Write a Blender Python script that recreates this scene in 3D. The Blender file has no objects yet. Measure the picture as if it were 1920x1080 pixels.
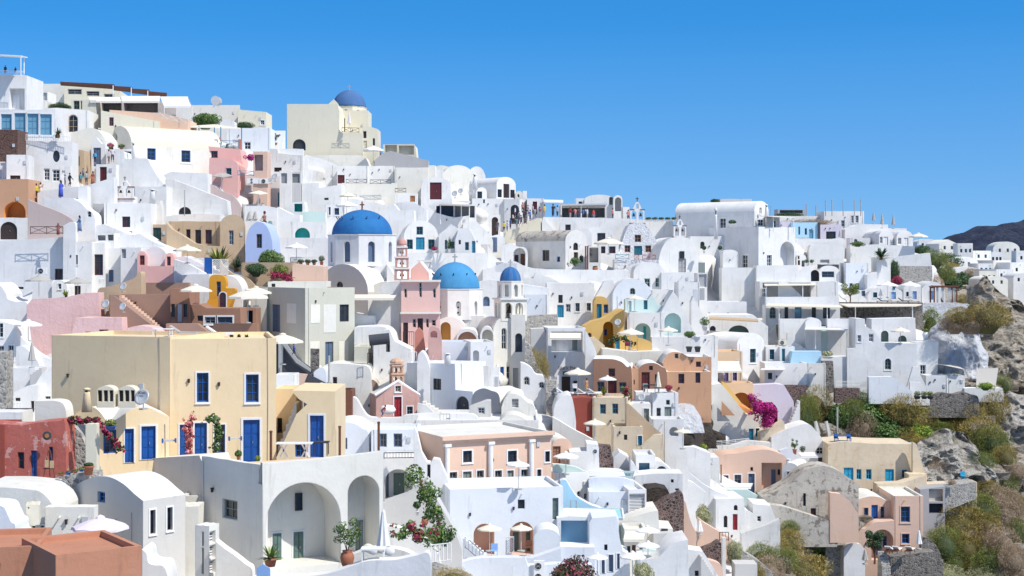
import bpy,bmesh,math,random
from mathutils import Vector,Matrix,noise
from mathutils.geometry import tessellate_polygon
random.seed(7)
C = bpy.context.scene
COL = C.collection
PI = math.pi

# ---------------------------------------------------------------- camera, sky, sun, exposure
FPX = 2880.0;HY = 490.0;CX = 960.0;CZ = 130.0      # photo pixels -> metres
cam = bpy.data.cameras.new('camera');camo = bpy.data.objects.new('camera',cam);COL.objects.link(camo)
camo.location = (0,0,CZ);camo.rotation_euler = (PI/2,0,0)
cam.sensor_width = 36;cam.lens = 36*FPX/1920;cam.shift_y = -(540-HY)/1920
cam.clip_start = 1;cam.clip_end = 60000
C.camera = camo
C.render.resolution_x = 1024;C.render.resolution_y = 576
SUN_EL = math.radians(50);SUN_AZ = math.radians(124)   # azimuth clockwise from +Y (view direction)
w = bpy.data.worlds.new("World");C.world = w;w.use_nodes = True
nt = w.node_tree;nt.nodes.clear()
sky = nt.nodes.new('ShaderNodeTexSky');sky.sky_type = 'NISHITA';sky.sun_disc = False
sky.sun_elevation = SUN_EL;sky.sun_rotation = SUN_AZ
sky.altitude = 300;sky.air_density = 1.0;sky.dust_density = 0.2;sky.ozone_density = 3.0
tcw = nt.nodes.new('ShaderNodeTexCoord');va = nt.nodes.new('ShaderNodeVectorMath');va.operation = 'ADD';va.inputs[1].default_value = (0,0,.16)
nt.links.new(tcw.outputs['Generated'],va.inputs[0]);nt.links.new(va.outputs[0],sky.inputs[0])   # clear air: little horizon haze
bg = nt.nodes.new('ShaderNodeBackground');bg.inputs[1].default_value = 0.135
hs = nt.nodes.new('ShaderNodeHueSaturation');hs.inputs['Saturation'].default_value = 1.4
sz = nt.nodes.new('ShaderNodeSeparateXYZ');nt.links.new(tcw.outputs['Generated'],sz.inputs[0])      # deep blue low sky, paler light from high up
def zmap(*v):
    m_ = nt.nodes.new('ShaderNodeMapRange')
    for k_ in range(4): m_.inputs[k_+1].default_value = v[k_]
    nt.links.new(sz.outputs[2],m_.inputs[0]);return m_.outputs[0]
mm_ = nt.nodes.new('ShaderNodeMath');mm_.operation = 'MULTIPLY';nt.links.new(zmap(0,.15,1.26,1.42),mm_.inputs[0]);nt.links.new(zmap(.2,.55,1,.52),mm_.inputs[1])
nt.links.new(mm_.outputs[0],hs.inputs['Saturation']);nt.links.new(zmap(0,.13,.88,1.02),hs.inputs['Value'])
ow = nt.nodes.new('ShaderNodeOutputWorld')
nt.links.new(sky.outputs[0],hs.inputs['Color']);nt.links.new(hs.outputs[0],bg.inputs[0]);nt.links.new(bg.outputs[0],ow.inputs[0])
sl = bpy.data.lights.new('sun','SUN');sl.energy = 3.5;sl.angle = math.radians(0.5);sl.color = (1.0,0.955,0.88)
so = bpy.data.objects.new('sun',sl);COL.objects.link(so)
sd = Vector((math.sin(SUN_AZ)*math.cos(SUN_EL),math.cos(SUN_AZ)*math.cos(SUN_EL),math.sin(SUN_EL)))
so.rotation_euler = sd.to_track_quat('Z','Y').to_euler();so.location = (0,0,300)
C.view_settings.view_transform = 'Standard';C.view_settings.look = 'None'
C.view_settings.exposure = 0.42;C.view_settings.gamma = 1

# ---------------------------------------------------------------- materials
_m = {}
def nodes_of(name):
    m = bpy.data.materials.new(name);m.use_nodes = True
    nt = m.node_tree;b = nt.nodes['Principled BSDF']
    return m,nt,b
def N(nt,typ,**kw):
    n = nt.nodes.new(typ)
    for k,v in kw.items(): setattr(n,k,v)
    return n
def objcoord(nt,scale=(1,1,1)):
    t = N(nt,'ShaderNodeTexCoord');mp = N(nt,'ShaderNodeMapping');mp.inputs['Scale'].default_value = scale
    nt.links.new(t.outputs['Object'],mp.inputs[0]);return mp.outputs[0]
def noise_t(nt,vec,scale,detail=4,rough=.6):
    n = N(nt,'ShaderNodeTexNoise');n.inputs['Scale'].default_value = scale
    n.inputs['Detail'].default_value = detail;n.inputs['Roughness'].default_value = rough
    nt.links.new(vec,n.inputs['Vector']);return n.outputs[0]
def ramp(nt,fac,stops):
    r = N(nt,'ShaderNodeValToRGB');e = r.color_ramp.elements
    while len(e) < len(stops): e.new(.5)
    for i,(p,c) in enumerate(stops): e[i].position = p;e[i].color = (*c,1)
    nt.links.new(fac,r.inputs[0]);return r.outputs[0]
def mix(nt,fac,a,b,typ='MIX'):
    n = N(nt,'ShaderNodeMix',data_type='RGBA',blend_type=typ)
    for s,v in ((n.inputs[0],fac),(n.inputs[6],a),(n.inputs[7],b)):
        if hasattr(v,'is_output'): nt.links.new(v,s)
        else: s.default_value = v if isinstance(v,(int,float)) else (*v,1)
    return n.outputs[2]
def bump(nt,b,h,strength=.3,dist=.05,bev=0):
    n = N(nt,'ShaderNodeBump');n.inputs['Strength'].default_value = strength;n.inputs['Distance'].default_value = dist
    nt.links.new(h,n.inputs['Height'])
    if bev:
        bv = N(nt,'ShaderNodeBevel');bv.samples = 3;bv.inputs[0].default_value = bev
        nt.links.new(bv.outputs[0],n.inputs['Normal'])
    nt.links.new(n.outputs[0],b.inputs['Normal'])
def plaster(name,c,stain=None,sf=.25,rough=.35,patch=None,pf=.55):
    """lime-washed wall: slow mottling, rain streaks, trowel bumps, optional peeled patches"""
    m,nt,b = nodes_of(name)
    v = objcoord(nt);vs = objcoord(nt,(1.2,1.2,.18))
    stain = stain or tuple(x*.8 for x in c)
    inf = N(nt,'ShaderNodeObjectInfo')
    wn = N(nt,'ShaderNodeTexWhiteNoise',noise_dimensions='1D');nt.links.new(inf.outputs['Random'],wn.inputs['W'])
    n1 = noise_t(nt,v,.45,5,.65)
    r1 = N(nt,'ShaderNodeMapRange');r1.inputs[1].default_value = .42;r1.inputs[2].default_value = .75;r1.inputs[3].default_value = 0;r1.inputs[4].default_value = sf
    nt.links.new(n1,r1.inputs[0])
    col = mix(nt,r1.outputs[0],c,stain)
    n2 = noise_t(nt,vs,1.6,4,.7)
    r2 = N(nt,'ShaderNodeMapRange');r2.inputs[1].default_value = .56;r2.inputs[2].default_value = .8;r2.inputs[3].default_value = 0;r2.inputs[4].default_value = sf*.9
    nt.links.new(n2,r2.inputs[0])
    col = mix(nt,r2.outputs[0],col,tuple(x*.6 for x in stain))
    if patch:
        n3 = noise_t(nt,v,.9,6,.7)
        pr = ramp(nt,n3,[(pf,(0,0,0)),(pf+.03,(1,1,1))])
        col = mix(nt,pr,col,patch)
    tint = mix(nt,inf.outputs['Random'],(.91,.91,.925),(1.0,.99,.965))
    col = mix(nt,1.0,col,tint,'MULTIPLY')
    nt.links.new(col,b.inputs['Base Color']);b.inputs['Roughness'].default_value = .88
    nb = noise_t(nt,v,2.2,6,.68)
    bump(nt,b,nb,rough,.07,.07)
    return m
def stone(name,light,dark,mortar,scale=2.2,rnd=1.0,dist=.2,mw=.1):
    m,nt,b = nodes_of(name);v = objcoord(nt)
    w1 = noise_t(nt,v,1.2,2);vv = mix(nt,.12,v,w1)
    vo = N(nt,'ShaderNodeTexVoronoi');vo.inputs['Scale'].default_value = scale;nt.links.new(vv,vo.inputs['Vector'])
    ve = N(nt,'ShaderNodeTexVoronoi',feature='DISTANCE_TO_EDGE');ve.inputs['Scale'].default_value = scale;nt.links.new(vv,ve.inputs['Vector'])
    sep = N(nt,'ShaderNodeSeparateColor');nt.links.new(vo.outputs['Color'],sep.inputs[0])
    c = ramp(nt,sep.outputs[0],[(0,dark),(.5,tuple((a+b2)/2 for a,b2 in zip(light,dark))),(1,light)])
    e = ramp(nt,ve.outputs[0],[(mw*.4,(0,0,0)),(mw,(1,1,1))])
    col = mix(nt,e,mortar,c)
    nt.links.new(col,b.inputs['Base Color']);b.inputs['Roughness'].default_value = .95
    bump(nt,b,ve.outputs[0],.9,dist);return m
def rockmat(name,a,bcol,ccol,sc=.12):
    m,nt,b = nodes_of(name);v = objcoord(nt);vz = objcoord(nt,(1,1,2.2))
    n1 = noise_t(nt,v,sc,8,.62);n2 = noise_t(nt,vz,sc*7,8,.72)
    col = ramp(nt,n1,[(.32,a),(.5,bcol),(.66,ccol)])
    d = ramp(nt,n2,[(.4,(.4,.37,.34)),(.55,(1,1,1))])
    col = mix(nt,.9 if a[0] < .7 else .25,col,d,'MULTIPLY')
    n4 = noise_t(nt,v,sc*30,3,.7);d2 = ramp(nt,n4,[(.35,(.5,.48,.45)),(.55,(1,1,1))])
    col = mix(nt,.5 if a[0] < .7 else .1,col,d2,'MULTIPLY')
    nt.links.new(col,b.inputs['Base Color']);b.inputs['Roughness'].default_value = .95
    bump(nt,b,n2 if a[0] < .7 else noise_t(nt,v,.9,9,.75),1.0,1.5 if a[0] < .7 else .9);return m
def simple(name,c,rough=.6,metal=0,var=.12,nsc=3,trans=0):
    m,nt,b = nodes_of(name);v = objcoord(nt)
    n = noise_t(nt,v,nsc,4)
    col = mix(nt,n,tuple(x*(1-var) for x in c),tuple(min(1,x*(1+var)) for x in c))
    nt.links.new(col,b.inputs['Base Color']);b.inputs['Roughness'].default_value = rough;b.inputs['Metallic'].default_value = metal
    return m
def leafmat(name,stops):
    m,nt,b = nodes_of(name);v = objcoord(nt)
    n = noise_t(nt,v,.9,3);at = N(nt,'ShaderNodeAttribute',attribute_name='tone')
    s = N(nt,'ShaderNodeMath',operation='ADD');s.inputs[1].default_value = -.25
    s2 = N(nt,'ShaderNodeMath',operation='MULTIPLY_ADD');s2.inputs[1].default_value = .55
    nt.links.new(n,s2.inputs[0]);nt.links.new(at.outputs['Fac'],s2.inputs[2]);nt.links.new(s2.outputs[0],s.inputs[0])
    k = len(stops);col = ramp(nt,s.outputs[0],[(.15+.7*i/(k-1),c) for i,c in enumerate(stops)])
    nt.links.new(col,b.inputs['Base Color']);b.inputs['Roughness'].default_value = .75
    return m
def water(name,c):
    m,nt,b = nodes_of(name);v = objcoord(nt);n = noise_t(nt,v,3,3)
    b.inputs['Base Color'].default_value = (*c,1);b.inputs['Roughness'].default_value = .08
    bump(nt,b,n,.3,.03);return m
W_ = (.80,.795,.78)
MD = {
 'white': lambda: plaster('whitewash',W_,(.55,.55,.54),.5),
 'old': lambda: plaster('weathered whitewash',(.74,.73,.70),(.48,.47,.45),.6,.5,(.50,.49,.47),.66),
 'bluew': lambda: plaster('bluish whitewash',(.75,.785,.83),(.6,.64,.7),.45),
 'creamw': lambda: plaster('cream whitewash',(.79,.77,.70),(.60,.57,.5),.5),
 'ivory': lambda: plaster('ivory plaster',(.72,.68,.55),(.6,.56,.44),.3),
 'olive': lambda: plaster('pale grey green plaster',(.62,.61,.51),(.5,.49,.4),.35),
 'yellow': lambda: plaster('butter yellow plaster',(.84,.67,.43),(.70,.54,.33),.5,.2),
 'gold': lambda: plaster('golden yellow plaster',(.72,.47,.16),(.6,.36,.1),.3),
 'ochre': lambda: plaster('ochre plaster',(.66,.33,.03),(.5,.25,.03),.3),
 'orange': lambda: plaster('orange plaster',(.72,.33,.10),(.6,.25,.07),.3),
 'tan': lambda: plaster('tan plaster',(.56,.42,.28),(.42,.31,.2),.5,.5),
 'peach': lambda: plaster('peach plaster',(.58,.33,.20),(.45,.25,.15),.4),
 'lpeach': lambda: plaster('light peach plaster',(.76,.55,.36),(.66,.46,.3),.3),
 'ppeach': lambda: plaster('pale salmon plaster',(.74,.52,.40),(.62,.42,.33),.3),
 'brown': lambda: plaster('brown plaster',(.35,.19,.125),(.27,.15,.1),.3),
 'mauve': lambda: plaster('mauve plaster',(.52,.42,.40),(.44,.35,.34),.3),
 'mbrown': lambda: plaster('taupe brown plaster',(.38,.24,.18),(.3,.19,.14),.3),
 'pink': lambda: plaster('pink plaster',(.78,.46,.42),(.68,.38,.34),.3),
 'rose': lambda: plaster('rough rose plaster',(.80,.54,.52),(.62,.38,.34),.5,.9,(.45,.25,.2),.72),
 'church': lambda: plaster('church pink plaster',(.84,.54,.47),(.7,.42,.36),.3,.3,(.6,.4,.34),.73),
 'rosy': lambda: plaster('terracotta rose',(.55,.22,.17),(.4,.15,.12),.4),
 'chapel': lambda: plaster('faded chapel pink',(.62,.38,.33),(.45,.26,.23),.6,.5,(.72,.56,.48),.62),
 'red': lambda: plaster('peeling red plaster',(.47,.13,.10),(.30,.07,.06),.7,.7,(.58,.32,.29),.56),
 'dred': lambda: plaster('oxblood plaster',(.30,.065,.045),(.2,.04,.03),.6),
 'terra': lambda: plaster('terracotta render',(.54,.25,.15),(.42,.18,.1),.45,.4),
 'sand': lambda: plaster('sandy stained plaster',(.72,.61,.45),(.52,.42,.3),.7,.5,(.66,.40,.17),.61),
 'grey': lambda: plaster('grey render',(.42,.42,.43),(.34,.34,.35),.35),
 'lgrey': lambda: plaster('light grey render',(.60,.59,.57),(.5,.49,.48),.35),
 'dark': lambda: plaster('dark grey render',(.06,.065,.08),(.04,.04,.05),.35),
 'lilac': lambda: plaster('lilac blue plaster',(.45,.55,.82),(.4,.5,.78),.2),
 'purple': lambda: plaster('pale purple plaster',(.67,.61,.70),(.56,.5,.6),.3),
 'sky': lambda: plaster('sky blue plaster',(.42,.66,.82),(.36,.6,.78),.2),
 'mint': lambda: plaster('mint plaster',(.60,.75,.72),(.5,.68,.65),.25),
 'sage': lambda: plaster('sage green plaster',(.26,.33,.29),(.2,.27,.24),.2),
 'teal': lambda: simple('teal paint',(.03,.40,.36),.6),
 'dstone': lambda: stone('dark lava stone',(.27,.245,.22),(.06,.055,.05),(.22,.20,.18),4.6,dist=.12),
 'rstone': lambda: stone('reddish lava stone',(.15,.08,.07),(.035,.025,.022),(.22,.17,.15),4.4,dist=.12),
 'gstone': lambda: stone('grey rubble stone',(.50,.47,.42),(.22,.21,.20),(.44,.42,.38),4.6,dist=.1),
 'tstone': lambda: stone('tan pitted stone',(.36,.27,.15),(.08,.06,.04),(.42,.35,.23),4.6),
 'wstone': lambda: stone('whitewashed rubble',(.80,.80,.80),(.58,.58,.6),(.72,.72,.73),3.6,dist=.12),
 'brick': lambda: stone('brown brick',(.14,.06,.045),(.05,.025,.02),(.16,.11,.09),6,dist=.08),
 'rubble': lambda: plaster('rough grey cement',(.56,.52,.45),(.34,.3,.26),.8,1.0,(.24,.21,.18),.55),
 'rock': lambda: rockmat('cliff rock',(.44,.38,.30),(.72,.65,.54),(.34,.27,.20)),
 'prock': lambda: rockmat('pale chalky rock',(.60,.56,.49),(.84,.80,.73),(.46,.41,.34)),
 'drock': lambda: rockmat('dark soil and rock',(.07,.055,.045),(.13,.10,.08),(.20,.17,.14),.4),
 'wrock': lambda: rockmat('whitewashed rock',(.72,.75,.80),(.80,.81,.84),(.66,.70,.78),.2),
 'bwood': lambda: simple('cobalt blue painted wood',(.010,.085,.34),.4),
 'blue': lambda: simple('blue painted wood',(.02,.12,.38),.5),
 'cyan': lambda: simple('cyan painted wood',(.03,.38,.60),.5),
 'dteal': lambda: simple('dark teal painted wood',(.02,.16,.22),.5),
 'tealb': lambda: simple('teal blue painted wood',(.02,.22,.36),.5),
 'lblue': lambda: simple('light blue painted wood',(.25,.42,.72),.5),
 'gblue': lambda: simple('grey blue painted wood',(.10,.15,.24),.5),
 'maroon': lambda: simple('maroon painted wood',(.10,.015,.018),.5),
 'redw': lambda: simple('red painted wood',(.32,.02,.03),.5),
 'wood': lambda: simple('brown wood',(.16,.06,.03),.6,0,.3),
 'dwood': lambda: simple('dark wood',(.035,.02,.018),.6,0,.3),
 'owood': lambda: simple('orange wood',(.42,.17,.05),.6,0,.3),
 'cane': lambda: simple('cane wood',(.48,.34,.2),.7,0,.3),
 'gwood': lambda: simple('grey green painted wood',(.22,.26,.24),.6),
 'sgreen': lambda: simple('green grey shutter paint',(.10,.16,.14),.6),
 'greyw': lambda: simple('grey weathered wood',(.36,.37,.36),.7,0,.25,8),
 'ww': lambda: simple('white painted wood',(.78,.78,.78),.5),
 'lav': lambda: simple('lavender painted wood',(.22,.16,.40),.5),
 'dgreen': lambda: simple('dark green painted wood',(.012,.05,.05),.5),
 'ltgrey': lambda: simple('light grey metal',(.55,.56,.57),.45,.2),
 'metal': lambda: simple('steel',(.45,.46,.48),.35,.8),
 'black': lambda: simple('black iron',(.02,.02,.022),.5),
 'canvas': lambda: simple('cream canvas',(.74,.68,.56),.85,0,.06),
 'wcanvas': lambda: simple('white canvas',(.78,.77,.75),.85,0,.05),
 'gcanvas': lambda: simple('grey canvas',(.42,.40,.37),.85,0,.06),
 'lcanvas': lambda: simple('pale lilac canvas',(.74,.66,.72),.85,0,.05),
 'ocanvas': lambda: simple('orange canvas',(.62,.25,.08),.85,0,.06),
 'clay': lambda: simple('terracotta clay',(.36,.13,.07),.8,0,.25),
 'wicker': lambda: simple('dark wicker',(.07,.05,.045),.8),
 'domeb': lambda: plaster('deep blue dome paint',(.012,.125,.36),(.02,.20,.48),.8,.25,(.35,.45,.6),.765),
 'domel': lambda: plaster('sky blue dome paint',(.05,.25,.50),(.08,.32,.58),.8,.25),
 'domeg': lambda: plaster('grey blue dome paint',(.06,.15,.34),(.09,.2,.4),.8,.3),
 'bellst': lambda: plaster('pink tufa stone',(.62,.33,.28),(.48,.23,.19),.6,.6),
 'bellt': lambda: plaster('tan tufa stone',(.62,.40,.28),(.48,.28,.2),.6,.6),
 'pool': lambda: water('pool water',(.22,.62,.72)),
 'dpool': lambda: water('teal pool water',(.03,.22,.24)),
 'sea': lambda: water('sea water',(.01,.05,.10)),
 'skin': lambda: simple('skin',(.45,.24,.16),.6,0,.08),
 'hair': lambda: simple('dark hair',(.02,.012,.01),.6),
 'straw': lambda: simple('straw hat',(.42,.30,.15),.8),
 'gold_bush': lambda: leafmat('golden dry shrub',[(.09,.08,.02),(.33,.25,.06),(.58,.44,.14)]),
 'tan_bush': lambda: leafmat('tan dry shrub',[(.20,.15,.10),(.40,.29,.19),(.56,.42,.28)]),
 'olive_bush': lambda: leafmat('olive shrub',[(.04,.06,.015),(.17,.21,.04),(.38,.39,.10)]),
 'green_bush': lambda: leafmat('green shrub',[(.03,.07,.02),(.09,.18,.04),(.24,.32,.08)]),
 'lime_bush': lambda: leafmat('bright green shrub',[(.06,.14,.02),(.17,.32,.04),(.62,.50,.05)]),
 'dark_bush': lambda: leafmat('dark green foliage',[(.012,.03,.015),(.04,.09,.03),(.10,.17,.06)]),
 'pale_bush': lambda: leafmat('pale green shrub',[(.2,.21,.1),(.42,.42,.22),(.62,.6,.38)]),
 'magenta': lambda: leafmat('magenta bougainvillea',[(.16,.005,.07),(.48,.01,.20),(.72,.06,.38)]),
 'crimson': lambda: leafmat('crimson flowers',[(.10,.01,.02),(.36,.02,.08),(.60,.08,.16)]),
 'pinkfl': lambda: leafmat('coral pink flowers',[(.35,.07,.07),(.60,.18,.18),(.8,.4,.38)]),
 'whitefl': lambda: leafmat('white flowering climber',[(.03,.08,.02),(.10,.16,.05),(.8,.8,.7)]),
 'oleander': lambda: leafmat('oleander',[(.02,.035,.01),(.05,.055,.02),(.42,.06,.12)]),
}
def glassm():
    m,nt,b = nodes_of('window glass');v = objcoord(nt);n = noise_t(nt,v,.6,2)
    c = ramp(nt,n,[(.3,(.012,.014,.018)),(.7,(.05,.055,.065))]);nt.links.new(c,b.inputs['Base Color'])
    b.inputs['Roughness'].default_value = .12;return m
def glassb():
    m,nt,b = nodes_of('blue tinted glass');b.inputs['Base Color'].default_value = (.16,.33,.45,1)
    b.inputs['Roughness'].default_value = .08;return m
MD['glass'] = glassm;MD['bglass'] = glassb
def M(k):
    if k not in _m:
        if k.startswith('#'):
            c = tuple(float(x)/100 for x in k[1:].split(','));_m[k] = simple('cloth',c,.85,0,.1)
        else: _m[k] = MD[k]()
    return _m[k]

# ---------------------------------------------------------------- depth of the hillside at a point of the photograph (metres)
DC = [(0,1080,70),(250,1080,75),(450,1080,80),(560,1080,83),(720,1075,88),(0,900,82),(100,870,92),(300,880,92),(450,880,94),(560,870,96),(700,870,100),
(30,760,140),(60,680,152),(0,600,160),(100,460,176),(200,400,186),(50,330,200),(300,290,212),(200,200,240),(20,190,216),(500,200,265),(650,310,262),(600,400,222),
(700,545,178),(560,655,160),(300,640,154),(420,600,160),(300,540,165),(450,500,180),(400,400,200),(750,650,165),(750,780,150),(870,600,178),(950,700,165),(650,800,140),(650,850,126),(770,900,126),(760,1000,108),(800,1060,100),(940,920,145),(920,1020,128),(1060,1060,122),(1170,960,142),
(1000,420,245),(1000,500,222),(1060,600,200),(1150,440,250),(1150,520,225),(1170,650,190),(1240,770,168),(1130,820,158),(1300,560,240),(1400,640,190),(1360,540,245),(1360,440,262),(1450,400,285),
(1480,640,200),(1500,560,225),(1600,720,193),(1700,600,230),(1650,480,300),(1770,770,184),(1400,720,184),(1340,830,172),(1460,900,170),(1640,900,177),(1622,962,178),(1600,860,184),(1660,860,184),(1570,850,184),(1660,1030,162),(1290,1040,142),(1440,1060,140),
(1900,920,176),(1890,1070,157),(1900,760,206),(1830,800,184),(1830,900,173),(1820,1000,163),(1850,600,225),(1900,660,225),(1800,585,218),(1790,500,470),(1890,570,470),(1900,470,610),(1740,460,560),(1580,1070,148),(1480,1000,149),(1560,1010,150),(1540,965,154),(1700,1070,154),(1700,790,182),(1600,780,182),(1550,810,180),(850,400,240),(850,470,220),(620,480,190)]
def D(px,py):
    sw = 0;s = 0
    for x,y,d in DC:
        q = ((px-x)**2*.45 + (py-y)**2*1.6 + 90)
        wt = 1/q**1.7
        sw += wt;s += wt*math.log(d)
    return math.exp(s/sw)
REC = []      # base points of everything built, so that the hillside passes under them
def P(px,py,Y): return Vector(((px-CX)/FPX*Y,Y,CZ-(py-HY)/FPX*Y))

# ---------------------------------------------------------------- object helpers
def tag(o,label=None,cat=None,group=None,kind=None):
    if label: o['label'] = label
    if cat: o['category'] = cat
    if group: o['group'] = group
    if kind: o['kind'] = kind
    return o
def empty(name,loc,rz=0,label=None,cat=None,group=None):
    o = bpy.data.objects.new(name,None);o.location = loc;o.rotation_euler = (0,0,rz);o.empty_display_size = .5
    COL.objects.link(o);return tag(o,label,cat,group)
class MB:
    def __init__(s): s.v = [];s.f = [];s.mi = [];s.tone = []
    def add(s,vs,fs,mi=0,tone=None):
        n = len(s.v);s.v += [tuple(v) for v in vs];s.f += [tuple(i+n for i in f) for f in fs];s.mi += [mi]*len(fs)
        if tone is not None: s.tone += [tone]*len(fs)
    def box(s,x0,y0,z0,x1,y1,z1,mi=0):
        s.add([(x0,y0,z0),(x1,y0,z0),(x1,y1,z0),(x0,y1,z0),(x0,y0,z1),(x1,y0,z1),(x1,y1,z1),(x0,y1,z1)],
              [(0,3,2,1),(4,5,6,7),(0,1,5,4),(1,2,6,5),(2,3,7,6),(3,0,4,7)],mi)
    def obox(s,o,ax,ay,az,mi=0):
        o = Vector(o);ax = Vector(ax);ay = Vector(ay);az = Vector(az)
        s.add([o,o+ax,o+ax+ay,o+ay,o+az,o+ax+az,o+ax+ay+az,o+ay+az],
              [(0,3,2,1),(4,5,6,7),(0,1,5,4),(1,2,6,5),(2,3,7,6),(3,0,4,7)],mi)
    def tube(s,pts,r,n=6,mi=0,r2=None,cap=True):
        pts = [Vector(p) for p in pts];rings = []
        for i,p in enumerate(pts):
            t = (pts[min(i+1,len(pts)-1)]-pts[max(i-1,0)]).normalized()
            a = t.cross(Vector((0,0,1)));a = a.normalized() if a.length > 1e-3 else Vector((1,0,0));b = t.cross(a)
            rr = r if r2 is None else r+(r2-r)*i/max(1,len(pts)-1)
            if isinstance(r,(list,tuple)): rr = r[i]
            rings.append([p+a*math.cos(2*PI*k/n)*rr+b*math.sin(2*PI*k/n)*rr for k in range(n)])
        vs = [v for rg in rings for v in rg]
        fs = [(i*n+k,i*n+(k+1) % n,(i+1)*n+(k+1) % n,(i+1)*n+k) for i in range(len(rings)-1) for k in range(n)]
        if cap: fs += [tuple(range(n-1,-1,-1)),tuple(range((len(rings)-1)*n,len(rings)*n))]
        s.add(vs,fs,mi)
    def lathe(s,prof,n=16,c=(0,0,0),mi=0,sx=1,sy=1,a0=0):
        vs = [];c = Vector(c)
        for r,z in prof:
            for k in range(n):
                a = a0+2*PI*k/n;vs.append(c+Vector((r*math.cos(a)*sx,r*math.sin(a)*sy,z)))
        fs = [(i*n+k,i*n+(k+1) % n,(i+1)*n+(k+1) % n,(i+1)*n+k) for i in range(len(prof)-1) for k in range(n)]
        fs += [tuple(range(n-1,-1,-1)),tuple(range((len(prof)-1)*n,len(prof)*n))]
        s.add(vs,fs,mi)
    def mesh(s,name,mats,smooth=False):
        me = bpy.data.meshes.new(name);me.from_pydata(s.v,[],s.f)
        for m in (mats if isinstance(mats,(list,tuple)) else [mats]): me.materials.append(M(m) if isinstance(m,str) else m)
        for i,p in enumerate(me.polygons): p.material_index = s.mi[i];p.use_smooth = smooth
        if s.tone:
            at = me.attributes.new('tone','FLOAT','FACE')
            for i,t in enumerate(s.tone): at.data[i].value = t
        me.update();return me
    def build(s,name,mats,parent=None,smooth=False,label=None,cat=None,group=None,kind=None,loc=None):
        o = bpy.data.objects.new(name,s.mesh(name,mats,smooth));COL.objects.link(o)
        if parent is not None: o.parent = parent
        if loc is not None: o.location = loc
        return tag(o,label,cat,group,kind)
def smooth_by_angle(o,a=40):
    me = o.data
    for p in me.polygons: p.use_smooth = True
    bm = bmesh.new();bm.from_mesh(me);bmesh.ops.remove_doubles(bm,verts=bm.verts,dist=.0005)
    for e in bm.edges:
        if len(e.link_faces) == 2: e.smooth = e.calc_face_angle(0) < math.radians(a)
    bmesh.ops.recalc_face_normals(bm,faces=bm.faces)
    bm.to_mesh(me);bm.free()

# ---------------------------------------------------------------- facade frames: s along the wall, v up, depth into the wall
class Frame:
    """o: origin (local xyz), a: wall axis, n: inward axis"""
    def __init__(s,o,a,n): s.o = Vector(o);s.a = Vector(a);s.n = Vector(n)
    def __call__(s,u,v,w=0): return s.o+s.a*u+Vector((0,0,v))+s.n*w
    def shift(s,w): return Frame(s.o+s.n*w,s.a,s.n)
def catmull(pts,sub=6):
    out = [];n = len(pts)
    for i in range(n-1):
        p0 = pts[max(i-1,0)];p1 = pts[i];p2 = pts[i+1];p3 = pts[min(i+2,n-1)]
        for k in range(sub):
            t = k/sub
            out.append(tuple(.5*((2*p1[j])+(-p0[j]+p2[j])*t+(2*p0[j]-5*p1[j]+4*p2[j]-p3[j])*t*t+(-p0[j]+3*p1[j]-3*p2[j]+p3[j])*t**3) for j in (0,1)))
    out.append(pts[-1]);return out
def inside(p,poly):
    x,y = p;c = False;n = len(poly)
    for i in range(n):
        x1,y1 = poly[i];x2,y2 = poly[(i+1) % n]
        if (y1 > y) != (y2 > y) and x < (x2-x1)*(y-y1)/(y2-y1)+x1: c = not c
    return c
def holeshape(u0,v0,u1,v1,arched,seg=18):
    """counter-clockwise loop, v0 bottom"""
    if arched == 'c':
        cu = (u0+u1)/2;cv = (v0+v1)/2
        return [(cu+(u1-u0)/2*math.cos(a),cv+(v1-v0)/2*math.sin(a)) for a in [2*PI*k/16 for k in range(16)]]
    if not arched: return [(u0,v0),(u1,v0),(u1,v1),(u0,v1)]
    cu = (u0+u1)/2;r = (u1-u0)/2;ry = min(r,(v1-v0)*.75);sv = v1-ry
    return [(u0,v0),(u1,v0)]+[(cu+r*math.cos(a),sv+ry*math.sin(a)) for a in [PI*k/seg for k in range(seg+1)]]
def ringstrip(mb,F,lo,li,w0,w1,mi=0):
    """flat band between loops lo (outer) and li (inner) from depth w0 (front) to w1"""
    n = len(lo)
    vs = [F(*p,w0) for p in lo]+[F(*p,w0) for p in li]+[F(*p,w1) for p in lo]+[F(*p,w1) for p in li]
    fs = []
    for i in range(n):
        j = (i+1) % n
        fs += [(i,j,n+j,n+i),(2*n+i,2*n+j,j,i),(n+i,n+j,3*n+j,3*n+i)]
    mb.add(vs,fs,mi)
def inset(loop,d):
    us = [p[0] for p in loop];vs = [p[1] for p in loop]
    cu = (min(us)+max(us))/2;cv = (min(vs)+max(vs))/2;hu = max((max(us)-min(us))/2,.01);hv = max((max(vs)-min(vs))/2,.01)
    return [(cu+(u-cu)*(hu-d)/hu,cv+(v-cv)*(hv-d)/hv) for u,v in loop]
OPK = {'w': ('window',0,1),'W': ('window',0,0),'d': ('door',0,1),'D': ('door',0,0),'a': ('window',1,0),'A': ('door',1,0),
       'n': ('niche',1,0),'N': ('niche',0,0),'c': ('window','c',0),'v': ('vent',0,0),'o': ('window',1,1),'p': ('patch',0,0)}
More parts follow.
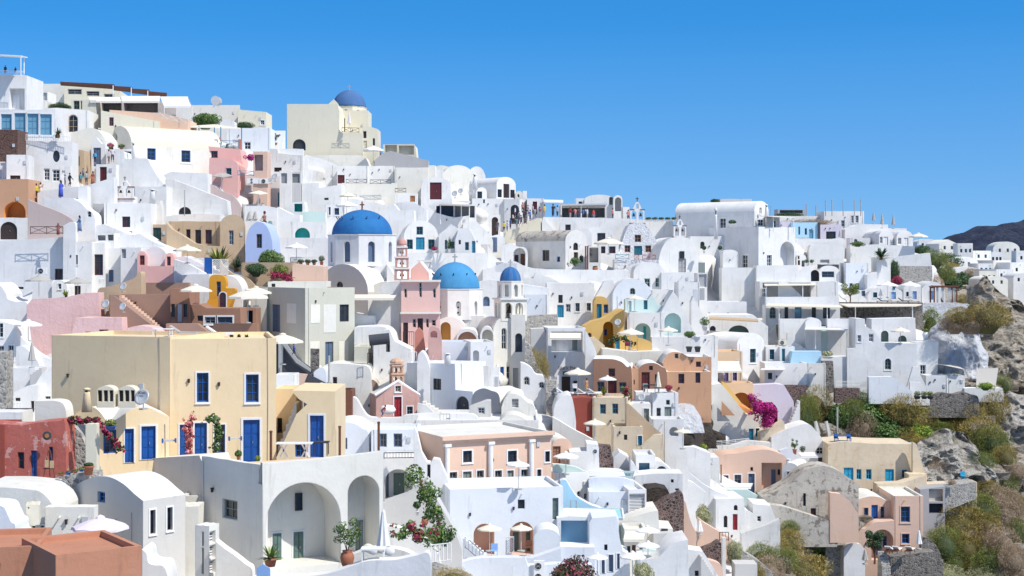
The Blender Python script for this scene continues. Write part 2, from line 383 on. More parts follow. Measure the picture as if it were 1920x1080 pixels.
def opening_parts(root,F,k,loop,bb,color,r,ppm,trim='white',mounted=False):
    """builds the leaf / pane / frame of one opening in the wall; r = recess depth"""
    name,arch,sur = OPK[k];u0,v0,u1,v1 = bb;wd = u1-u0;ht = v1-v0
    small = ppm*wd < 9
    if mounted: r = -.02
    if name == 'patch':
        mb = MB();mb.obox(F(u0,v0,-.02),F.a*wd,F.n*.05,(0,0,ht));mb.build('blocked_window',color or 'creamw',root);return
    if name == 'vent':
        mb = MB();
        n = max(3,int(ht/.12))
        for i in range(n):
            z = v0+ht*i/n;p = F(u0,z,r-.02);mb.obox(p,F.a*wd,F.n*.05,(0,0,ht/n*.5))
        bk = MB();bk.obox(F(u0,v0,r+.03),F.a*wd,F.n*.02,(0,0,ht))
        o = mb.build('vent_grille',color or 'ltgrey',root);bk.build('backing','glass',o);return
    if name == 'door':
        mb = MB();l2 = loop
        n = len(l2);vs = [F(*p,r) for p in l2]+[F(*p,r-.05) for p in l2]
        mb.add(vs,[tuple(range(n,2*n))]+[(i,(i+1) % n,n+(i+1) % n,n+i) for i in range(n)])
        if not arch:
            for cx in (0,1):
                for q in range(3):
                    a0 = u0+wd*(.10+.45*cx);zz = v0+ht*(.06+.31*q)
                    mb.obox(F(a0,zz,r-.075),F.a*wd*.35,F.n*.025,(0,0,ht*.26))
            mb.obox(F(u0+wd*.49,v0,r-.085),F.a*wd*.02,F.n*.035,(0,0,ht))
        o = mb.build('door',color or 'dwood',root)
        if not small:
            h = MB();h.obox(F(u0+wd*.56,v0+ht*.45,r-.13),F.a*.04,F.n*.05,(0,0,.14));h.build('handle','metal',o)
    elif name == 'window':
        fr = max(.05,min(.09,wd*.14));mb = MB();li = inset(loop,fr)
        ringstrip(mb,F,loop,li,r-.08,r)
        if arch != 'c' and wd > .45:
            mb.obox(F(u0+wd/2-.02,v0+fr,r-.06),F.a*.04,F.n*.05,(0,0,ht-fr*1.5))
        nb = 2 if ht > 1.3 else 1
        if arch != 'c':
            for q in range(nb):
                mb.obox(F(u0+fr,v0+ht*(q+1)/(nb+1)-.02,r-.055),F.a*(wd-2*fr),F.n*.045,(0,0,.04))
        g = MB();n = len(li);g.add([F(*p,r-.01) for p in li],[tuple(range(n))])
        o = mb.build('window',color or 'dwood',root);g.build('pane','bglass' if color == 'bglass' else 'glass',o)
    if sur and name in ('window','door'):
        t = min(.16,max(.08,wd*.14));s = MB()
        lo = [(u0-t,v0-(t if name == 'window' else 0)),(u1+t,v0-(t if name == 'window' else 0)),(u1+t,v1+t),(u0-t,v1+t)]
        if not arch: ringstrip(s,F,lo,[(u0,v0),(u1,v0),(u1,v1),(u0,v1)],-.035,.01)
        else: ringstrip(s,F,inset(loop,-t),loop,-.035,.01)
        if name == 'window': s.obox(F(u0-t*1.2,v0-t*1.3,-.08),F.a*(wd+2.4*t),F.n*.09,(0,0,t*.5))
        s.build('frame',trim,o)
def parse_ops(op):
    res = []
    for t in op.split(';'):
        t = t.strip()
        if not t: continue
        f = [x.strip() for x in t.split(',')];sub = f[0][0] == '>';h = f[0][1:] if sub else f[0]
        res.append((h[0],float(h[1:]),float(f[1]),float(f[2]),float(f[3]),f[4] if len(f) > 4 and f[4] else None,float(f[5]) if len(f) > 5 else None,sub))
    return res
def cap_with_holes(mb,F,outer,ops,topx,root,ppm,wallmat,trim):
    """ops -> holes in the wall; topx(px,py,w)->(u,v). returns"""
    holes = [];bbs = [];F0 = F;last = None
    for k,x0,y0,x1,y1,col,rr,sub in parse_ops(ops):
        arch = OPK[k][1];base = last if (sub and last is not None) else 0
        ua,_ = topx(x0,y1,base);ub,_ = topx(x1,y1,base)
        um_,v0 = topx((x0+x1)/2,y1,base);_,v1 = topx((x0+x1)/2,y0,base)
        if ub < ua: ua,ub = ub,ua
        loop = holeshape(ua,v0,ub,v1,arch);bb = (ua,v0,ub,v1)
        niche = OPK[k][0] == 'niche'
        if k == 'p': opening_parts(root,F,k,loop,bb,col,.2,ppm,trim);continue
        r = rr if rr is not None else (1.4 if niche else .22)
        if sub and last is not None:
            opening_parts(root,F.shift(last),k,loop,bb,col,.2,ppm,trim,mounted=True);continue
        ok = all(inside(p,outer) for p in loop) and not any(not (bb[2] < b[0]-.02 or bb[0] > b[2]+.02 or bb[3] < b[1]-.02 or bb[1] > b[3]+.02) for b in bbs)
        if not ok:
            if not niche: opening_parts(root,F,k,loop,bb,col,.2,ppm,trim,mounted=True)
            continue
        bbs.append(bb);holes.append(loop)
        n = len(loop)
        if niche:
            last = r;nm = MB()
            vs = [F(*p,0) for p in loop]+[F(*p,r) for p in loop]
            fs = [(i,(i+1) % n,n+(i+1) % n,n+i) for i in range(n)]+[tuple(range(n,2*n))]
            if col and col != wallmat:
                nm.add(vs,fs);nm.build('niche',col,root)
            else: mb.add(vs,fs)
        else:
            mb.add([F(*p,0) for p in loop]+[F(*p,r) for p in loop],[(i,(i+1) % n,n+(i+1) % n,n+i) for i in range(n)])
            opening_parts(root,F,k,loop,bb,col,r,ppm,trim)
    BB[:] = bbs
    loops = [outer]+holes
    tri = tessellate_polygon([[Vector((p[0],p[1],0)) for p in l] for l in loops])
    flat = [p for l in loops for p in l]
    mb.add([F(*p,0) for p in flat],[t for t in tri])

def par_(par,d,yt): return bool(par) or (par is None and d > 2.5 and yt > HY-30)
DEBUG = False;NH = [0];BB = []
def H(label,spec,op='',yaw=0,d=6,m='white',roof=None,n='white_house',c='house',g=None,side='',Y=None,skirt=5,par=None,trim='ww',parent=None,dy=0):
    """one building or wall. spec: 'b x0 yt x1 yb' flat top | 'v x0 yt x1 yb [spring]' vault | 'p yb x y x y..' outline | 's yb x y ..' smooth outline"""
    f = spec.split();t = f[0];q = [float(x) for x in f[1:]];th = math.radians(yaw);cs,sn = math.cos(th),math.sin(th)
    if t in 'bv': x0,yt,x1,yb = q[:4]
    else:
        yb = q[0];pts = list(zip(q[1::2],q[2::2]));x0,x1 = pts[0][0],pts[-1][0]
        if t == 's': pts = catmull(pts)
    xr = x0 if yaw >= 0 else x1
    if Y is None: Y = D((x0+x1)/2 if yaw == 0 else xr,yb)
    NH[0] += 1;Y += dy+.3*((NH[0]*.618) % 1)      # never two fronts in one plane
    Ox,Oy = (xr-CX)/FPX*Y,Y;Oz = CZ-(yb-HY)/FPX*Y
    def uv(px,py,w=0):
        ox,oy = Ox-w*sn,Oy+w*cs;rx = (px-CX)/FPX;u = (oy*rx-ox)/(cs-sn*rx);yy = oy+u*sn
        return (u,(HY-py)/FPX*yy+CZ-Oz)
    u0 = uv(x0,yb)[0];u1 = uv(x1,yb)[0]
    if t in 'bv':
        ref = lambda py: (HY-py)/FPX*Y+CZ-Oz
        if t == 'b': zt_ = ref(yt);prof = [(u0+(u1-u0)*i/7,zt_+(0 if par_(par,d,yt) else .05*noise.noise(Vector((i*1.3,zt_,Y))))) for i in range(8)]
        else:
            sp = q[4] if len(q) > 4 else yt+min(.5*(x1-x0),.5*(yb-yt));r = (u1-u0)/2;cu = (u0+u1)/2;rz = ref(yt)-ref(sp)
            prof = [(cu-r*math.cos(PI*k/14),ref(sp)+rz*math.sin(PI*k/14)) for k in range(15)]
            if sp >= yb: prof[0] = (u0,.02);prof[-1] = (u1,.02)
    else: prof = [uv(*p) for p in pts]
    # drop duplicate points
    pr = [prof[0]]
    for p in prof[1:]:
        if abs(p[0]-pr[-1][0])+abs(p[1]-pr[-1][1]) > .01: pr.append(p)
    prof = pr
    um = (u0+u1)/2;base = -skirt
    for k_,a0_,b0_,a1_,b1_,_c,rr_,s_ in parse_ops(op):
        if k_ in 'nN' and not s_:
            for t_ in (.15,.5,.95): REC.append(((a0_+a1_)/2,b0_+(b1_-b0_)*t_,Oy+uv((a0_+a1_)/2,yb)[0]*sn+(rr_ or 1.4)+3.5))
    REC.append((x0,yb,Oy+u0*sn));REC.append((x1,yb,Oy+u1*sn));REC.append(((x0+x1)/2,yb,Oy+um*sn))
    loc = Vector((Ox+um*cs,Oy+um*sn,Oz))
    root = empty(n,loc,th,label,c,g)
    if parent: root.parent = parent
    F = Frame((-um,0,0),(1,0,0),(0,1,0));ppm = FPX/Y*1024/1920
    outer = prof+[(u1,base),(u0,base)]
    outer = outer[::-1]
    if DEBUG:
        n_ = len(outer)
        def cr(a,b,c): return (b[0]-a[0])*(c[1]-a[1])-(b[1]-a[1])*(c[0]-a[0])
        for i in range(n_):
            for j in range(i+2,n_):
                if i == 0 and j == n_-1: continue
                A,B,C_,D_ = outer[i],outer[(i+1) % n_],outer[j],outer[(j+1) % n_]
                if cr(A,B,C_)*cr(A,B,D_) < -1e-6 and cr(C_,D_,A)*cr(C_,D_,B) < -1e-6: print('SELFX',label);break
    wall = MB()
    cap_with_holes(wall,F,outer,op,lambda x,y,w_: uv(x,y,w_),root,ppm,m,trim);FB = list(BB);into_ok = n != 'part' or d > 2
    vl,vr = prof[0][1],prof[-1][1]
    sunk = par and t != 'b';zf = min(p[1] for p in prof if p[1] > .5*max(q_[1] for q_ in prof))-(par or 0)
    # side walls
    for sgn,ue,ve in ((1,u0,vl),(-1,u1,vr)):
        if d < .02: continue
        FS = Frame(F(ue,0,0),(0,1,0),(sgn,0,0));ve = zf if sunk else ve
        ox,oy = Ox+ue*cs,Oy+ue*sn
        def suv(px,py,w_=0,ox=ox,oy=oy):
            rx = (px-CX)/FPX;s = (ox-oy*rx)/(cs*rx+sn) if abs(cs*rx+sn) > 1e-4 else 0;yy = oy+s*cs
            return (s,(HY-py)/FPX*yy+CZ-Oz)
        vis = (sgn == 1 and yaw > 0) or (sgn == -1 and yaw < 0)
        outs = [(0,base),(d,base),(d,ve),(0,ve)]
        if side and vis: cap_with_holes(wall,FS,outs,side,suv,root,ppm,m,trim)
        else: wall.add([FS(*p) for p in outs],[(0,1,2,3)])
    bo = [(u0,base),(u1,base),(u1,zf),(u0,zf)] if sunk else outer
    wall.add([F(*p,d) for p in bo],[tuple(range(len(bo)))])
    # roof
    rf = MB();flat = t == 'b' and d > 2.5
    if par is None: par = .25 if flat and yt > HY-30 else 0
    if par and t == 'b' and d > .6:
        T = .22;z = prof[0][1];zi = z-par
        a = [F(u0,z,0),F(u1,z,0),F(u1,z,d),F(u0,z,d)];b = [F(u0+T,z,T),F(u1-T,z,T),F(u1-T,z,d-T),F(u0+T,z,d-T)]
        cc = [Vector((p.x,p.y,zi)) for p in b]
        rf.add(a+b+cc,[(i,(i+1) % 4,4+(i+1) % 4,4+i) for i in range(4)]+[(4+i,4+(i+1) % 4,8+(i+1) % 4,8+i) for i in range(4)]+[(8,9,10,11)])
    elif sunk:
        k = len(prof);vs = [F(*p,0) for p in prof]+[F(*p,.3) for p in prof]+[F(p[0],zf,.3) for p in prof]+[F(p[0],zf,d) for p in prof]
        wall.add(vs[:3*k],[(i,i+1,k+i+1,k+i) for i in range(k-1)]+[(k+i,k+i+1,2*k+i+1,2*k+i) for i in range(k-1)])
        rf.add([F(u0,zf,.3),F(u1,zf,.3),F(u1,zf,d),F(u0,zf,d)],[(0,1,2,3)])
    else:
        vs = [F(*p,0) for p in prof]+[F(*p,d) for p in prof];k = len(prof)
        rf.add(vs,[(i,i+1,k+i+1,k+i) for i in range(k-1)])
    if c == 'house' and u1-u0 > 2.2 and prof[0][1] > 2 and into_ok:
        rn = random.Random(NH[0]);bbs = FB;cand = [('cable',.06),('cable',.94),('spout',.3),('spout',.7),('lamp',.5),('lamp',.2),('box',.82)];rn.shuffle(cand)
        for nm,fx in cand[:4]:
            ux = u0+(u1-u0)*min(.96,max(.04,fx+rn.uniform(-.08,.08)));vt = min(prof[0][1],prof[-1][1]);vy = vt*rn.uniform(.55,.85)
            if any(b_[0]-.25 < ux < b_[2]+.25 and (nm == 'cable' or b_[1]-.3 < vy < b_[3]+.3) for b_ in bbs): continue
            q = MB()
            if nm == 'cable': q.tube([F(ux,vt+.02,-.03),F(ux+.03,vt*.5,-.035),F(ux,0,-.03)],.022,4);q.build('drain_pipe','greyw',root)
            elif nm == 'spout': q.tube([F(ux,vt-.45,.03),F(ux,vt-.5,-.28)],.04,6);q.build('rain_spout',m,root)
            elif nm == 'lamp': q.obox(F(ux-.07,vy,-.16),F.a*.14,F.n*.17,(0,0,.05));q.lathe([(.03,-.2),(.07,-.17),(.07,0)],6,F(ux,vy,-.09));q.build('wall_lamp','dwood',root)
            else: q.obox(F(ux-.15,vy-.4,-.1),F.a*.3,F.n*.12,(0,0,.4));q.build('meter_box','ltgrey',root)
    wo = wall.build('wall',m,root)
    smooth_by_angle(wo,30)
    ro = rf.build('roof' if c in ('house','church','chapel','cave house','building','hotel','restaurant') else 'coping',roof or m,root)
    smooth_by_angle(ro,50)
    return root
def WALL(label,spec,op='',m='white',d=.45,n='parapet_wall',c='wall',**kw): return H(label,spec,op,m=m,d=d,n=n,c=c,**kw)
# ---------------------------------------------------------------- hillside, sea, far ridge
def interp(x,pts):
    if x <= pts[0][0]: return pts[0][1]
    for (a,b),(c,d) in zip(pts,pts[1:]):
        if x <= c: return b+(d-b)*(x-a)/(c-a)
    return pts[-1][1]
SKY = [(-400,150),(0,225),(120,215),(330,240),(500,292),(640,325),(830,350),(930,400),(1000,425),(1290,452),(1440,440),(1600,452),(1700,470),(1740,480),(1800,500),(1850,492),(2400,492)]
def ground_sea():
    mb = MB();mb.add([(-30000,-8000,0),(30000,-8000,0),(30000,50000,0),(-30000,50000,0)],[(0,1,2,3)])
    mb.build('sea','sea',kind='structure')
ground_sea()
def far_ridge():
    prof = [(1560,500),(1680,492),(1740,470),(1765,447),(1790,436),(1815,429),(1836,420),(1868,421),(1880,416),(1905,412),(1930,405),(2010,395),(2150,385),(2400,400),(2700,470)]
    mb = MB();NX = 260;NZ = 46;vs = []
    for i in range(NX):
        x = 1560+(2700-1560)*i/(NX-1);top = interp(x,prof)
        for j in range(NZ):
            t = j/(NZ-1);Y = 3300+900*t
            zt = CZ-(top-HY)/FPX*4200
            X = (x-CX)/FPX*4200
            p = Vector((X,Y,0));h = zt*(t**.62)
            nz = noise.ridged_multi_fractal(Vector((X*.004,Y*.004,3)),1.0,2.2,7,1,2)
            h += (nz-1.2)*55*math.sin(PI*min(1,t*.97+.02))+ noise.fractal(Vector((X*.02,Y*.02,1)),1,2,4)*5*t
            vs.append((X,Y,h-4))
        vs.append(((x-CX)/FPX*4200,5400,-5))
    n = NZ+1;fs = [(i*n+j,(i+1)*n+j,(i+1)*n+j+1,i*n+j+1) for i in range(NX-1) for j in range(n-1)]
    mb.add(vs,fs)
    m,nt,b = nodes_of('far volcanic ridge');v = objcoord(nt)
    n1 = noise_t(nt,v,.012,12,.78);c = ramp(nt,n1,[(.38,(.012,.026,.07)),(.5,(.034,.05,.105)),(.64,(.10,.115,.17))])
    nt.links.new(c,b.inputs['Base Color']);b.inputs['Roughness'].default_value = 1
    n2 = noise_t(nt,v,.02,10,.75);bump(nt,b,n2,1,60)
    mb.build('far_hill',m,smooth=True,kind='structure')
far_ridge()

# ---------------------------------------------------------------- small things
def ppm(Y): return FPX/Y
NN = [0]
def near(x,y,Y,dy): NN[0] += 1;return (Y if Y else D(x,y))-dy-.06*((NN[0]*.618) % 1)-.02
CACHE = {}
def letters(s,size,name):
    cu = bpy.data.curves.new(name,'FONT');cu.body = s;cu.size = size;cu.extrude = .01;cu.align_x = 'CENTER'
    t = bpy.data.objects.new('t',cu);COL.objects.link(t);me = bpy.data.meshes.new_from_object(t.evaluated_get(bpy.context.evaluated_depsgraph_get()));me.materials.clear();me.materials.append(M('black'))
    bpy.data.objects.remove(t);t = bpy.data.objects.new(name,me);COL.objects.link(t);return t
def umb(label,x,yt,wpx,yf,col='canvas',Y=None,dy=2.2,g='open parasols on the terraces',sq=False,tilt=0):
    Y = near(x,yf,Y,dy);b = P(x,yf,Y);top = P(x,yt,Y);h = max(1.9,(top-b).z);w = wpx/FPX*Y
    root = empty('parasol',b,random.uniform(0,.6),label,'parasol',g)
    k = 4 if sq else 8;R = w/2/(math.cos(PI/k) if sq else 1);ch = w*.17
    cv = MB();rim = [(R*math.cos(2*PI*i/k+PI/k),R*math.sin(2*PI*i/k+PI/k)) for i in range(k)]
    # sagging panels: a mid ring slightly below the straight line
    mid = [(a*.5,b_*.5) for a,b_ in rim];mm = []
    vs = [(0,0,h)]+[(a,b_,h-ch*.42) for a,b_ in mid]+[(a,b_,h-ch) for a,b_ in rim]+[(a*1.01,b_*1.01,h-ch-w*.045) for a,b_ in rim]
    for i in range(k):
        j = (i+1) % k;ax,ay = (rim[i][0]+rim[j][0])/2,(rim[i][1]+rim[j][1])/2
        mm.append(len(vs));vs.append((ax*.98,ay*.98,h-ch*1.0+w*.012))
    fs = []
    for i in range(k):
        j = (i+1) % k
        fs += [(0,1+i,1+j),(1+i,1+k+i,mm[i],1+j),(1+j,mm[i],1+k+j),(1+k+i,1+2*k+i,1+2*k+j,1+k+j,mm[i])]
    cv.add(vs,fs);co = cv.build('canopy',col,root)
    vt = MB();vt.lathe([(w*.09,h-.06),(w*.07,h+.03),(.02,h+.1)],8);vt.build('cap',col,co)
    pl = MB();pl.tube([(0,0,0),(0,0,h-.05)],.032,8);pl.build('pole','ltgrey',root)
    rb = MB()
    for i in range(k): rb.tube([(0,0,h-ch*1.25),(rim[i][0]*.55,rim[i][1]*.55,h-ch*.62)],.012,4)
    for i in range(k): rb.tube([(0,0,h-.07),(rim[i][0]*.97,rim[i][1]*.97,h-ch-.03)],.012,4)
    rb.build('rib','ltgrey',root,label='folding ribs under the canopy')
    bs = MB();bs.lathe([(.3,0),(.3,.08),(.06,.12)],10);bs.build('base','greyw',root)
    if tilt: root.rotation_euler = (0,math.radians(tilt),0)
    return root
def umbc(label,x,yt,yf,col='wcanvas',Y=None,dy=2.0,g='folded parasols'):
    Y = near(x,yf,Y,dy);b = P(x,yf,Y);h = (P(x,yt,Y)-b).z
    root = empty('folded_parasol',b,0,label,'parasol',g)
    mb = MB();vs = [];n = 16;pr = [(.02,h),(.09,h*.95),(.13,h*.8),(.2,h*.5),(.27,h*.3),(.24,h*.28)]
    for r,z in pr:
        for k in range(n): rr = r*(1+.28*(k % 2)*min(1,(h-z)/h*2));a = 2*PI*k/n;vs.append((rr*math.cos(a),rr*math.sin(a),z))
    fs = [(i*n+k,i*n+(k+1) % n,(i+1)*n+(k+1) % n,(i+1)*n+k) for i in range(len(pr)-1) for k in range(n)]
    fs += [tuple(range(n)),tuple(range((len(pr)-1)*n,len(pr)*n))]
    mb.add(vs,fs);mb.build('canopy',col,root)
    p = MB();p.tube([(0,0,0),(0,0,h*.6)],.035,8);p.build('pole','ltgrey',root)
    bs = MB();bs.lathe([(.28,0),(.28,.08),(.06,.12)],10);bs.build('base','greyw',root)
    return root
def dish(label,x,y,wpx,Y=None,dy=1.5,az=-20,col='ltgrey',yf=None,writing=None,g='satellite dishes on the roofs'):
    Yd = (Y if Y else D(x,yf or y+wpx))-dy;c = P(x,y,Yd);R = wpx/FPX*Yd/2
    root = empty('satellite_dish',c-Vector((0,0,R*1.5)),math.radians(az),label,'satellite dish',g)
    d = MB();n = 20;vs = [];el = math.radians(25)
    def tf(r,a,dep):
        p = Vector((r*math.cos(a),-dep,r*math.sin(a)*1.05));p = Matrix.Rotation(-el,3,'X') @ p
        return p+Vector((0,0,R*1.5))
    for side in (0,.03):
        for i in range(5):
            r = R*i/4
            for k in range(n): vs.append(tf(max(r,.001),2*PI*k/n,(r/R)**2*R*.22-side))
    fs = []
    for s in (0,5):
        fs += [((s+i)*n+k,(s+i)*n+(k+1) % n,(s+i+1)*n+(k+1) % n,(s+i+1)*n+k) for i in range(4) for k in range(n)]
    fs += [(4*n+k,4*n+(k+1) % n,9*n+(k+1) % n,9*n+k) for k in range(n)]
    d.add(vs,fs);do = d.build('dish',col,root,smooth=True)
    a = MB();a.tube([tf(R*.95,-PI/2,R*.15),tf(R*.2,-PI/2,R*1.0)],R*.03,5);e = tf(R*.12,-PI/2,R*1.05)
    a.box(e.x-R*.08,e.y-R*.1,e.z-R*.08,e.x+R*.08,e.y+R*.1,e.z+R*.08);a.build('receiver_arm','greyw',root)
    p = MB();p.tube([(0,.1,0),(0,.1,R*1.4)],R*.07,6);p.box(-R*.3,-.15,-.02,R*.3,.35,.05);p.build('mount','greyw',root)
    if writing:
        to = letters(writing,R*.5,'lettering');to.parent = do
        to.location = tf(R*.45,PI/2,R*.22+.02)+Vector((-R*.1,-.02,-.05));to.rotation_euler = (PI/2-el,0,0)
    return root
def rail(label,x0,y0,x1,y1,hpx,mat='black',style='x',Y=None,dy=.6,n='railing',Y2=None,posts=None):
    """railing whose top runs (x0,y0)-(x1,y1); hpx height in photo pixels"""
    Ya = near(x0,y0+hpx,Y,dy);Yb = Y2 if Y2 else (Y-dy if Y else Ya)
    a = P(x0,y0,Ya);b = P(x1,y1,Yb);h = hpx/FPX*Ya;L = Vector((b.x-a.x,b.y-a.y,0)).length
    root = empty(n,(a.x,a.y,a.z-h),math.atan2(b.y-a.y,b.x-a.x),label,'railing','balcony and stair railings')
    s = (b.z-a.z)/max(L,.01)
    fr = MB();fr.tube([(0,0,h),(L,0,h+s*L)],.035,5);fr.tube([(0,0,h*.12),(L,0,h*.12+s*L)],.03,5);fr.tube([(0,0,0),(0,0,h)],.03,5);fr.tube([(L,0,s*L),(L,0,h+s*L)],.03,5);fr.build('handrail',mat,root)
    k = posts or max(2,int(L/1.3)+1)
    inf = MB()
    for i in range(k):
        px = L*i/(k-1);p = MB();p.tube([(px,0,s*px),(px,0,h+s*px)],.035,5);p.build('post',mat,root)
        if i < k-1:
            qx = L*(i+1)/(k-1)
            if style == 'x':
                inf.tube([(px,0,s*px+h*.12),(qx,0,h+s*qx)],.025,4);inf.tube([(px,0,h+s*px),(qx,0,s*qx+h*.12)],.025,4)
            elif style == 'h':
                for t in (.4,.7): inf.tube([(px,0,s*px+h*t),(qx,0,s*qx+h*t)],.02,4)
            else:
                m_ = max(3,int((qx-px)/.22))
                for j in range(1,m_): xx = px+(qx-px)*j/m_;inf.tube([(xx,0,s*xx+h*.12),(xx,0,h+s*xx)],.018 if mat != 'ww' else .035,4)
    if inf.v: inf.build('infill',mat,root)
    return root
def stairs(label,x0,y0,x1,y1,nst,m='white',width=1.3,dy=0,yb=None,drop=14,yaw=0,Y=None,cat='staircase'):
    """side view of a flight running from (x0,y0) to (x1,y1)"""
    pts = []
    dx = (x1-x0)/nst;dyy = (y1-y0)/nst
    if dyy > 0:
        for i in range(nst): pts += [(x0+dx*i,y0+dyy*i),(x0+dx*(i+1),y0+dyy*i)]
        pts.append((x1,y1))
    else:
        for i in range(nst): pts += [(x0+dx*i,y0+dyy*(i+1)),(x0+dx*(i+1),y0+dyy*(i+1))]
    yb = yb or max(y0,y1)+drop
    return H(label,'p %g ' % yb+' '.join('%g %g' % p for p in pts),m=m,d=width,n='staircase',c=cat,dy=dy,yaw=yaw,Y=Y)
def fstairs(label,x0,x1,yt,yb,nst,m='white',depth=None,dy=0,Y=None,shear=0):
    """flight seen from the front, climbing away from the viewer"""
    Yb = (Y or D((x0+x1)/2,yb))-dy;a = P(x0,yb,Yb);b = P(x1,yb,Yb);h = (yb-yt)/FPX*Yb
    dep = depth or h*1.4;root = empty('staircase',(a+b)/2,0,label,'staircase','outdoor staircases');W = (b-a).length
    mb = MB()
    for i in range(nst):
        y = dep*i/nst;z = h*(i+1)/nst;sx = shear*i/nst
        mb.box(-W/2+sx,y,-2,W/2+sx,y+dep/nst+.001*i,z)
    mb.build('steps',m,root);return root
# -------- people: one skinned body, clothes cut from the same surface
POSES = {
 'stand': dict(arm=((.24,.02,1.12),(.27,-.06,.86)),arm2=((-.24,.0,1.12),(-.26,.04,.86)),leg=((.1,0,.5),(.11,0,.06)),leg2=((-.1,0,.5),(-.11,.03,.06))),
 'walk': dict(arm=((.24,.12,1.14),(.24,.05,.9)),arm2=((-.24,-.1,1.14),(-.22,-.26,.98)),leg=((.1,-.16,.5),(.1,-.12,.06)),leg2=((-.1,.04,.5),(-.1,.3,.12))),
 'photo': dict(arm=((.26,-.08,1.16),(.1,-.3,1.42)),arm2=((-.26,-.08,1.16),(-.08,-.3,1.42)),leg=((.1,0,.5),(.14,0,.06)),leg2=((-.1,0,.5),(-.14,.03,.06))),
 'hip': dict(arm=((.36,.06,1.18),(.2,-.05,1.0)),arm2=((-.36,.06,1.18),(-.2,-.05,1.0)),leg=((.1,0,.5),(.12,0,.06)),leg2=((-.1,-.04,.5),(-.1,-.02,.06))),
 'sit': dict(arm=((.24,-.06,.78),(.12,-.3,.66)),arm2=((-.24,-.06,.78),(-.12,-.3,.66)),leg=((.12,-.42,.5),(.12,-.42,.06)),leg2=((-.12,-.42,.5),(-.12,-.42,.06)),sit=1),
 'bend': dict(arm=((.24,-.42,1.0),(.26,-.3,.72)),arm2=((-.24,-.42,1.0),(-.26,-.2,.8)),leg=((.14,-.1,.5),(.14,.05,.06)),leg2=((-.14,-.2,.5),(-.14,.25,.06)),bend=1),
}
def body_mesh(pose):
    if pose in CACHE: return CACHE[pose]
    p = POSES[pose];hz = .93;lean = 0
    if p.get('sit'): hz = .5
    if p.get('bend'): lean = -.38;hz = .85
    o = hz-.93;sh = Vector((0,lean,1.42+o-(.12 if lean else 0)))
    V = [((0,0,hz),.15),((0,lean*.4,hz+.2),.125),((0,lean*.8,sh.z-.1),.155),((0,lean,sh.z+.06),.06),((0,lean*1.15-.02,sh.z+.16),.085),((0,lean*1.2-.02,sh.z+.27),.08)]
    E = [(0,1),(1,2),(2,3),(3,4),(4,5)]
    for s,arm,leg in ((1,p['arm'],p['leg']),(-1,p['arm2'],p['leg2'])):
        b = len(V);V.append(((s*.19,lean,sh.z-.03),.055));E.append((2,b))
        V.append((arm[0],.042));E.append((b,b+1));V.append((arm[1],.03));E.append((b+1,b+2))
        h = Vector(arm[1]);dv = (h-Vector(arm[0])).normalized();V.append((tuple(h+dv*.08),.038));E.append((b+2,b+3))
        fa = h+dv*.13
        for q in range(3): V.append((tuple(fa+Vector((.016*(q-1),.0,0))+dv*.05),.011));E.append((b+3,b+4+q))
        b = len(V);V.append(((s*.1,0,hz-.06),.10));E.append((0,b));V.append((leg[0],.065));E.append((b,b+1))
        V.append((leg[1],.042));E.append((b+1,b+2));V.append((tuple(Vector(leg[1])+Vector((0,-.16,-.02))),.035));E.append((b+2,b+3))
    me = bpy.data.meshes.new('b');me.from_pydata([v[0] for v in V],E,[])
    ob = bpy.data.objects.new('b',me);COL.objects.link(ob);md = ob.modifiers.new('s','SKIN')
    for i,v in enumerate(V): me.skin_vertices[0].data[i].radius = (v[1],v[1]*.82)
    me.skin_vertices[0].data[0].use_root = True
    sb = ob.modifiers.new('u','SUBSURF');sb.levels = 1;sb.render_levels = 1
    dg = bpy.context.evaluated_depsgraph_get();ev = ob.evaluated_get(dg);r = bpy.data.meshes.new_from_object(ev)
    bpy.data.objects.remove(ob)
    r.materials.clear()
    for q in r.polygons: q.use_smooth = True
    CACHE[pose] = (r,hz,sh);return CACHE[pose]
def cloth(me,sel,off,name,mat,parent):
    bm = bmesh.new();bm.from_mesh(me);bm.normal_update()
    dl = [f for f in bm.faces if not sel(f.calc_center_median())]
    bmesh.ops.delete(bm,geom=dl,context='FACES')
    for v in bm.verts: v.co += v.normal*off
    m2 = bpy.data.meshes.new(name);bm.to_mesh(m2);bm.free();m2.materials.append(M(mat))
    o = bpy.data.objects.new(name,m2);COL.objects.link(o);o.parent = parent;return o
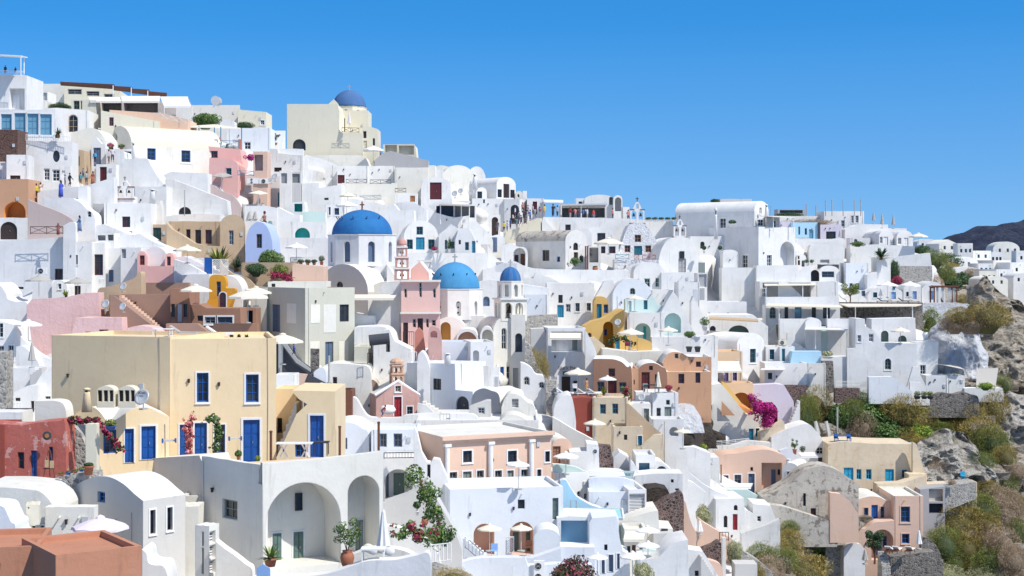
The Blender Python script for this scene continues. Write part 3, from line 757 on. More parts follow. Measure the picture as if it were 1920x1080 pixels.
def person(label,x,yf,hpx=22,pose='stand',top='#5,5,6',bot='#4,5,9',rot=0,dress=False,hat=None,long=False,Y=None,dy=1.6,g=None,bag=None,shirtless=False):
    Y = near(x,yf,Y,dy);b = P(x,yf,Y)
    me,hz,sh = body_mesh(pose)
    key = pose+'b'
    root = empty('person',b,math.radians(rot),label,'person',g)
    H0 = 1.7 if not POSES[pose].get('sit') else 1.28
    s = hpx/FPX*Y/H0;root.scale = (s,s,s)
    if key not in CACHE:
        m = me.copy();m.materials.append(M('skin'));CACHE[key] = m
    bo = bpy.data.objects.new('body',CACHE[key]);COL.objects.link(bo);bo.parent = root
    if not shirtless: cloth(me,lambda c: hz+.0 < c.z < sh.z+.04 and True,.02,'dress' if dress else 'shirt',top,bo)
    if dress:
        k = MB();k.lathe([(.15,hz+.12),(.2,hz-.1),(.26 if not long else .24,.55 if not long else .12)],12);k.build('skirt',top,bo,smooth=True)
    else: cloth(me,lambda c: .3 < c.z <= hz+.06 and abs(c.x) < .22 and (c.y > -.5),.018,'trousers',bot,bo)
    hc = (sh+Vector((0,-.02 if pose != 'bend' else -.07,.235)))
    hr = MB();prof = [(.03,-.13),(.088,-.09),(.102,.0),(.09,.07),(.05,.115),(.005,.125)]
    hr.lathe(prof,12,(hc.x,hc.y+.025,hc.z));
    if long or dress: hr.lathe([(.05,-.35),(.09,-.2),(.09,0)],8,(hc.x,hc.y+.06,hc.z))
    hr.build('hair','hair',bo,smooth=True)
    if hat:
        h = MB();h.lathe([(.2,.03),(.2,.045),(.11,.06),(.1,.15),(.02,.17)],14,hc);h.build('hat',hat,bo)
    if bag:
        q = MB();q.obox((-.15,.12,sh.z-.42),(.3,0,0),(0,.18,0),(0,0,.42));q.build('backpack',bag,bo)
    return root
# -------- plants
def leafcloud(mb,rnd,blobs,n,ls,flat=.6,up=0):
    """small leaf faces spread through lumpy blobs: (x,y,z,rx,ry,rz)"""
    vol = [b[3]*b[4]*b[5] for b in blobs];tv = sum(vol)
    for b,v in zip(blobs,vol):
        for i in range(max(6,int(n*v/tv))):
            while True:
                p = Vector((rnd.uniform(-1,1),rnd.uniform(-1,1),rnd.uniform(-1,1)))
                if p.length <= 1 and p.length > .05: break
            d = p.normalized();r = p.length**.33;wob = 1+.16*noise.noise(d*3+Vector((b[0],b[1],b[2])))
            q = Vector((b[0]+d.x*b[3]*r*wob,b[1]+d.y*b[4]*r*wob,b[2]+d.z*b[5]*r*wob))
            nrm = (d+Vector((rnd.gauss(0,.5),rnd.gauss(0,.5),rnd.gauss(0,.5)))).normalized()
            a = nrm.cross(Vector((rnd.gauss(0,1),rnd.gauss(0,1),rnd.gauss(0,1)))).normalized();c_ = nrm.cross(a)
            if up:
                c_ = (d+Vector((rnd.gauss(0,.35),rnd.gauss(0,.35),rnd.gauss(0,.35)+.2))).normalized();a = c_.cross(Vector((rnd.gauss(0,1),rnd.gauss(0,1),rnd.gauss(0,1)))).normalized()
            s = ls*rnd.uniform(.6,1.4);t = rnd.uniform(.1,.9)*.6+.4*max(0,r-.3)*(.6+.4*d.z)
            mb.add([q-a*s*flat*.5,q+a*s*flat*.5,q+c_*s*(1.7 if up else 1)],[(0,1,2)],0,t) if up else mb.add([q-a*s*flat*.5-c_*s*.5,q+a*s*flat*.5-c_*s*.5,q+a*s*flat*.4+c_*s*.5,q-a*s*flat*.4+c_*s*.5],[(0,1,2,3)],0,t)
BUSHV = {}
def bushmesh(kind,var):
    k = (kind,var)
    if k in BUSHV: return BUSHV[k]
    rnd = random.Random(hash(var)*13+len(kind));mb = MB();blobs = [(0,0,.38,.78,.78,.50)]
    for i in range(11):
        a = rnd.uniform(0,2*PI);r = rnd.uniform(.35,.78);s = rnd.uniform(.22,.42)
        blobs.append((math.cos(a)*r,math.sin(a)*r,rnd.uniform(.18,.55)*(1.1-r*.35),s,s,s*rnd.uniform(.8,1.1)))
    for i in range(5): blobs.append((rnd.uniform(-.4,.4),rnd.uniform(-.4,.4),rnd.uniform(.6,.82),.26,.26,.2))
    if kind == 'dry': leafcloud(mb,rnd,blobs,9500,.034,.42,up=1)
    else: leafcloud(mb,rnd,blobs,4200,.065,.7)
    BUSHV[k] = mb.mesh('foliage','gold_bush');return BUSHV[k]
BN = [0]
def bush(label,x,yc,wpx,hpx,mat='gold_bush',kind='dry',Y=None,dy=0,g='shrubs on the cliff',n='shrub',cat='shrub',trunk=False):
    """mound whose base centre is at yc+hpx/2"""
    yb = yc+hpx/2;Y = (Y or D(x,yb))-dy;b = P(x,yb,Y);BN[0] += 1
    w = wpx/FPX*Y/2*1.0;h = hpx/FPX*Y/.98
    root = empty(n,b,random.uniform(0,6.28),label,cat,g)
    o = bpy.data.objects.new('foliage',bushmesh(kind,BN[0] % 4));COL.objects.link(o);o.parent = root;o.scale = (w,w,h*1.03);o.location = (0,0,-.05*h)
    o.material_slots[0].link = 'OBJECT';o.material_slots[0].material = M(mat)
    core = MB();core.lathe([(w*.25,-h*.35),(w*.5,0),(w*.52,h*.25),(w*.36,h*.48),(w*.1,h*.6)],10);core.build('branches',mat,root,smooth=True)
    return root
def potmesh(mb,r,h,amph=False):
    if amph: mb.lathe([(r*.5,0),(r*.8,h*.25),(r,h*.6),(r*.85,h*.85),(r*.6,h*.93),(r*.75,h)],16)
    else: mb.lathe([(r*.7,0),(r*.95,h*.85),(r*1.08,h*.86),(r*1.08,h),(r*.9,h)],14)
def potplant(label,x,yf,wpx,hpx,mat='green_bush',pot='clay',pfrac=.35,pw=.5,style='bush',Y=None,dy=1.2,g='potted plants on the terraces',amph=False,n='potted_plant',cat='potted plant'):
    Y = near(x,yf,Y,dy);b = P(x,yf,Y);w = wpx/FPX*Y;h = hpx/FPX*Y
    root = empty(n,b,random.uniform(0,6),label,cat,g);ph = h*pfrac
    pm = MB();potmesh(pm,w*pw/2,ph,amph);pm.build('pot',pot,root,smooth=True)
    rnd = random.Random(int(x*7+yf))
    if style == 'agave': blades(root,w,h-ph,ph*.9,mat,rnd)
    elif style == 'topiary':
        t = MB();t.tube([(0,0,ph),(0,0,h*.7)],.03,6);t.build('stem','wood',root)
        l = MB();leafcloud(l,rnd,[(0,0,h*.75,w*.45,w*.45,h*.25)],260,.14);l.build('crown',mat,root)
    elif style == 'tree':
        t = MB()
        for i in range(5): a = rnd.uniform(0,6.28);t.tube([(0,0,ph*.9),(math.cos(a)*w*.12,math.sin(a)*w*.12,h*.55),(math.cos(a)*w*.4,math.sin(a)*w*.4,h*rnd.uniform(.6,.95))],.025,5,r2=.01)
        t.build('stem','wood',root)
        bl = [(rnd.uniform(-.32,.32)*w,rnd.uniform(-.3,.3)*w,ph+(h-ph)*rnd.uniform(.25,.95),w*.16,w*.16,h*.09) for _ in range(11)]
        l = MB();leafcloud(l,rnd,bl,900,max(.07,w*.05),.6);l.build('foliage',mat,root)
    else:
        l = MB();leafcloud(l,rnd,[(0,0,ph+(h-ph)*.5,w*.42,w*.42,(h-ph)*.5),(w*.2,0,ph+(h-ph)*.35,w*.3,w*.3,(h-ph)*.35),(-w*.2,0,ph+(h-ph)*.45,w*.28,w*.28,(h-ph)*.4)],420,max(.08,w*.09));l.build('foliage',mat,root)
    return root
def blades(root,w,h,z0,mat,rnd,n=38):
    l = MB()
    for i in range(n):
        a = rnd.uniform(0,2*PI);e = rnd.uniform(.15,1.3);L = math.hypot(w*.5*math.cos(e),h*math.sin(e))*rnd.uniform(.8,1.1);d = Vector((math.cos(a)*math.cos(e),math.sin(a)*math.cos(e),math.sin(e)))
        sd_ = Vector((-math.sin(a),math.cos(a),0));p0 = Vector((0,0,z0));bw = max(.05,w*.028);pts = [p0+d*L*t+Vector((0,0,-.28*L*t*t*math.cos(e))) for t in (0,.35,.7,1)]
        ws = [bw,bw*1.3,bw,.004];vs = []
        for p,q in zip(pts,ws): vs += [p-sd_*q,p+sd_*q]
        l.add(vs,[(0,1,3,2),(2,3,5,4),(4,5,7,6)],0,rnd.random())
    l.build('leaves',mat,root)
def agave(label,x,yf,wpx,hpx,mat='dark_bush',Y=None,dy=.8,n='agave',cat='plant',num=46):
    Y = near(x,yf,Y,dy);b = P(x,yf,Y);root = empty(n,b,0,label,cat);rnd = random.Random(int(x))
    s = MB();s.lathe([(.25,-.3),(.3,0),(.12,hpx/FPX*Y*.25)],8);s.build('stem','wood',root)
    blades(root,wpx/FPX*Y,hpx/FPX*Y,.1,mat,rnd,num);return root
def vine(label,pts,rpx,leaf='green_bush',fl='magenta',Y=None,dy=1.0,n='bougainvillea',cat='climbing plant',dens=1.0,ff=.3):
    """climber along photo points; leaves and flowers as separate parts"""
    x0,y0 = pts[-1];Y = near(x0,y0,Y,dy);rnd = random.Random(int(x0*3+y0));b = P(x0,y0,Y)
    root = empty(n,b,0,label,cat);w3 = [P(x,y,Y)-b for x,y in pts];r = rpx/FPX*Y
    st = MB()
    for k in range(3): st.tube([p+Vector((rnd.uniform(-.12,.12),rnd.uniform(-.1,.1),0)) for p in w3],.03,5)
    st.build('stem','wood',root)
    bl = []
    for a,c in zip(w3,w3[1:]):
        k = max(3,int((c-a).length/r*3))
        for i in range(k): q = a.lerp(c,i/k)+Vector((rnd.uniform(-.5,.5)*r,rnd.uniform(-.4,.4)*r,rnd.uniform(-.5,.5)*r));s = r*rnd.uniform(.35,.8);bl.append((q.x,q.y,q.z,s,s*.7,s))
    bl += [(q[0]+rnd.uniform(-1,1)*r,q[1]+rnd.uniform(-.3,.3),q[2]+rnd.uniform(-1,1)*r,q[3]*.6,q[4]*.6,q[5]*.6) for q in bl]
    num = int(sum(b_[3]**2 for b_ in bl)*260*dens)+250
    l = MB();leafcloud(l,rnd,bl,num,.12,.8);l.build('foliage',leaf,root)
    if fl:
        fb = [b_ for b_ in bl if rnd.random() < ff];f_ = MB();leafcloud(f_,rnd,[(q[0],q[1]-.12,q[2],q[3]*.7,q[4]*.8,q[5]*.7) for q in fb] or bl[:1],int(num*ff*.55)+40,.12,.9);f_.build('flowers',fl,root)
    return root
def tree(label,x,yf,wpx,hpx,mat='olive_bush',Y=None,dy=1.0,n='olive_tree',th=.25):
    Y = near(x,yf,Y,dy);b = P(x,yf,Y);w = wpx/FPX*Y;h = hpx/FPX*Y;rnd = random.Random(int(x));root = empty(n,b,0,label,'tree')
    t = MB();bl = []
    t.tube([(0,0,-.3),(w*.02,0,h*.2),(0,0,h*.42)],.12,7,r2=.07)
    for i in range(9):
        a = rnd.uniform(0,6.28);e = (math.cos(a)*w*.32,math.sin(a)*w*.32,h*rnd.uniform(.45,.92));t.tube([(0,0,h*th),(e[0]*.4,e[1]*.4,h*.5),e],.05,5,r2=.015)
        bl.append((*e,w*.2,w*.2,h*.13))
    bl += [(rnd.uniform(-.2,.2)*w,rnd.uniform(-.2,.2)*w,h*rnd.uniform(.5,.88),w*.2,w*.2,h*.12) for _ in range(6)]
    t.build('trunk','wood',root);l = MB();leafcloud(l,rnd,bl,2600,.13,.5);l.build('crown',mat,root);return root
# -------- roof and terrace furniture
def lounger(label,x,yf,wpx,mat='ww',cush='wcanvas',Y=None,dy=1.6,rot=0):
    Y = near(x,yf,Y,dy);b = P(x,yf,Y);L = 1.9;root = empty('sun_lounger',b,math.radians(rot),label,'sun lounger','sun loungers on the terraces')
    f = MB();f.box(-.95,-.32,.24,.95,.32,.3);f.build('frame',mat,root)
    for sx in (-.85,.7):
        for sy in (-.28,.24): q = MB();q.box(sx,sy,0,sx+.06,sy+.05,.24);q.build('leg',mat,root)
    c = MB();c.box(-.2,-.3,.3,.93,.3,.38);c.obox((-.2,-.3,.3),(-.62,0,.42),(0,.6,0),(.05,0,.08));c.build('cushion',cush,root);return root
def chair(label,x,yf,mat='ww',Y=None,dy=1.6,rot=0,g='chairs on the terraces'):
    Y = near(x,yf,Y,dy);b = P(x,yf,Y);root = empty('chair',b,math.radians(rot),label,'chair',g)
    s = MB();s.box(-.24,-.24,.43,.24,.24,.47);s.build('seat',mat,root)
    k = MB();k.box(-.24,.2,.47,.24,.24,.9);k.build('backrest',mat,root)
    for sx in (-.22,.18):
        for sy in (-.22,.18): q = MB();q.box(sx,sy,0,sx+.04,sy+.04,.43);q.build('leg',mat,root)
    return root
def table(label,x,yf,mat='ww',Y=None,dy=1.8,w=.9,h=.74,rot=0,cross=False):
    Y = near(x,yf,Y,dy);b = P(x,yf,Y);root = empty('table',b,math.radians(rot),label,'table','tables on the terraces')
    t = MB();t.box(-w/2,-.4,h-.05,w/2,.4,h);t.build('table_top',mat,root)
    if cross:
        for s in (-1,1):
            q = MB();q.obox((s*w*.3-.25,-.04,0),(.09,0,0),(0,.08,0),(.42,0,h-.05));q.obox((s*w*.3+.17,-.04,0),(.09,0,0),(0,.08,0),(-.42,0,h-.05));q.build('leg',mat,root)
    else:
        for sx in (-w/2+.05,w/2-.1):
            for sy in (-.36,.3): q = MB();q.box(sx,sy,0,sx+.05,sy+.05,h-.05);q.build('leg',mat,root)
    return root
def acunit(label,x,yf,wpx,hpx,Y=None,dy=1.0,col='ww',rot=0,fans=1):
    Y = near(x,yf,Y,dy);b = P(x,yf,Y);w = wpx/FPX*Y;h = hpx/FPX*Y;root = empty('air_conditioner',b,math.radians(rot),label,'air conditioner','air conditioner units')
    q = MB();q.box(-w/2,0,.06,w/2,w*.45,h);q.box(-w*.42,.05,0,-w*.32,w*.4,.06);q.box(w*.32,.05,0,w*.42,w*.4,.06);q.build('casing',col,root)
    for i in range(fans):
        zc = h*(i+.52)/fans;r = min(w*.34,h/fans*.42);f = MB();F = Frame((-w*.1,0,0),(1,0,0),(0,1,0))
        lo = [(r*math.cos(2*PI*k/16),zc+r*math.sin(2*PI*k/16)) for k in range(16)]
        ringstrip(f,F,lo,[(a*.88,zc+(b_-zc)*.88) for a,b_ in lo],-.04,0)
        for k in range(4): a = PI*k/4;f.obox(F(-r*.9*math.cos(a),zc-r*.9*math.sin(a),-.03),(1.8*r*math.cos(a),0,1.8*r*math.sin(a)),(0,.015,0),(0,0,.02))
        fo = f.build('fan_grille','ltgrey',root);g = MB();g.add([F(*p,-.01) for p in lo],[tuple(range(16))]);g.build('fan','black',fo)
    return root
def chimney(label,x,yt,wpx,yf,m='white',Y=None,dy=.8,n='chimney',flare=1.5):
    Y = near(x,yf,Y,dy);b = P(x,yf,Y);w = wpx/FPX*Y/2;h = (yf-yt)/FPX*Y;root = empty(n,b,0,label,'chimney','chimneys on the roofs')
    q = MB();q.lathe([(w*flare,-.3),(w,h*.7),(w,h*.76)],14);q.build('stack',m,root,smooth=True)
    for k in range(4): a = PI/4+k*PI/2;p = MB();p.tube([(math.cos(a)*w*.75,math.sin(a)*w*.75,h*.74),(math.cos(a)*w*.75,math.sin(a)*w*.75,h*.9)],w*.14,5);p.build('post',m,root)
    c = MB();c.lathe([(w*1.15,h*.89),(w*1.15,h*.95),(w*.5,h)],14);c.build('cap',m,root);i = MB();i.lathe([(w*.55,h*.74),(w*.55,h*.9)],10);i.build('flue','black',root)
    return root
def slab(label,pts,thick=.08,mat='canvas',n='awning',c='awning',Ys=None,g=None,posts=(),pmat='ww',phpx=30,dy=0):
    """flat sheet through photo points with a depth each: pts [(px,py,Y)..]; posts: (px,py,Y,height m)"""
    W = [P(*p) for p in pts];o = sum(W,Vector())/len(W);root = empty(n,o,0,label,c,g)
    q = MB();k = len(W);vs = [v-o for v in W]+[v-o-Vector((0,0,thick)) for v in W]
    q.add(vs,[tuple(range(k)),tuple(range(2*k-1,k-1,-1))]+[(i,(i+1) % k,k+(i+1) % k,k+i) for i in range(k)]);q.build('cloth' if 'anvas' in mat else 'sheet',mat,root)
    for px,py,Yp,hh in posts:
        t = P(px,py,Yp)-o;p = MB();p.tube([t,t-Vector((0,0,hh))],.07,6);p.build('post',pmat,root)
    return root
def awning(label,x0,yt,x1,yb,Yw,out=1.6,mat='canvas',lean=0,g='awnings over doors and windows',posts=False):
    """sloping cloth from the wall (yt) out to the front edge (yb)"""
    a = P(x0,yt,Yw);b = P(x1,yt,Yw);c = P(x1+lean,yb,Yw-out);d = P(x0+lean,yb,Yw-out);o = (a+b)/2
    root = empty('awning',o,0,label,'awning',g);q = MB();n = 8;rows = []
    for j in range(5):
        t = j/4;r = []
        for i in range(n+1): s = i/n;p = a.lerp(b,s).lerp(d.lerp(c,s),t);p = p-o-Vector((0,0,.09*math.sin(PI*t)*(1+.4*math.sin(s*PI*6))));r.append(p)
        rows.append(r)
    rows.append([p-Vector((0,0,.16)) for p in rows[-1]])
    vs = [p for r in rows for p in r];q.add(vs,[(j*(n+1)+i,j*(n+1)+i+1,(j+1)*(n+1)+i+1,(j+1)*(n+1)+i) for j in range(5) for i in range(n)]);q.build('cloth',mat,root,smooth=True)
    f = MB();f.tube([a-o,d-o],.025,5);f.tube([b-o,c-o],.025,5);f.tube([d-o,c-o],.025,5);f.build('frame','ltgrey',root)
    if posts:
        for e in (d,c): p = MB();p.tube([e-o,e-o-Vector((0,0,2.3))],.04,6);p.build('post','ww',root)
    return root
def pole(label,x,yt,yf,r=.05,mat='greyw',Y=None,dy=.6,n='pole',cat='pole',g=None):
    Y = near(x,yf,Y,dy);b = P(x,yf,Y);h = (P(x,yt,Y)-b).z;q = MB();q.tube([(0,0,-.3),(0,0,h)],r,8);q.lathe([(r*1.3,h-.05),(r*1.3,h+.02),(r*.5,h+.06)],8)
    return q.build(n,mat,None,label=label,cat=cat,group=g,loc=b)
def lattice(label,x0,y0,x1,y1,mat='ww',Y=None,dy=.5,n='lattice_screen',cat='screen',step=.18):
    Y = near((x0+x1)/2,y1,Y,dy);a = P(x0,y1,Y);w = (x1-x0)/FPX*Y;h = (y1-y0)/FPX*Y;root = empty(n,a,0,label,cat)
    f = MB();F = Frame((0,0,0),(1,0,0),(0,1,0));lo = [(0,0),(w,0),(w,h),(0,h)];ringstrip(f,F,lo,inset(lo,.07),-.03,.05);f.build('frame',mat,root)
    q = MB();k = int((w+h)/step)
    for i in range(1,k):
        s = i*step
        for fl in (0,1):
            x_a,z_a = (s,0) if s < w else (w,s-w);x_b,z_b = (0,s) if s < h else (s-h,h)
            if fl: x_a,x_b = w-x_a,w-x_b
            q.tube([(x_a,.01*fl,z_a),(x_b,.01*fl,z_b)],.018,4)
    q.build('slats',mat,root);return root
def dome(root,c,R,h,mat,n=36,m_=14,name='dome',parent=None):
    d = MB();d.lathe([(max(R*math.cos(PI/2*i/m_),.01),h*math.sin(PI/2*i/m_)) for i in range(m_+1)],n,c);return d.build(name,mat,root,smooth=True)
def cross(root,c,s,mat='greyw'):
    q = MB();c = Vector(c);q.box(c.x-s*.07,c.y-s*.07,c.z,c.x+s*.07,c.y+s*.07,c.z+s);q.box(c.x-s*.32,c.y-s*.06,c.z+s*.55,c.x+s*.32,c.y+s*.06,c.z+s*.7);q.lathe([(s*.16,0),(s*.12,.1),(s*.02,.15)],8,c)
    return q.build('cross',mat,root)
def mtx(o): return Matrix.Translation(o.location) @ Matrix.Rotation(o.rotation_euler.z,4,'Z')
def INTO(root,sub):
    """moves the parts of block `sub` under the thing `root`, keeping them where they are"""
    T = mtx(root).inverted() @ mtx(sub)
    for ch in [o for o in COL.objects if o.parent == sub]:
        ch.parent = root;ch.matrix_basis = T @ Matrix.Translation(ch.location)
    bpy.data.objects.remove(sub);return root
def HB(root,spec,op='',**kw): return INTO(root,H('part',spec,op,**kw))
def drum(root,c,R,h,win='a',k=8,m='white',col='gblue',a0=None,cornice=.12,ww=.28,wh=(.15,.72),back=None):
    """polygonal drum with one arched recess per facet; c = base centre in root space"""
    a0 = -PI/2 if a0 is None else a0;mb = MB();c = Vector(c)
    for i in range(k):
        p = c+Vector((R*math.cos(a0+2*PI*i/k),R*math.sin(a0+2*PI*i/k),0));q = c+Vector((R*math.cos(a0+2*PI*(i+1)/k),R*math.sin(a0+2*PI*(i+1)/k),0))
        L = (q-p).length;ax = (q-p)/L;nn = Vector((-ax.y,ax.x,0));F = Frame(p,ax,nn)
        outer = [(0,0),(L,0),(L,h),(0,h)]
        loop = holeshape(L*(.5-ww/2),h*wh[0],L*(.5+ww/2),h*wh[1],1,8);n = len(loop)
        mb.add([F(*v,0) for v in loop]+[F(*v,.35) for v in loop],[(j,(j+1) % n,n+(j+1) % n,n+j) for j in range(n)])
        flat = outer+loop;tri = tessellate_polygon([[Vector((*v,0)) for v in outer],[Vector((*v,0)) for v in loop]]);mb.add([F(*v,0) for v in flat],[t for t in tri])
        if win == 'a' and nn.y > -.3 or back:
            w_ = MB();w_.add([F(*v,.32) for v in loop],[tuple(range(n))]);w_.build('window',back or col,root)
        elif nn.y > -.3:
            w_ = MB();w_.add([F(*v,.34) for v in loop],[tuple(range(n))]);wo = w_.build('window',m,root)
            for j in range(3):
                e = MB();rr = L*ww*.2;zz = h*(wh[0]+.1+.18*j);e.add([F(L*.5+rr*math.cos(t),zz+rr*math.sin(t),.3) for t in [2*PI*s/12 for s in range(12)]],[tuple(range(12))]);e.build('pane','black',wo)
    o = mb.build('drum',m,root);cr = MB();
    cr.lathe([(R*1.0,h-.02),(R*1.025,h+cornice*.4),(R*1.025,h+cornice),(R*.8,h+cornice+.02)],k,c,a0=a0);cr.build('cornice',m,root)
    return o

# ================================================================ top left corner
r = H('white tower house with a shaded roof terrace at the top left corner','b -60 141 50 212','N18,166,46,207,,1.2;>D24,178,38,206,ww;N-18,166,-2,207,,1.2;>D-14,180,-4,206,ww',d=7,Y=196)
slab('white beam pergola over the roof terrace of the tower house',[(-40,100,192),(40,104,192),(52,107,199),(-40,102,199)],.12,'ww','pergola','pergola',posts=[(39,104,192,2.6),(-20,103,192,2.6),(45,106,198,2.2)])
rail('white railing on the roof edge of the tower house',-30,131,45,134,9,'ww','h',Y=195)
H('white house with a glazed sun room under the tower house','b -30 205 104 258','w27,212,48,253,bglass;w51,213,72,253,bglass;w75,214,97,253,bglass;w2,214,22,253,bglass',Y=191,d=5,yaw=4,n='glazed_house')
r = H('white house with an oval window and a balustraded roof','b 33 264 135 350','c99,282,112,304,dwood;W82,316,93,338,ww;W98,318,112,340,ww;D116,320,126,344,ww',Y=186,d=4.5,yaw=6)
rail('white balustrade along the roof of the house with the oval window',35,251,131,256,13,'ww','bars',Y=186.4,dy=.2)
agave('spiky plant in the corner of the balustraded roof',108,254,20,16,Y=187)
H('brown brick tower at the left edge below the sun room','b -40 243 33 304',m='brick',n='brick_building',Y=183,d=4)
H('narrow white house below the brick tower','b 12 290 53 352','D19,329,38,340,dwood',Y=180,d=4,yaw=8)
WALL('white wall with a glass door under the brick tower','b -30 303 14 340','D1,306,9,336,ww',d=2,Y=181.5)
r = H('pink house with a wide arched opening at the left edge','b -60 336 53 412','n7,378,48,409,orange,2;W-20,380,-5,409',m='peach',n='pink_house',Y=177,d=5,roof='ppeach')
H('white house with a dark arched gate below the pink arch','b -60 408 57 452','A0,416,32,449,dwood',Y=174,d=3,yaw=3)
H('cream white house with an arched tan window on the upper left slope','p 258 62 204 107 202 166 207','a128,215,146,248,cane',Y=204,d=6,yaw=3)
H('long cream house with one small red window below the awnings','p 262 189 207 300 228','W205,220,213,236,redw',m='ivory',Y=207,d=7,yaw=14,n='cream_house')
H('pink terrace wall under the restaurant railing','p 240 205 206 298 212 352 224',m='ppeach',n='pink_house',Y=212,d=6)
H('pale grey flat building with a tall front at the top left','b 66 157 122 202',m='creamw',Y=232,d=8,n='grey_building',c='building')
H('long cream building shaded by a brown pergola on the skyline','p 200 120 153 160 157 225 170','W127,167,153,177,grey;W162,171,186,180,grey;W195,176,214,184,grey',m='ivory',Y=228,d=8,yaw=5,n='cream_building',c='building')
slab('brown wooden pergola roof stepping down along the skyline',[(113,153,226),(214,158,222),(216,163,222),(114,156,226)],.35,'wood','pergola','pergola',posts=[(212,160,222,2.6)])
slab('second brown pergola beam stepping down right of the first',[(213,161,222),(248,163,221),(249,169,221),(213,165,222)],.35,'wood','pergola','pergola',posts=[(246,164,221,2)])
slab('third brown pergola beam stepping down towards the awnings',[(247,166,221),(280,168,220),(281,174,220),(247,170,221)],.35,'wood','pergola','pergola',posts=[(277,170,220,2)])
slab('lowest brown pergola beam beside the white awning',[(278,171,220),(313,174,219),(312,179,219),(278,175,220)],.35,'wood','pergola','pergola')
H('white cube with a lattice side beside the grey flat building','b 50 172 90 192','v53,176,66,186,ww;v70,174,88,188,ww',Y=219,d=4,n='roof_cabin')
H('low cream block below the lattice cube','b 50 189 85 208',m='creamw',Y=214,d=4,n='roof_cabin')
bush('low green hedge on the terrace of the cream building',112,198,48,12,'dark_bush','leaf',Y=216,n='hedge',cat='hedge',g=None)
H('small cream roof house with a green shutter','b 134 187 180 210','W138,189,149,205,sgreen;W151,189,154,205,ivory',m='ivory',Y=214,d=4,n='cream_house')
# restaurant terrace
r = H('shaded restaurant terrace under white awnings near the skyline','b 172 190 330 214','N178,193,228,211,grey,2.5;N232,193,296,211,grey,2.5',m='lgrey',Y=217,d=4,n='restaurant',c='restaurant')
awning('long cream awning over the left half of the restaurant terrace',165,182,225,190,216,2,'wcanvas',4)
awning('long cream awning over the right half of the restaurant terrace',228,180,300,190,216,2,'wcanvas',0)
awning('white awning sloping to the right end of the restaurant terrace',300,181,352,200,216,3,'wcanvas',8,posts=True)
rail('grey blue railing at the right end of the restaurant terrace',298,211,352,224,10,'ltgrey','x',Y=211.5)
H('grey flat house behind the hedge on the skyline','p 236 335 197 450 197',m='lgrey',Y=250,d=8,yaw=12,n='grey_house')
H('cream flat house at the right end of the upper left skyline','p 238 446 203 453 206 499 210','w488,225,496,234,ww',m='ivory',Y=248,d=6,n='cream_house')
q = MB();q.tube([(0,-.5,0),(0,1.2,.0)],.75,14);q.tube([(-.4,0,-1.1),(0,0,0)],.06,5);q.tube([(.5,0,-1.1),(.1,0,0)],.06,5)
q.build('water_tank','ltgrey',None,smooth=False,label='round steel water tank on the grey flat roof',cat='water tank',loc=P(405,189,246))
bush('dark green hedge in front of the grey flat house',385,222,62,24,'green_bush','leaf',Y=226,n='hedge',cat='hedge',g=None)
bush('small hedge before the cream skyline house',458,234,40,13,'dark_bush','leaf',Y=236,n='hedge',cat='hedge',g=None)
H('small white barrel roof shed beside the hedge','v 408 224 440 240 232',Y=233,d=3,n='shed',c='shed')
# vaulted house
r = H('large whitewashed barrel vault house with two blue windows','v 197 232 247 345 274','a205,248,220,263,gblue',side='w276,278,292,300,blue;w340,282,357,304,blue',yaw=-52,d=13.2,m='creamw',Y=203,roof='ivory')
H('white block under the right end of the barrel vault house','p 348 302 330 320 322 389 325',Y=197,d=3)
r = H('white house with a little pediment over its grey door','s 318 133 250 143 246 170 240 186 246 198 262',m='creamw',Y=196,d=6,yaw=0)
HB(r,'p 318 171 270 173 268 180 258 186 264 190 269 197 270 200 320','D175,277,189,312,gblue',d=1,Y=194.5)
H('small tan house with one dark window left of the pediment door','p 326 136 279 157 282 160 326','W141,293,149,311,dwood',m='tan',Y=192,d=3,n='tan_house')
WALL('white parapet with flower pots in front of the barrel vault gable','b 199 279 248 300','W232,284,246,294,dwood',Y=193.5,d=1.2)
H('white sloping buttress house below the barrel vault','s 372 219 290 225 283 233 286 236 297 262 297 276 298 284 312 296 332 313 352 322 366',Y=190,d=4.5)
r = H('white gate house with dark door posts beside the crowd steps','b 180 308 217 352','D187,313,200,344,maroon;',Y=187,d=1.6,n='gate_house')
WALL('narrow white pillar left of the crowd on the steps','b 122 311 132 345',Y=184,d=.8)
potplant('dark red flowers on the parapet by the vault gable',207,280,14,12,'crimson','clay',Y=192)
potplant('green plant on the parapet by the vault gable',228,280,14,10,'green_bush','clay',Y=192)
chimney('slim white chimney at the right corner of the parapet',250,266,5,296,Y=192)
# teal pergola restaurant
slab('cream cloth roof on teal posts over the pink terrace',[(352,236,222),(402,233,222),(452,240,218),(400,239,214),(356,238,214)],.1,'canvas','pergola','pergola',posts=[(373,236,215,4.0),(402,239,214,3.6),(414,238,214,5.0),(453,240,218,4.5)],pmat='tealb')
rail('teal lattice railing on the pink house left of the pillar',381,261,408,262,13,'tealb','x',Y=212)
rail('teal lattice railing on the pink house right of the pillar',414,263,448,265,13,'tealb','x',Y=212)
WALL('short red pillar between the two teal railings','b 407 258 413 276',m='rosy',Y=212,d=.5,n='pillar',c='pillar')
WALL('red pillar at the right end of the teal railings','b 447 261 452 280',m='rosy',Y=212,d=.5,n='pillar',c='pillar')
r = H('pink house under the teal railed terrace','p 326 386 274 450 280 456 320','W392,283,408,296,dred',m='pink',n='pink_house',Y=210,d=5)
H('low pink barrel vault with a small blue framed window','v 392 297 446 328 310','w424,315,434,329,tealb',m='pink',n='pink_vault',Y=206,d=6,trim='pink')
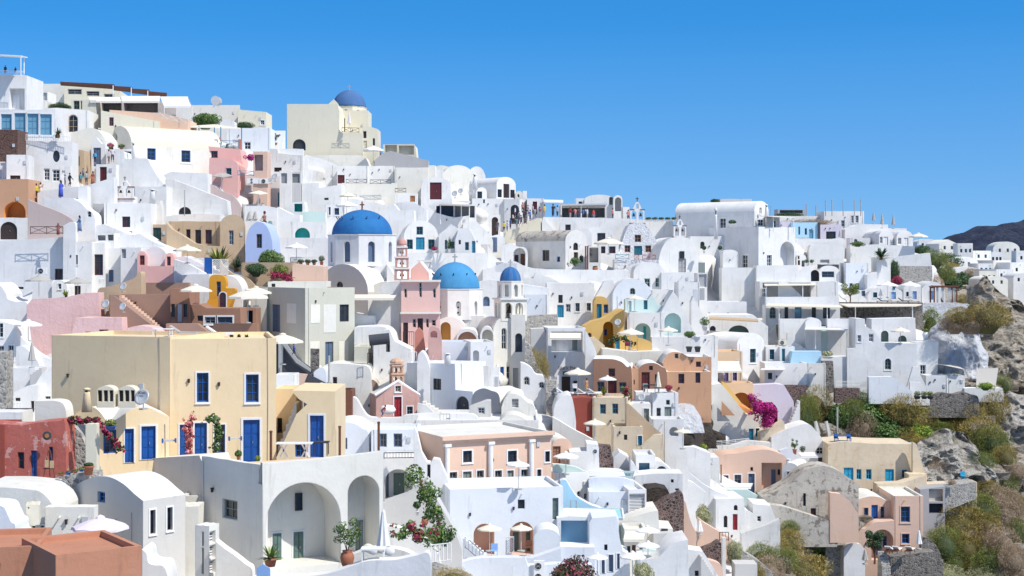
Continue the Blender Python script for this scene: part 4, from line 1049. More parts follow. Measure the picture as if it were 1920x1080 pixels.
H('pale blue house behind the teal posts','b 425 240 507 282','D436,262,448,281,ww;W458,266,470,280,ww',side='',m='bluew',n='blue_house',Y=226,d=5)
vine('magenta bougainvillea on the pink terrace',[(463,293),(470,300)],8,'magenta',None,Y=208)
rail('teal lattice railing below the magenta bougainvillea',446,320,476,321,9,'tealb','x',Y=204)
H('taupe house front with a pale pillar at the terrace end','b 475 284 501 325','N477,290,493,320,mauve,1',m='ppeach',Y=207,d=3,n='taupe_house')
fstairs('white metal steps climbing to the cream church wall',506,526,240,285,12,'ww',dy=0,Y=238)
potplant('dark leafy tree in a pot beside the white metal steps',515,272,22,22,'dark_bush','clay',Y=232,style='tree',pfrac=.2)
H('peeling lilac grey house below the cream church wall','p 322 506 279 520 279 522 287 545 290 568 291','W514,314,528,322,dwood',side='',m='old',n='lilac_house',Y=214,d=5)
WALL('white parapet above the peeling lilac house','b 521 279 568 290',Y=215,d=1)
# ================================================================ crown church on the top
r = H('large cream church block with a blue dome on the hill crown','p 297 538 195 632 195 636 209 636 243 640 248 680 249 681 297','a549,261,573,282,black',side='',m='ivory',n='church',c='church',Y=268,d=9,yaw=0)
HB(r,'b 634 207 690 300','D635,222,647,247,dwood',m='ivory',Y=276,d=7)
HB(r,'p 300 680 240 688 236 708 242 709 300','a699,259,703,273,dwood;W681,246,687,259,maroon;D681,264,688,285,ivory',m='ivory',Y=269,d=6)
bcx = P(655,237,281) - r.location;sc = 281/FPX
drum(r,bcx,33*sc,34*sc,'a',8,'ivory','maroon',a0=-PI/2+.28,wh=(.2,.85),ww=.3)
dome(r,bcx+Vector((0,0,34*sc+.1)),31.5*sc,33*sc,'domeg')
cross(r,bcx+Vector((0,0,67*sc+.1)),.95)
HB(r,'p 197 616 195 620 191 626 186 631 191 634 195',m='ivory',Y=268.2,d=.6)
rail('dark iron balcony rail beside the folded parasol on the church block',641,239,673,240,9,'black','x',Y=267.5)
umbc('pale folded parasol on the church balcony',655,211,240,'lcanvas',Y=269)
H('cream roof house with a parapet right of the crown church','p 302 718 271 776 270 779 274 782 304','N722,272,744,290,ivory,1;N748,273,776,290,ivory,1',m='ivory',n='cream_house',Y=272,d=6)
WALL('sloping terrace wall painted shade-grey on the right shoulder of the church','p 322 703 300 718 287 733 283 768 292 803 301 804 318',m='grey',Y=266,d=3)  # the wall's shade is put into its grey colour
umb('white parasol on the terrace right of the church',700,274,42,308,'wcanvas',Y=262)
H('long cream white vault at the foot of the crown church','s 322 570 293 600 291 660 291 682 293 690 305 692 316',m='creamw',Y=262,d=5)
H('white gable house with two dark openings left of the long vault','p 348 571 292 574 290 612 300 632 310','W574,313,580,320,dwood;D584,315,594,328,gwood;',Y=256,d=5)
H('white flat house above the patterned railings','b 632 311 690 347','D633,328,646,344,maroon',Y=252,d=4)
H('white flat block left of the tall cream wall','b 690 311 740 347',Y=252.5,d=5,yaw=5)
H('tall cream white house on the slope beneath the shade-grey terrace','b 740 314 803 392','',m='creamw',Y=251,d=6)
HB(H('white corner block behind the maroon door chapel','b 803 310 816 392',m='creamw',Y=252,d=4),'b 806 318 830 350',Y=253,d=3)
WALL('whitewashed terrace wall below the patterned railings','b 641 343 742 392',m='creamw',Y=248,d=2)
rail('left black patterned railing on the long white terrace',649,336,687,336,8,'black','x',Y=247.6)
rail('right black patterned railing on the long white terrace',694,337,733,337,8,'black','x',Y=247.6)
rail('short black railing above the orange wooden door',741,353,761,353,8,'black','x',Y=247)
WALL('white wall with an orange wooden door','b 740 362 782 400','D769,367,778,398,owood',Y=243,d=2)
r = H('white chapel with a big maroon door below the round vault','s 376 789 374 790 352 793 339 805 334 818 332 832 335 843 341 845 352 846 374','D806,342,828,374,maroon',Y=246,d=5)
# ================================================================ vaults right of crown
H('round cream gable vault on the skyline ridge','v 829 309 890 360 334',m='creamw',n='vault_house',Y=262,d=8,yaw=18)
H('low barrel roof left of the round cream vault','v 806 310 850 340 326',m='creamw',n='vault_house',Y=266,d=6)
H('white barrel roof right of the round cream vault','v 878 312 909 350 330',n='vault_house',Y=266,d=6)
r = H('white vault house with a dark open door above the arched gate','v 931 331 967 374 346','D944,345,955,371,dwood;W933,355,941,370,black;W957,356,965,371,black',yaw=38,d=7.5,Y=250,n='vault_house')
H('white dormer with a small dark window beside the slim chimney','v 893 351 913 376 361','W895,359,904,374,black',yaw=10,d=5,Y=248,n='white_house')
chimney('tall white chimney left of the dormer',890,325,6,352,Y=248,flare=2)
H('white house with a tall dark arched gate by the crowd','b 885 372 948 420','W906,374,909,381,black',Y=245,d=6)
r = H('white arched gate house where the crowd stands','b 944 373 974 432','a957,384,973,420,dwood',Y=244,d=5,yaw=-14)
H('white entry with an arched brown door left of the crowd','b 917 403 938 444','A922,407,934,442,dwood',Y=238,d=3)
H('small cream arched gable behind the crowd','v 966 358 980 385 364','a970,364,974,370,ltgrey',m='creamw',Y=252,d=4)
WALL('tall white chimney wall right of the cream gable','b 980 358 988 378',Y=250,d=1.2,n='chimney',c='chimney')
H('white block with a maroon door at the top of the crowd steps','b 988 372 1020 414','D999,378,1007,402,maroon',Y=246,d=5)
slab('white pergola beside the maroon door block',[(1020,374,246),(1056,375,246),(1056,379,242),(1020,378,242)],.15,'ww','pergola','pergola',posts=[(1022,377,243,2.2),(1052,377,243,2.2)])
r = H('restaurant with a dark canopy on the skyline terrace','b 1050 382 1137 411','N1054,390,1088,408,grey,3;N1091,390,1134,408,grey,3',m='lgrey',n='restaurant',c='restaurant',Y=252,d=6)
slab('grey canopy roof over the skyline restaurant',[(1048,383,252),(1137,382,252),(1138,381,248),(1048,383,248)],.25,'ltgrey','canopy','canopy',posts=[(1090,383,248.5,2.6),(1136,383,248.5,2.6)])
r = H('pale blue block on the roof of the skyline restaurant','b 1080 372 1144 390','W1085,378,1091,382,dwood;W1115,379,1126,382,dwood',m='bluew',n='blue_house',Y=262,d=5)
H('left white vault on the roof of the skyline restaurant','v 1096 365 1152 396 374','n1142,369,1150,384,,2',Y=260,d=5,n='vault_house')
H('right white arch on the roof of the skyline restaurant','v 1150 366 1167 396 374','n1153,370,1165,396,,2',Y=259,d=5,n='vault_house')
H('white terrace parapet where visitors overlook the village','p 436 1018 407 1095 408 1180 410 1210 412',Y=238,d=8,n='terrace',c='terrace')
H('long white terrace right of the stone belfry','b 1208 414 1262 445',Y=243,d=8,n='terrace',c='terrace')
r = H('white house roof with a stair cabin behind the belfry','b 1168 388 1180 412','',Y=248,d=4)
for i,x in enumerate((1216,1228,1240,1252,1264)): potplant(('planter box with clipped bush, %s in the row right of the stone belfry' % ('first','second','third','fourth','fifth')[i]),x,415,12,8,'dark_bush','ww',Y=242,pw=1,g='planter boxes on the parapet')
H('white arched niche wall with a maroon window below the visitors','v 1050 412 1082 440 424','W1060,421,1070,432,maroon',Y=234,d=3)
H('white house with a maroon window beside the cream parasol','v 1090 425 1150 465 440','W1120,437,1135,453,maroon;',Y=231,d=5,n='vault_house')
H('white house front with two maroon windows under the cream parasol','b 1122 456 1160 480','W1127,462,1135,475,maroon;W1142,462,1154,475,maroon',Y=226,d=3)
umb('large cream parasol in front of the maroon windows',1141,446,56,477,Y=222)
WALL('cream sloping stair parapet below the crowd','s 442 944 437 965 429 985 418 1005 410 1014 409',m='ivory',Y=236,d=1.5)
WALL('white corner pier at the foot of the crowd parapet','b 1005 409 1016 434',m='creamw',Y=237,d=1)
H('white triangular roof left of the maroon window niche','p 436 1016 414 1022 412 1041 434',Y=236,d=3)
# grey vault house
r = H('weathered stone vault house with a stained gable','v 1060 431 1100 508 452','a1075,455,1084,469,dwood;D1076,473,1084,494,dwood;W1087,480,1094,492,dwood',side='W1017,469,1030,489,dwood;W1044,481,1050,491,blue',yaw=36,d=12,m='old',roof='rubble',n='stone_vault_house',Y=219)
H('arched white porch left of the weathered vault house','s 506 940 462 955 456 970 462 988 468 989 505','n963,465,985,498,,1.8;>D965,478,972,495,dwood;>D976,476,984,498,wood',Y=221,d=4)
H('white vault with a blue grey door above the curved steps','v 920 440 947 478 450','D921,445,932,472,gblue',Y=226,d=5,yaw=4,n='vault_house')
WALL('curved white parapet along the steps below the grey door','s 492 914 458 920 470 928 482 940 490 946 488',Y=218,d=.6)
fstairs('stone steps left of the curved white parapet',902,918,448,492,9,'lgrey',Y=221)
H('white vault at the foot of the maroon window house','v 1082 428 1110 480 445',Y=227,d=4,n='vault_house')
vine('tall green shrub before the stained gable',[(1072,484),(1080,500)],13,'green_bush',None,Y=213,n='shrub',cat='shrub')
WALL('long white terrace wall below the weathered vault house','p 532 975 496 1000 503 1025 505 1178 507',Y=211,d=3)
H('old white shed with beams beside the stained gable','b 1102 462 1126 508','N1105,464,1122,492,rubble,1',m='old',n='shed',c='shed',Y=217,d=3)
for x_,l_ in ((1098,'left'),(1102,'right')): pole('%s weathered beam leaning beside the stained gable' % l_,x_,462,505,.1,'wood',Y=214)
potplant('round clay jar on the terrace by the shed',1116,508,11,9,'dark_bush','clay',Y=213,pfrac=.95,pw=1,amph=True)
# stone church with belfry
r = H('rough whitewashed stone church with orange framed openings','s 482 1158 478 1164 462 1170 443 1176 428 1182 420 1196 418 1210 420 1218 430 1228 446 1236 462 1244 476','W1190,440,1202,454,owood;W1171,460,1182,473,owood;D1189,461,1204,478,dteal;W1210,460,1221,473,owood',m='wstone',n='church',c='church',Y=229,d=7)
def belfry(root,x,yt,wpx,yb,Y,m='white',nar=2,dark=True):
    """free-standing bell wall: piers, arches, small finials, cross, bells"""
    b = P(x,yb,Y)-root.location;b = Matrix.Rotation(-root.rotation_euler.z,3,'Z') @ b;w = wpx/FPX*Y;h = (yb-yt)/FPX*Y
    mb = MB();F = Frame(b+Vector((-w/2,0,0)),(1,0,0),(0,1,0));d = w*.28
    prof = [(0,0),(w,0),(w,h*.62),(w*.82,h*.64),(w*.72,h*.8)]+[(w/2+w*.18*math.cos(a),h*.78+h*.2*math.sin(a)) for a in [PI*k/6 for k in range(1,6)]]+[(w*.28,h*.8),(w*.18,h*.64),(0,h*.62)]
    holes = [holeshape(w*(.1+.48*i),h*.06,w*(.42+.48*i),h*.55,1,6) for i in range(2)]+[holeshape(w*.42,h*.66,w*.58,h*.88,1,6)]
    for l in holes: n = len(l);mb.add([F(*p,0) for p in l]+[F(*p,d) for p in l],[(i,(i+1) % n,n+(i+1) % n,n+i) for i in range(n)])
    tri = tessellate_polygon([[Vector((*p,0)) for p in l] for l in [prof]+holes]);flat = [p for l in [prof]+holes for p in l]
    for dd in (0,d): mb.add([F(*p,dd) for p in flat],[t for t in tri])
    n = len(prof);mb.add([F(*p,0) for p in prof]+[F(*p,d) for p in prof],[(i,(i+1) % n,n+(i+1) % n,n+i) for i in range(n)])
    o = mb.build('belfry',m,root)
    t = MB();t.obox(F(-w*.06,-.12,-.1),(w*1.12,0,0),(0,d+.2,0),(0,0,.12));t.obox(F(-w*.03,h*.6,-.06),(w*.34,0,0),(0,d+.12,0),(0,0,.1));t.obox(F(w*.69,h*.6,-.06),(w*.34,0,0),(0,d+.12,0),(0,0,.1));t.build('moulding','wood' if dark else m,o)
    for i in range(2): g = MB();g.lathe([(w*.1,0),(w*.085,h*.05),(w*.05,h*.13),(w*.01,h*.16)],10,F(w*(.26+.48*i),h*.3,d/2));g.build('bell','dwood',o)
    cross(root,F(w*.5,h*.97,d/2),h*.22,'dwood');return o
belfry(r,1195,377,27,418,229.6)
rail('blue patterned balcony rail below the stone church',1154,477,1179,477,9,'tealb','x',Y=222)
rail('short red balcony rail below the teal church door',1190,478,1198,478,9,'redw','x',Y=222)
rail('long red balcony rail right of the teal church door',1205,478,1229,478,9,'redw','x',Y=222)
H('white rough house under the red and blue balcony rails','b 1152 487 1236 520',m='wstone',Y=221.6,d=4)
r = H('tall white vaulted church with a narrow grey door','s 512 1234 500 1237 478 1244 460 1256 448 1275 444 1294 448 1304 462 1309 480 1312 508','D1272,485,1286,511,grey;W1274,471,1283,485,dwood',n='church',c='church',Y=223,d=9,yaw=8)
belfry(r,1275,410,24,444,224.5)
H('white dome roof between the two belfries','v 1222 448 1262 480 466',Y=236,d=7,n='vault_house')
H('white curved vault with mint windows below the red rail','v 1188 491 1246 548 512','W1208,522,1219,538,mint;W1229,521,1236,538,mint',Y=213,d=6,n='vault_house')
H('white block right of the mint windowed vault','b 1240 511 1300 560','',Y=212,d=5)
WALL('narrow pale green door panel by the church corner','b 1311 492 1322 511',m='gwood',Y=216,d=1,n='gate',c='gate')
# ================================================================ left, second band
WALL('long white stair parapet behind the photographed visitors','p 382 70 362 80 358 150 349 172 345 205 335 214 332',d=1.5,Y=179)
WALL('white block at the foot of the crowd steps','p 384 146 352 150 348 163 349 165 384',d=1.5,Y=177)
WALL('mauve curved parapet wall on the far left','s 446 52 374 62 378 80 386 105 395 125 405 136 413 141 425 141 444',m='mauve',d=.8,Y=171)
r = H('white house with a scooped roof edge above the woman in blue','s 446 80 372 130 371 140 374 152 381 163 392 174 400 178 412 178 444','a164,396,171,407,ltgrey',Y=173,d=4,yaw=4)
rail('dark crossed railing on the far left terrace',57,425,118,425,14,'dwood','x',Y=168.5)
WALL('white pier beside the dark crossed railing','s 446 118 424 124 420 134 416 141 420 142 446',Y=168,d=.8)
H('white house with small maroon windows under the belfry','b 195 381 283 440','W229,406,244,426,maroon;D229,434,248,442,maroon',Y=177,d=5)
WALL('grey shaded wall left of the maroon window house','b 175 382 196 414',m='grey',Y=178,d=2)
b_ = H('white bell wall with two arches between the stair parapets','b 216 368 251 384',Y=181,d=2,n='bell_wall',c='bell tower')
belfry(b_,233,337,32,372,181,dark=True)
H('large white sloping wall crossing below the barrel vault','p 412 310 336 325 337 380 358 425 376 428 405','a335,388,358,402,dwood',m='old',Y=189,d=2.5)
H('white terrace house left of the large sloping wall','b 250 350 312 412',Y=186,d=5)
pole('thin lamp mast before the sloping white wall',346,357,400,.05,'greyw',Y=182)
chimney('small round chimney on the white terrace',286,354,9,376,Y=181)
WALL('white tapered pillar with weathering beside the sloping wall','p 412 285 378 300 376 304 402 304 412',m='old',Y=180,d=1.5)
# tan house group
r = H('tan house with a tall dark green door','b 274 421 316 472','D287,427,302,466,dgreen',m='tan',n='tan_house',Y=178,d=4,yaw=0)
HB(r,'p 474 312 418 322 430 340 440 365 456 382 460 420 462',m='tan',Y=175,d=1.4)
HB(r,'b 316 415 414 466','W349,430,357,451,dwood;W366,431,377,457,dwood;W385,431,397,457,maroon',m='tan',Y=181,d=5)
HB(r,'v 412 402 460 476 424','W429,432,438,459,ltgrey',m='tan',Y=178.5,d=6,yaw=10)
H('rounded white roof behind the tan house','s 418 292 408 330 403 380 401 412 403',Y=186,d=5)
H('lilac blue vault with a brown framed window','s 476 460 474 462 446 468 428 478 418 486 416 496 420 504 432 510 452 511 474','W481,439,491,465,wood',m='lilac',n='lilac_vault',Y=175,d=6)
H('white vault shoulder between the tan gable and the lilac vault','s 430 456 416 470 414 485 415 500 424',Y=185,d=5)
# white-blue row on the left
H('long whitewashed house with air conditioner at the left edge','p 545 -60 452 0 452 122 444 123 545','W32,538,44,542,dwood;W103,504,119,527,maroon',Y=169,d=5)
H('white house with a barred corner in the left row','b 122 453 172 562','w138,478,146,496,dteal;D136,536,151,556,dwood',Y=168,d=5)
H('white recessed house with a tall maroon window','b 170 455 196 548','W177,477,193,516,maroon',Y=169,d=5)
r = H('white low house beside the vent wall in the left row','b 195 465 228 528','d204,506,213,528,gblue;',Y=170,d=5)
HB(r,'b 226 464 264 508','v228,467,236,484,ltgrey',Y=168,d=4)
H('white angled roof hump over the left row','p 460 120 446 150 436 170 424 195 420 225 432 256 444 256 460',Y=174,d=5)
H('white roof mass right of the angled hump','p 470 215 444 262 438 285 452 330 470',Y=172,d=5)
H('white roof cabin with two square openings','b 180 437 214 454','N183,441,198,451,lgrey,.8;N202,440,213,451,lgrey,.8',Y=171,d=2.5,n='roof_cabin')
H('left pink arched dormer on a white vault','v 257 471 275 500 482','W262,479,271,497,dred',m='pink',n='pink_dormer',Y=166,d=3,yaw=6)
H('right pink arched dormer on a white vault','v 309 474 326 502 484','W313,481,320,498,dred',m='pink',n='pink_dormer',Y=166,d=3,yaw=6)
H('white vault between the two pink dormers','v 270 463 312 502 480',Y=167.5,d=5,n='vault_house')
H('plain pink wall house below the pink dormers','b 265 499 342 533',m='pink',n='pink_house',Y=163,d=4)
H('white sloping roof right of the pink dormers','p 520 322 484 345 480 385 498 386 520',Y=168,d=4)
lattice('white garden lattice left of the blue gate',352,484,383,500,'ww',Y=165)
WALL('cobalt blue gate between two lattices','b 383 483 397 518',m='bwood',Y=164.5,d=.12,n='gate',c='gate')
lattice('white garden lattice right of the blue gate',398,486,428,515,'ww',Y=165)
WALL('white sloping wall under the left lattice','p 528 326 486 352 494 384 512 385 528',Y=163,d=1)
acunit('air conditioner on the long whitewashed house',78,515,17,13,Y=168.2)
umb('grey parasol in front of the long whitewashed house',73,517,50,562,'gcanvas',Y=161)
umb('grey parasol in front of the maroon framed terrace door',146,521,50,562,'gcanvas',Y=161.5)
r = H('small white vault shed with one window between the grey parasols','s 562 60 560 62 542 72 530 86 526 97 526',Y=163,d=4,n='shed',c='shed')
HB(r,'v 97 525 125 562 538','w109,532,115,542,ltgrey',Y=162.5,d=3)
chair('white chair between the grey parasol and the vent wall',190,532,Y=164)
potplant('small palm in front of the vault shed',124,562,16,24,'lime_bush','dwood',Y=159.5,style='agave',pfrac=.3,pw=.3)
WALL('white parapet below the grey parasols','p 574 52 562 130 556 170 560 185 552',Y=158,d=1)
H('tan curved rough wall house below the vent wall','s 600 183 600 183 546 200 538 225 531 250 522 263 510 265 545 264 600',m='tan',n='tan_house',Y=158,d=2)
WALL('rough rose retaining wall beside the beige cliff','p 634 50 572 60 561 120 558 160 549 185 549 188 634',m='rose',Y=154,d=2)
H('tall white rounded rock house at the left edge','s 640 -60 540 -10 530 10 548 14 560 30 566 50 568 56 600 58 636','',Y=156,d=5)
H('taupe flat roof block behind the stair house','b 263 530 354 560',m='mbrown',n='taupe_house',Y=161,d=5)
r = H('taupe house with an outdoor stair on its flank','b 205 553 322 640','',m='mbrown',n='taupe_house',Y=154,d=4)
HB(r,'b 319 541 355 622','w321,570,328,594,dwood;d332,570,341,604,ltgrey;w344,570,351,594,dwood',m='brown',Y=152.5,d=5,trim='brown')
stairs('sunlit stair descending the taupe house',223,554,306,622,16,'ppeach',1.2,Y=152.3,yb=640)
WALL('taupe triangular wall below the sunlit stair','p 650 206 555 214 555 300 622 306 650',m='mbrown',Y=151,d=.3)
dish('round white dish above the taupe house',231,537,14,Y=153)
dish('dark dish in the shade of the taupe house',230,575,14,Y=150.8,col='ltgrey')
dish('second dish left of the shaded dark dish',198,570,16,Y=151,col='ltgrey')
H('pale pink peeling low house with a red window','p 640 133 632 143 596 228 596 229 615 232 640','W160,622,170,630,redw;W186,618,203,632,redw',m='rose',n='pink_house',Y=149,d=4)
H('pink rounded hump left of the taupe terraces','s 645 224 632 232 622 240 615 260 611 285 614 300 622 322 628',m='rose',n='pink_house',Y=146,d=3)
H('taupe terrace house under the orange arch','p 625 353 572 372 570 388 578 450 578 452 625','W370,592,380,602,dwood;w384,594,404,607,ltgrey;w408,594,436,606,gblue',m='brown',n='taupe_house',Y=153,d=4)
WALL('low taupe wall left of the roof terrace','p 645 311 607 370 607 392 624 394 645',m='mbrown',Y=148,d=1)
WALL('taupe parapet behind the yellow roof','b 400 607 482 640',m='brown',Y=147,d=1)
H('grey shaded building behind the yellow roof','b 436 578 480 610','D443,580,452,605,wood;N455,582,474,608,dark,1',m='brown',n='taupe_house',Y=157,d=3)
# orange sculpture house
r = H('ochre orange house front with a stepped curved gable','s 580 392 560 392 528 394 519 402 515 414 516 421 520 424 530 424 540 440 541 440 552 432 578','W406,528,414,556,blue',m='ochre',n='orange_house',Y=158,d=1.2)
HB(r,'p 582 384 580 390 562 410 560 432 541 440 541 437 560 428 580','o412,548,424,578,maroon',m='ochre',Y=157,d=.5)
H('white vault curving behind the ochre orange front','s 580 424 516 440 520 450 532 454 548 454 578',Y=160,d=4,n='vault_house')
H('white pyramid roof house left of the ochre orange front','p 580 342 516 360 514 392 514 392 578',Y=162,d=4)
umb('cream parasol beside the plain pink wall',351,474,52,494,Y=163)
umb('cream parasol left of the ochre orange front',367,534,62,570,Y=153,g=None)
umb('cream parasol right of the ochre orange front',465,543,78,606,Y=148)
agave('tropical leafy plant below the tan gable',410,500,84,44,'olive_bush',Y=171,n='yucca',num=70)
agave('dark yucca right of the tropical plant',443,505,40,30,'dark_bush',Y=169,n='yucca')
WALL('tan curved garden wall under the tropical plant','s 540 412 486 420 500 440 515 462 520 480 538',m='tan',Y=166,d=.8)
H('planted garden terrace left of the domed church','b 452 492 548 530',m='tan',n='garden_terrace',c='terrace',Y=168,d=5)
bush('leafy prickly shrub in the planted garden',508,482,56,34,'green_bush','leaf',Y=170,g='shrubs in the village gardens')
bush('olive shrub low in the planted garden',525,503,36,18,'olive_bush','leaf',Y=167,g='shrubs in the village gardens')
bush('dark ground shrub by the garden wall',480,502,44,20,'dark_bush','leaf',Y=167,g='shrubs in the village gardens')
vine('crimson bougainvillea over the garden edge',[(503,516),(522,519),(552,521)],8,'crimson','crimson',Y=164)
umb('white parasol above the garden pots',556,466,44,488,'wcanvas',Y=174)
lattice('white lattice fence behind the garden pots',544,482,600,492,'ww',Y=173,n='lattice_fence',cat='fence')
for i,x in enumerate((564,577,589,603)): potplant('clay pot plant, %s in the row left of the church drum' % ('first','second','third','fourth')[i],x,497,14,11 if i < 3 else 18,'dark_bush','clay',Y=170,g='pot plants in a row')
H('pink terrace block left of the domed church','p 534 548 499 552 495 590 499 606 500 607 530',m='ppeach',n='pink_house',Y=166,d=4)
H('cream parapet house before the pink terrace block','b 502 528 612 548','W509,532,516,538,dwood',m='creamw',Y=162,d=4)
# mint pool terrace
H('white house with a small blue window above the tan gable','p 392 403 334 412 330 480 327 566 334 566 392','W466,366,471,376,tealb;D521,361,533,393,tealb',Y=212,d=6)
H('tall white block above the mint terraces','p 402 566 344 598 343 598 352 640 346 640 402','W608,371,616,375,black',Y=210,d=5)
H('white house edge with a grey window by the big blue dome','b 606 384 642 430','w616,388,620,403,ltgrey;w627,390,636,403,gblue',Y=205,d=4)
H('pale aqua sloping pool wall in the white terraces','p 455 565 398 582 396 610 398 612 455',m='mint',n='aqua_wall',c='wall',Y=203,d=2,roof='white')
r = H('white pool terrace with an aqua plunge pool niche','p 420 534 388 545 380 570 378 574 398 574 420','N552,382,567,397,teal,1',Y=204,d=3)
H('white stepped terrace above the green arched niche','p 455 520 388 540 398 548 402 562 402 562 456','',Y=199,d=3)
H('white terrace with a teal arched niche','b 544 416 612 458','n553,427,581,452,teal,.8',Y=196,d=2)
H('white wall below the seated man','p 450 458 386 500 386 520 390 521 450','n502,414,511,424,mint,.3',Y=199,d=3)
WALL('broad white parapet above the garden','b 506 446 616 486',Y=186,d=2)
slab('pale grey flat parasol beside the small blue window',[(466,362,204),(486,357,206),(502,362,204),(486,364,201)],.08,'canvas','awning','awning',posts=[(484,362,203.5,3.2)])
slab('grey flat parasol on a mast in front of the low pink vault',[(398,330,204),(416,322,207),(436,329,204),(416,332,201)],.08,'gcanvas','awning','awning',posts=[(416,327,204,3.5)])
umbc('left dark folded parasol in the white courtyard',468,396,417,'gcanvas',Y=201)
umbc('right dark folded parasol in the white courtyard',479,396,417,'gcanvas',Y=201)
H('mauve stair wall curving down from the pink vault','s 390 393 345 402 348 412 356 425 362 438 368 450 384 452 392',m='mauve',n='mauve_wall',c='wall',Y=199,d=.8)
H('white courtyard wall behind the folded parasols','b 455 383 492 420',m='lgrey',Y=203,d=2)
acunit('air conditioner pair on the white roof left of the dishes',474,345,22,11,Y=208,fans=2)
acunit('second air conditioner block on the same white roof',496,345,20,10,Y=208)
H('white equipment cabin with grey shutters','b 524 320 546 346','v527,325,538,344,ltgrey',Y=209,d=2,n='roof_cabin')
H('grey shuttered cabin right of the white cabin','b 546 322 564 344','v548,326,562,343,greyw',m='lgrey',Y=209.5,d=2,n='roof_cabin')
dish('white dish beside the equipment cabin',516,331,12,Y=207)
dish('small dish left of the white dish',507,338,9,Y=207)
umb('cream parasol above the big blue dome',652,368,34,388,Y=208)
umb('white parasol touching the left of the big blue dome',650,385,42,405,'wcanvas',Y=202)
WALL('white scooped parapet behind the big blue dome','s 420 640 374 670 373 690 378 715 383 730 388 735 420',Y=212,d=1)
H('white pointed roof right of the big blue dome','p 412 718 406 724 394 731 380 738 382 748 394 776 394 777 412',Y=208,d=4)
H('white terrace block behind the church cross','p 420 742 380 776 378 778 380 800 394 800 420',Y=214,d=4)
# ================================================================ the two big domed churches and the pink church
r = H('big white domed church with an octagonal drum in the village centre','v 597 495 690 600 548','a631,528,643,541,glass',m='lgrey',roof='creamw',n='church',c='church',Y=171,d=11,yaw=-30)
sc = 178/FPX;c0 = P(679,499,178)-r.location;c0 = Matrix.Rotation(-r.rotation_euler.z,3,'Z') @ c0
drum(r,c0,64*sc,57*sc,'a',8,'white','gblue',a0=-PI/2-r.rotation_euler.z,wh=(.14,.8),ww=.26)
dome(r,c0+Vector((0,0,57*sc+.1)),56.5*sc,47*sc,'domeb',n=48,m_=18)
cross(r,c0+Vector((0,0,104*sc+.1)),.95,'clay')
for k in range(6):
    a = PI*1.06+k*PI*.175;q = MB();e = c0+Vector((math.cos(a)*56.5*sc*.80,math.sin(a)*56.5*sc*.80,57*sc+.1+47*sc*.60));q.obox(e,(math.cos(a)*.2,math.sin(a)*.2,.3),(-.14,.1,0),(0,0,.1));q.build('vent','black',r)
HB(r,'b 612 499 742 560',Y=178-3.2,d=7,yaw=0)
HB(r,'s 600 680 545 700 534 722 528 745 540 756 560',m='creamw',Y=172,d=9,yaw=0)
HB(r,'p 610 725 494 742 520 756 526 756 600',Y=174,d=5)
r = H('pink neoclassical church with a tiered bell tower','b 752 527 825 652','a758,541,763,558,ivory;W786,530,791,557,ivory;a812,541,817,558,ivory;D756,605,765,650,dwood;W774,598,780,614,ppeach;D783,597,793,622,dwood;W799,598,804,614,ppeach;W810,600,817,611,ppeach',m='church',n='pink_church',c='church',Y=163,d=7,yaw=5,trim='creamw')
for y in (527,587): 
    a = P(750,y,162.8)-r.location;q = MB();q.box(a.x,a.y-.1,a.z-.1,a.x+76*163/FPX,a.y+.3,a.z+.12);q.build('moulding','creamw',r)
HB(r,'p 655 688 590 700 560 720 530 752 528',m='old',Y=163.6,d=8)
HB(r,'p 530 770 505 787 490 804 512 805 528',m='church',Y=166,d=6,roof='creamw')
sc = 163/FPX;tb = P(752.5,526,162)-r.location;tb.y = 1.6
def tier(root,c,w,h,mat,arches=True,mi='creamw'):
    """one storey of a bell tower: four faces with paired arches and a moulding"""
    mb = MB()
    for i in range(4):
        R_ = Matrix.Rotation(PI/2*i,3,'Z');o = c+R_ @ Vector((-w/2,-w/2,0));F = Frame(o,R_ @ Vector((1,0,0)),R_ @ Vector((0,1,0)))
        outer = [(0,0),(w,0),(w,h),(0,h)];hs = []
        if arches: hs = [holeshape(w*(.13+.42*k),h*.12,w*(.42+.42*k),h*.85,1,6) for k in range(2)]
        for l in hs: n = len(l);mb.add([F(*p,0) for p in l]+[F(*p,w*.14) for p in l],[(j,(j+1) % n,n+(j+1) % n,n+j) for j in range(n)])
        tri = tessellate_polygon([[Vector((*p,0)) for p in l] for l in [outer]+hs]);fl = [p for l in [outer]+hs for p in l]
        mb.add([F(*p,0) for p in fl],[t for t in tri])
    mb.add([c+Vector((sx*w*.36,sy*w*.36,z)) for z in (0,) for sx,sy in ((-1,-1),(1,-1),(1,1),(-1,1))],[(0,1,2,3)])
    o = mb.build('tower_storey',mat,root)
    t = MB();t.box(c.x-w*.56,c.y-w*.56,c.z+h-.02,c.x+w*.56,c.y+w*.56,c.z+h+.14);t.build('moulding',mi,o)
    if arches: g = MB();g.lathe([(w*.16,h*.35),(w*.13,h*.5),(w*.08,h*.68),(w*.01,h*.75)],12,c);g.build('bell','dwood',o)
z = tb.copy()
tier(r,z,28*sc,21*sc,'bellst');z = z+Vector((0,0,21*sc+.12));tier(r,z,25*sc,19*sc,'bellst');z = z+Vector((0,0,19*sc+.12));tier(r,z,20*sc,17*sc,'bellst');z = z+Vector((0,0,20*sc+.12))
dome(r,z,9.5*sc,13*sc,'bellst',16,8)
H('low pink garden wall house with an arched niche by the church steps','s 660 803 640 805 616 812 612 818 614 824 618 828 640','n807,620,820,633,pink,.5',m='chapel',n='pink_wall',c='wall',Y=157,d=1)
WALL('rose pink gate wall beside the iron grille','p 658 778 622 785 614 793 622 797 655',m='rosy',Y=158.5,d=.8)
rail('tall iron grille before the pink church',756,622,776,622,30,'black','bars',Y=160)
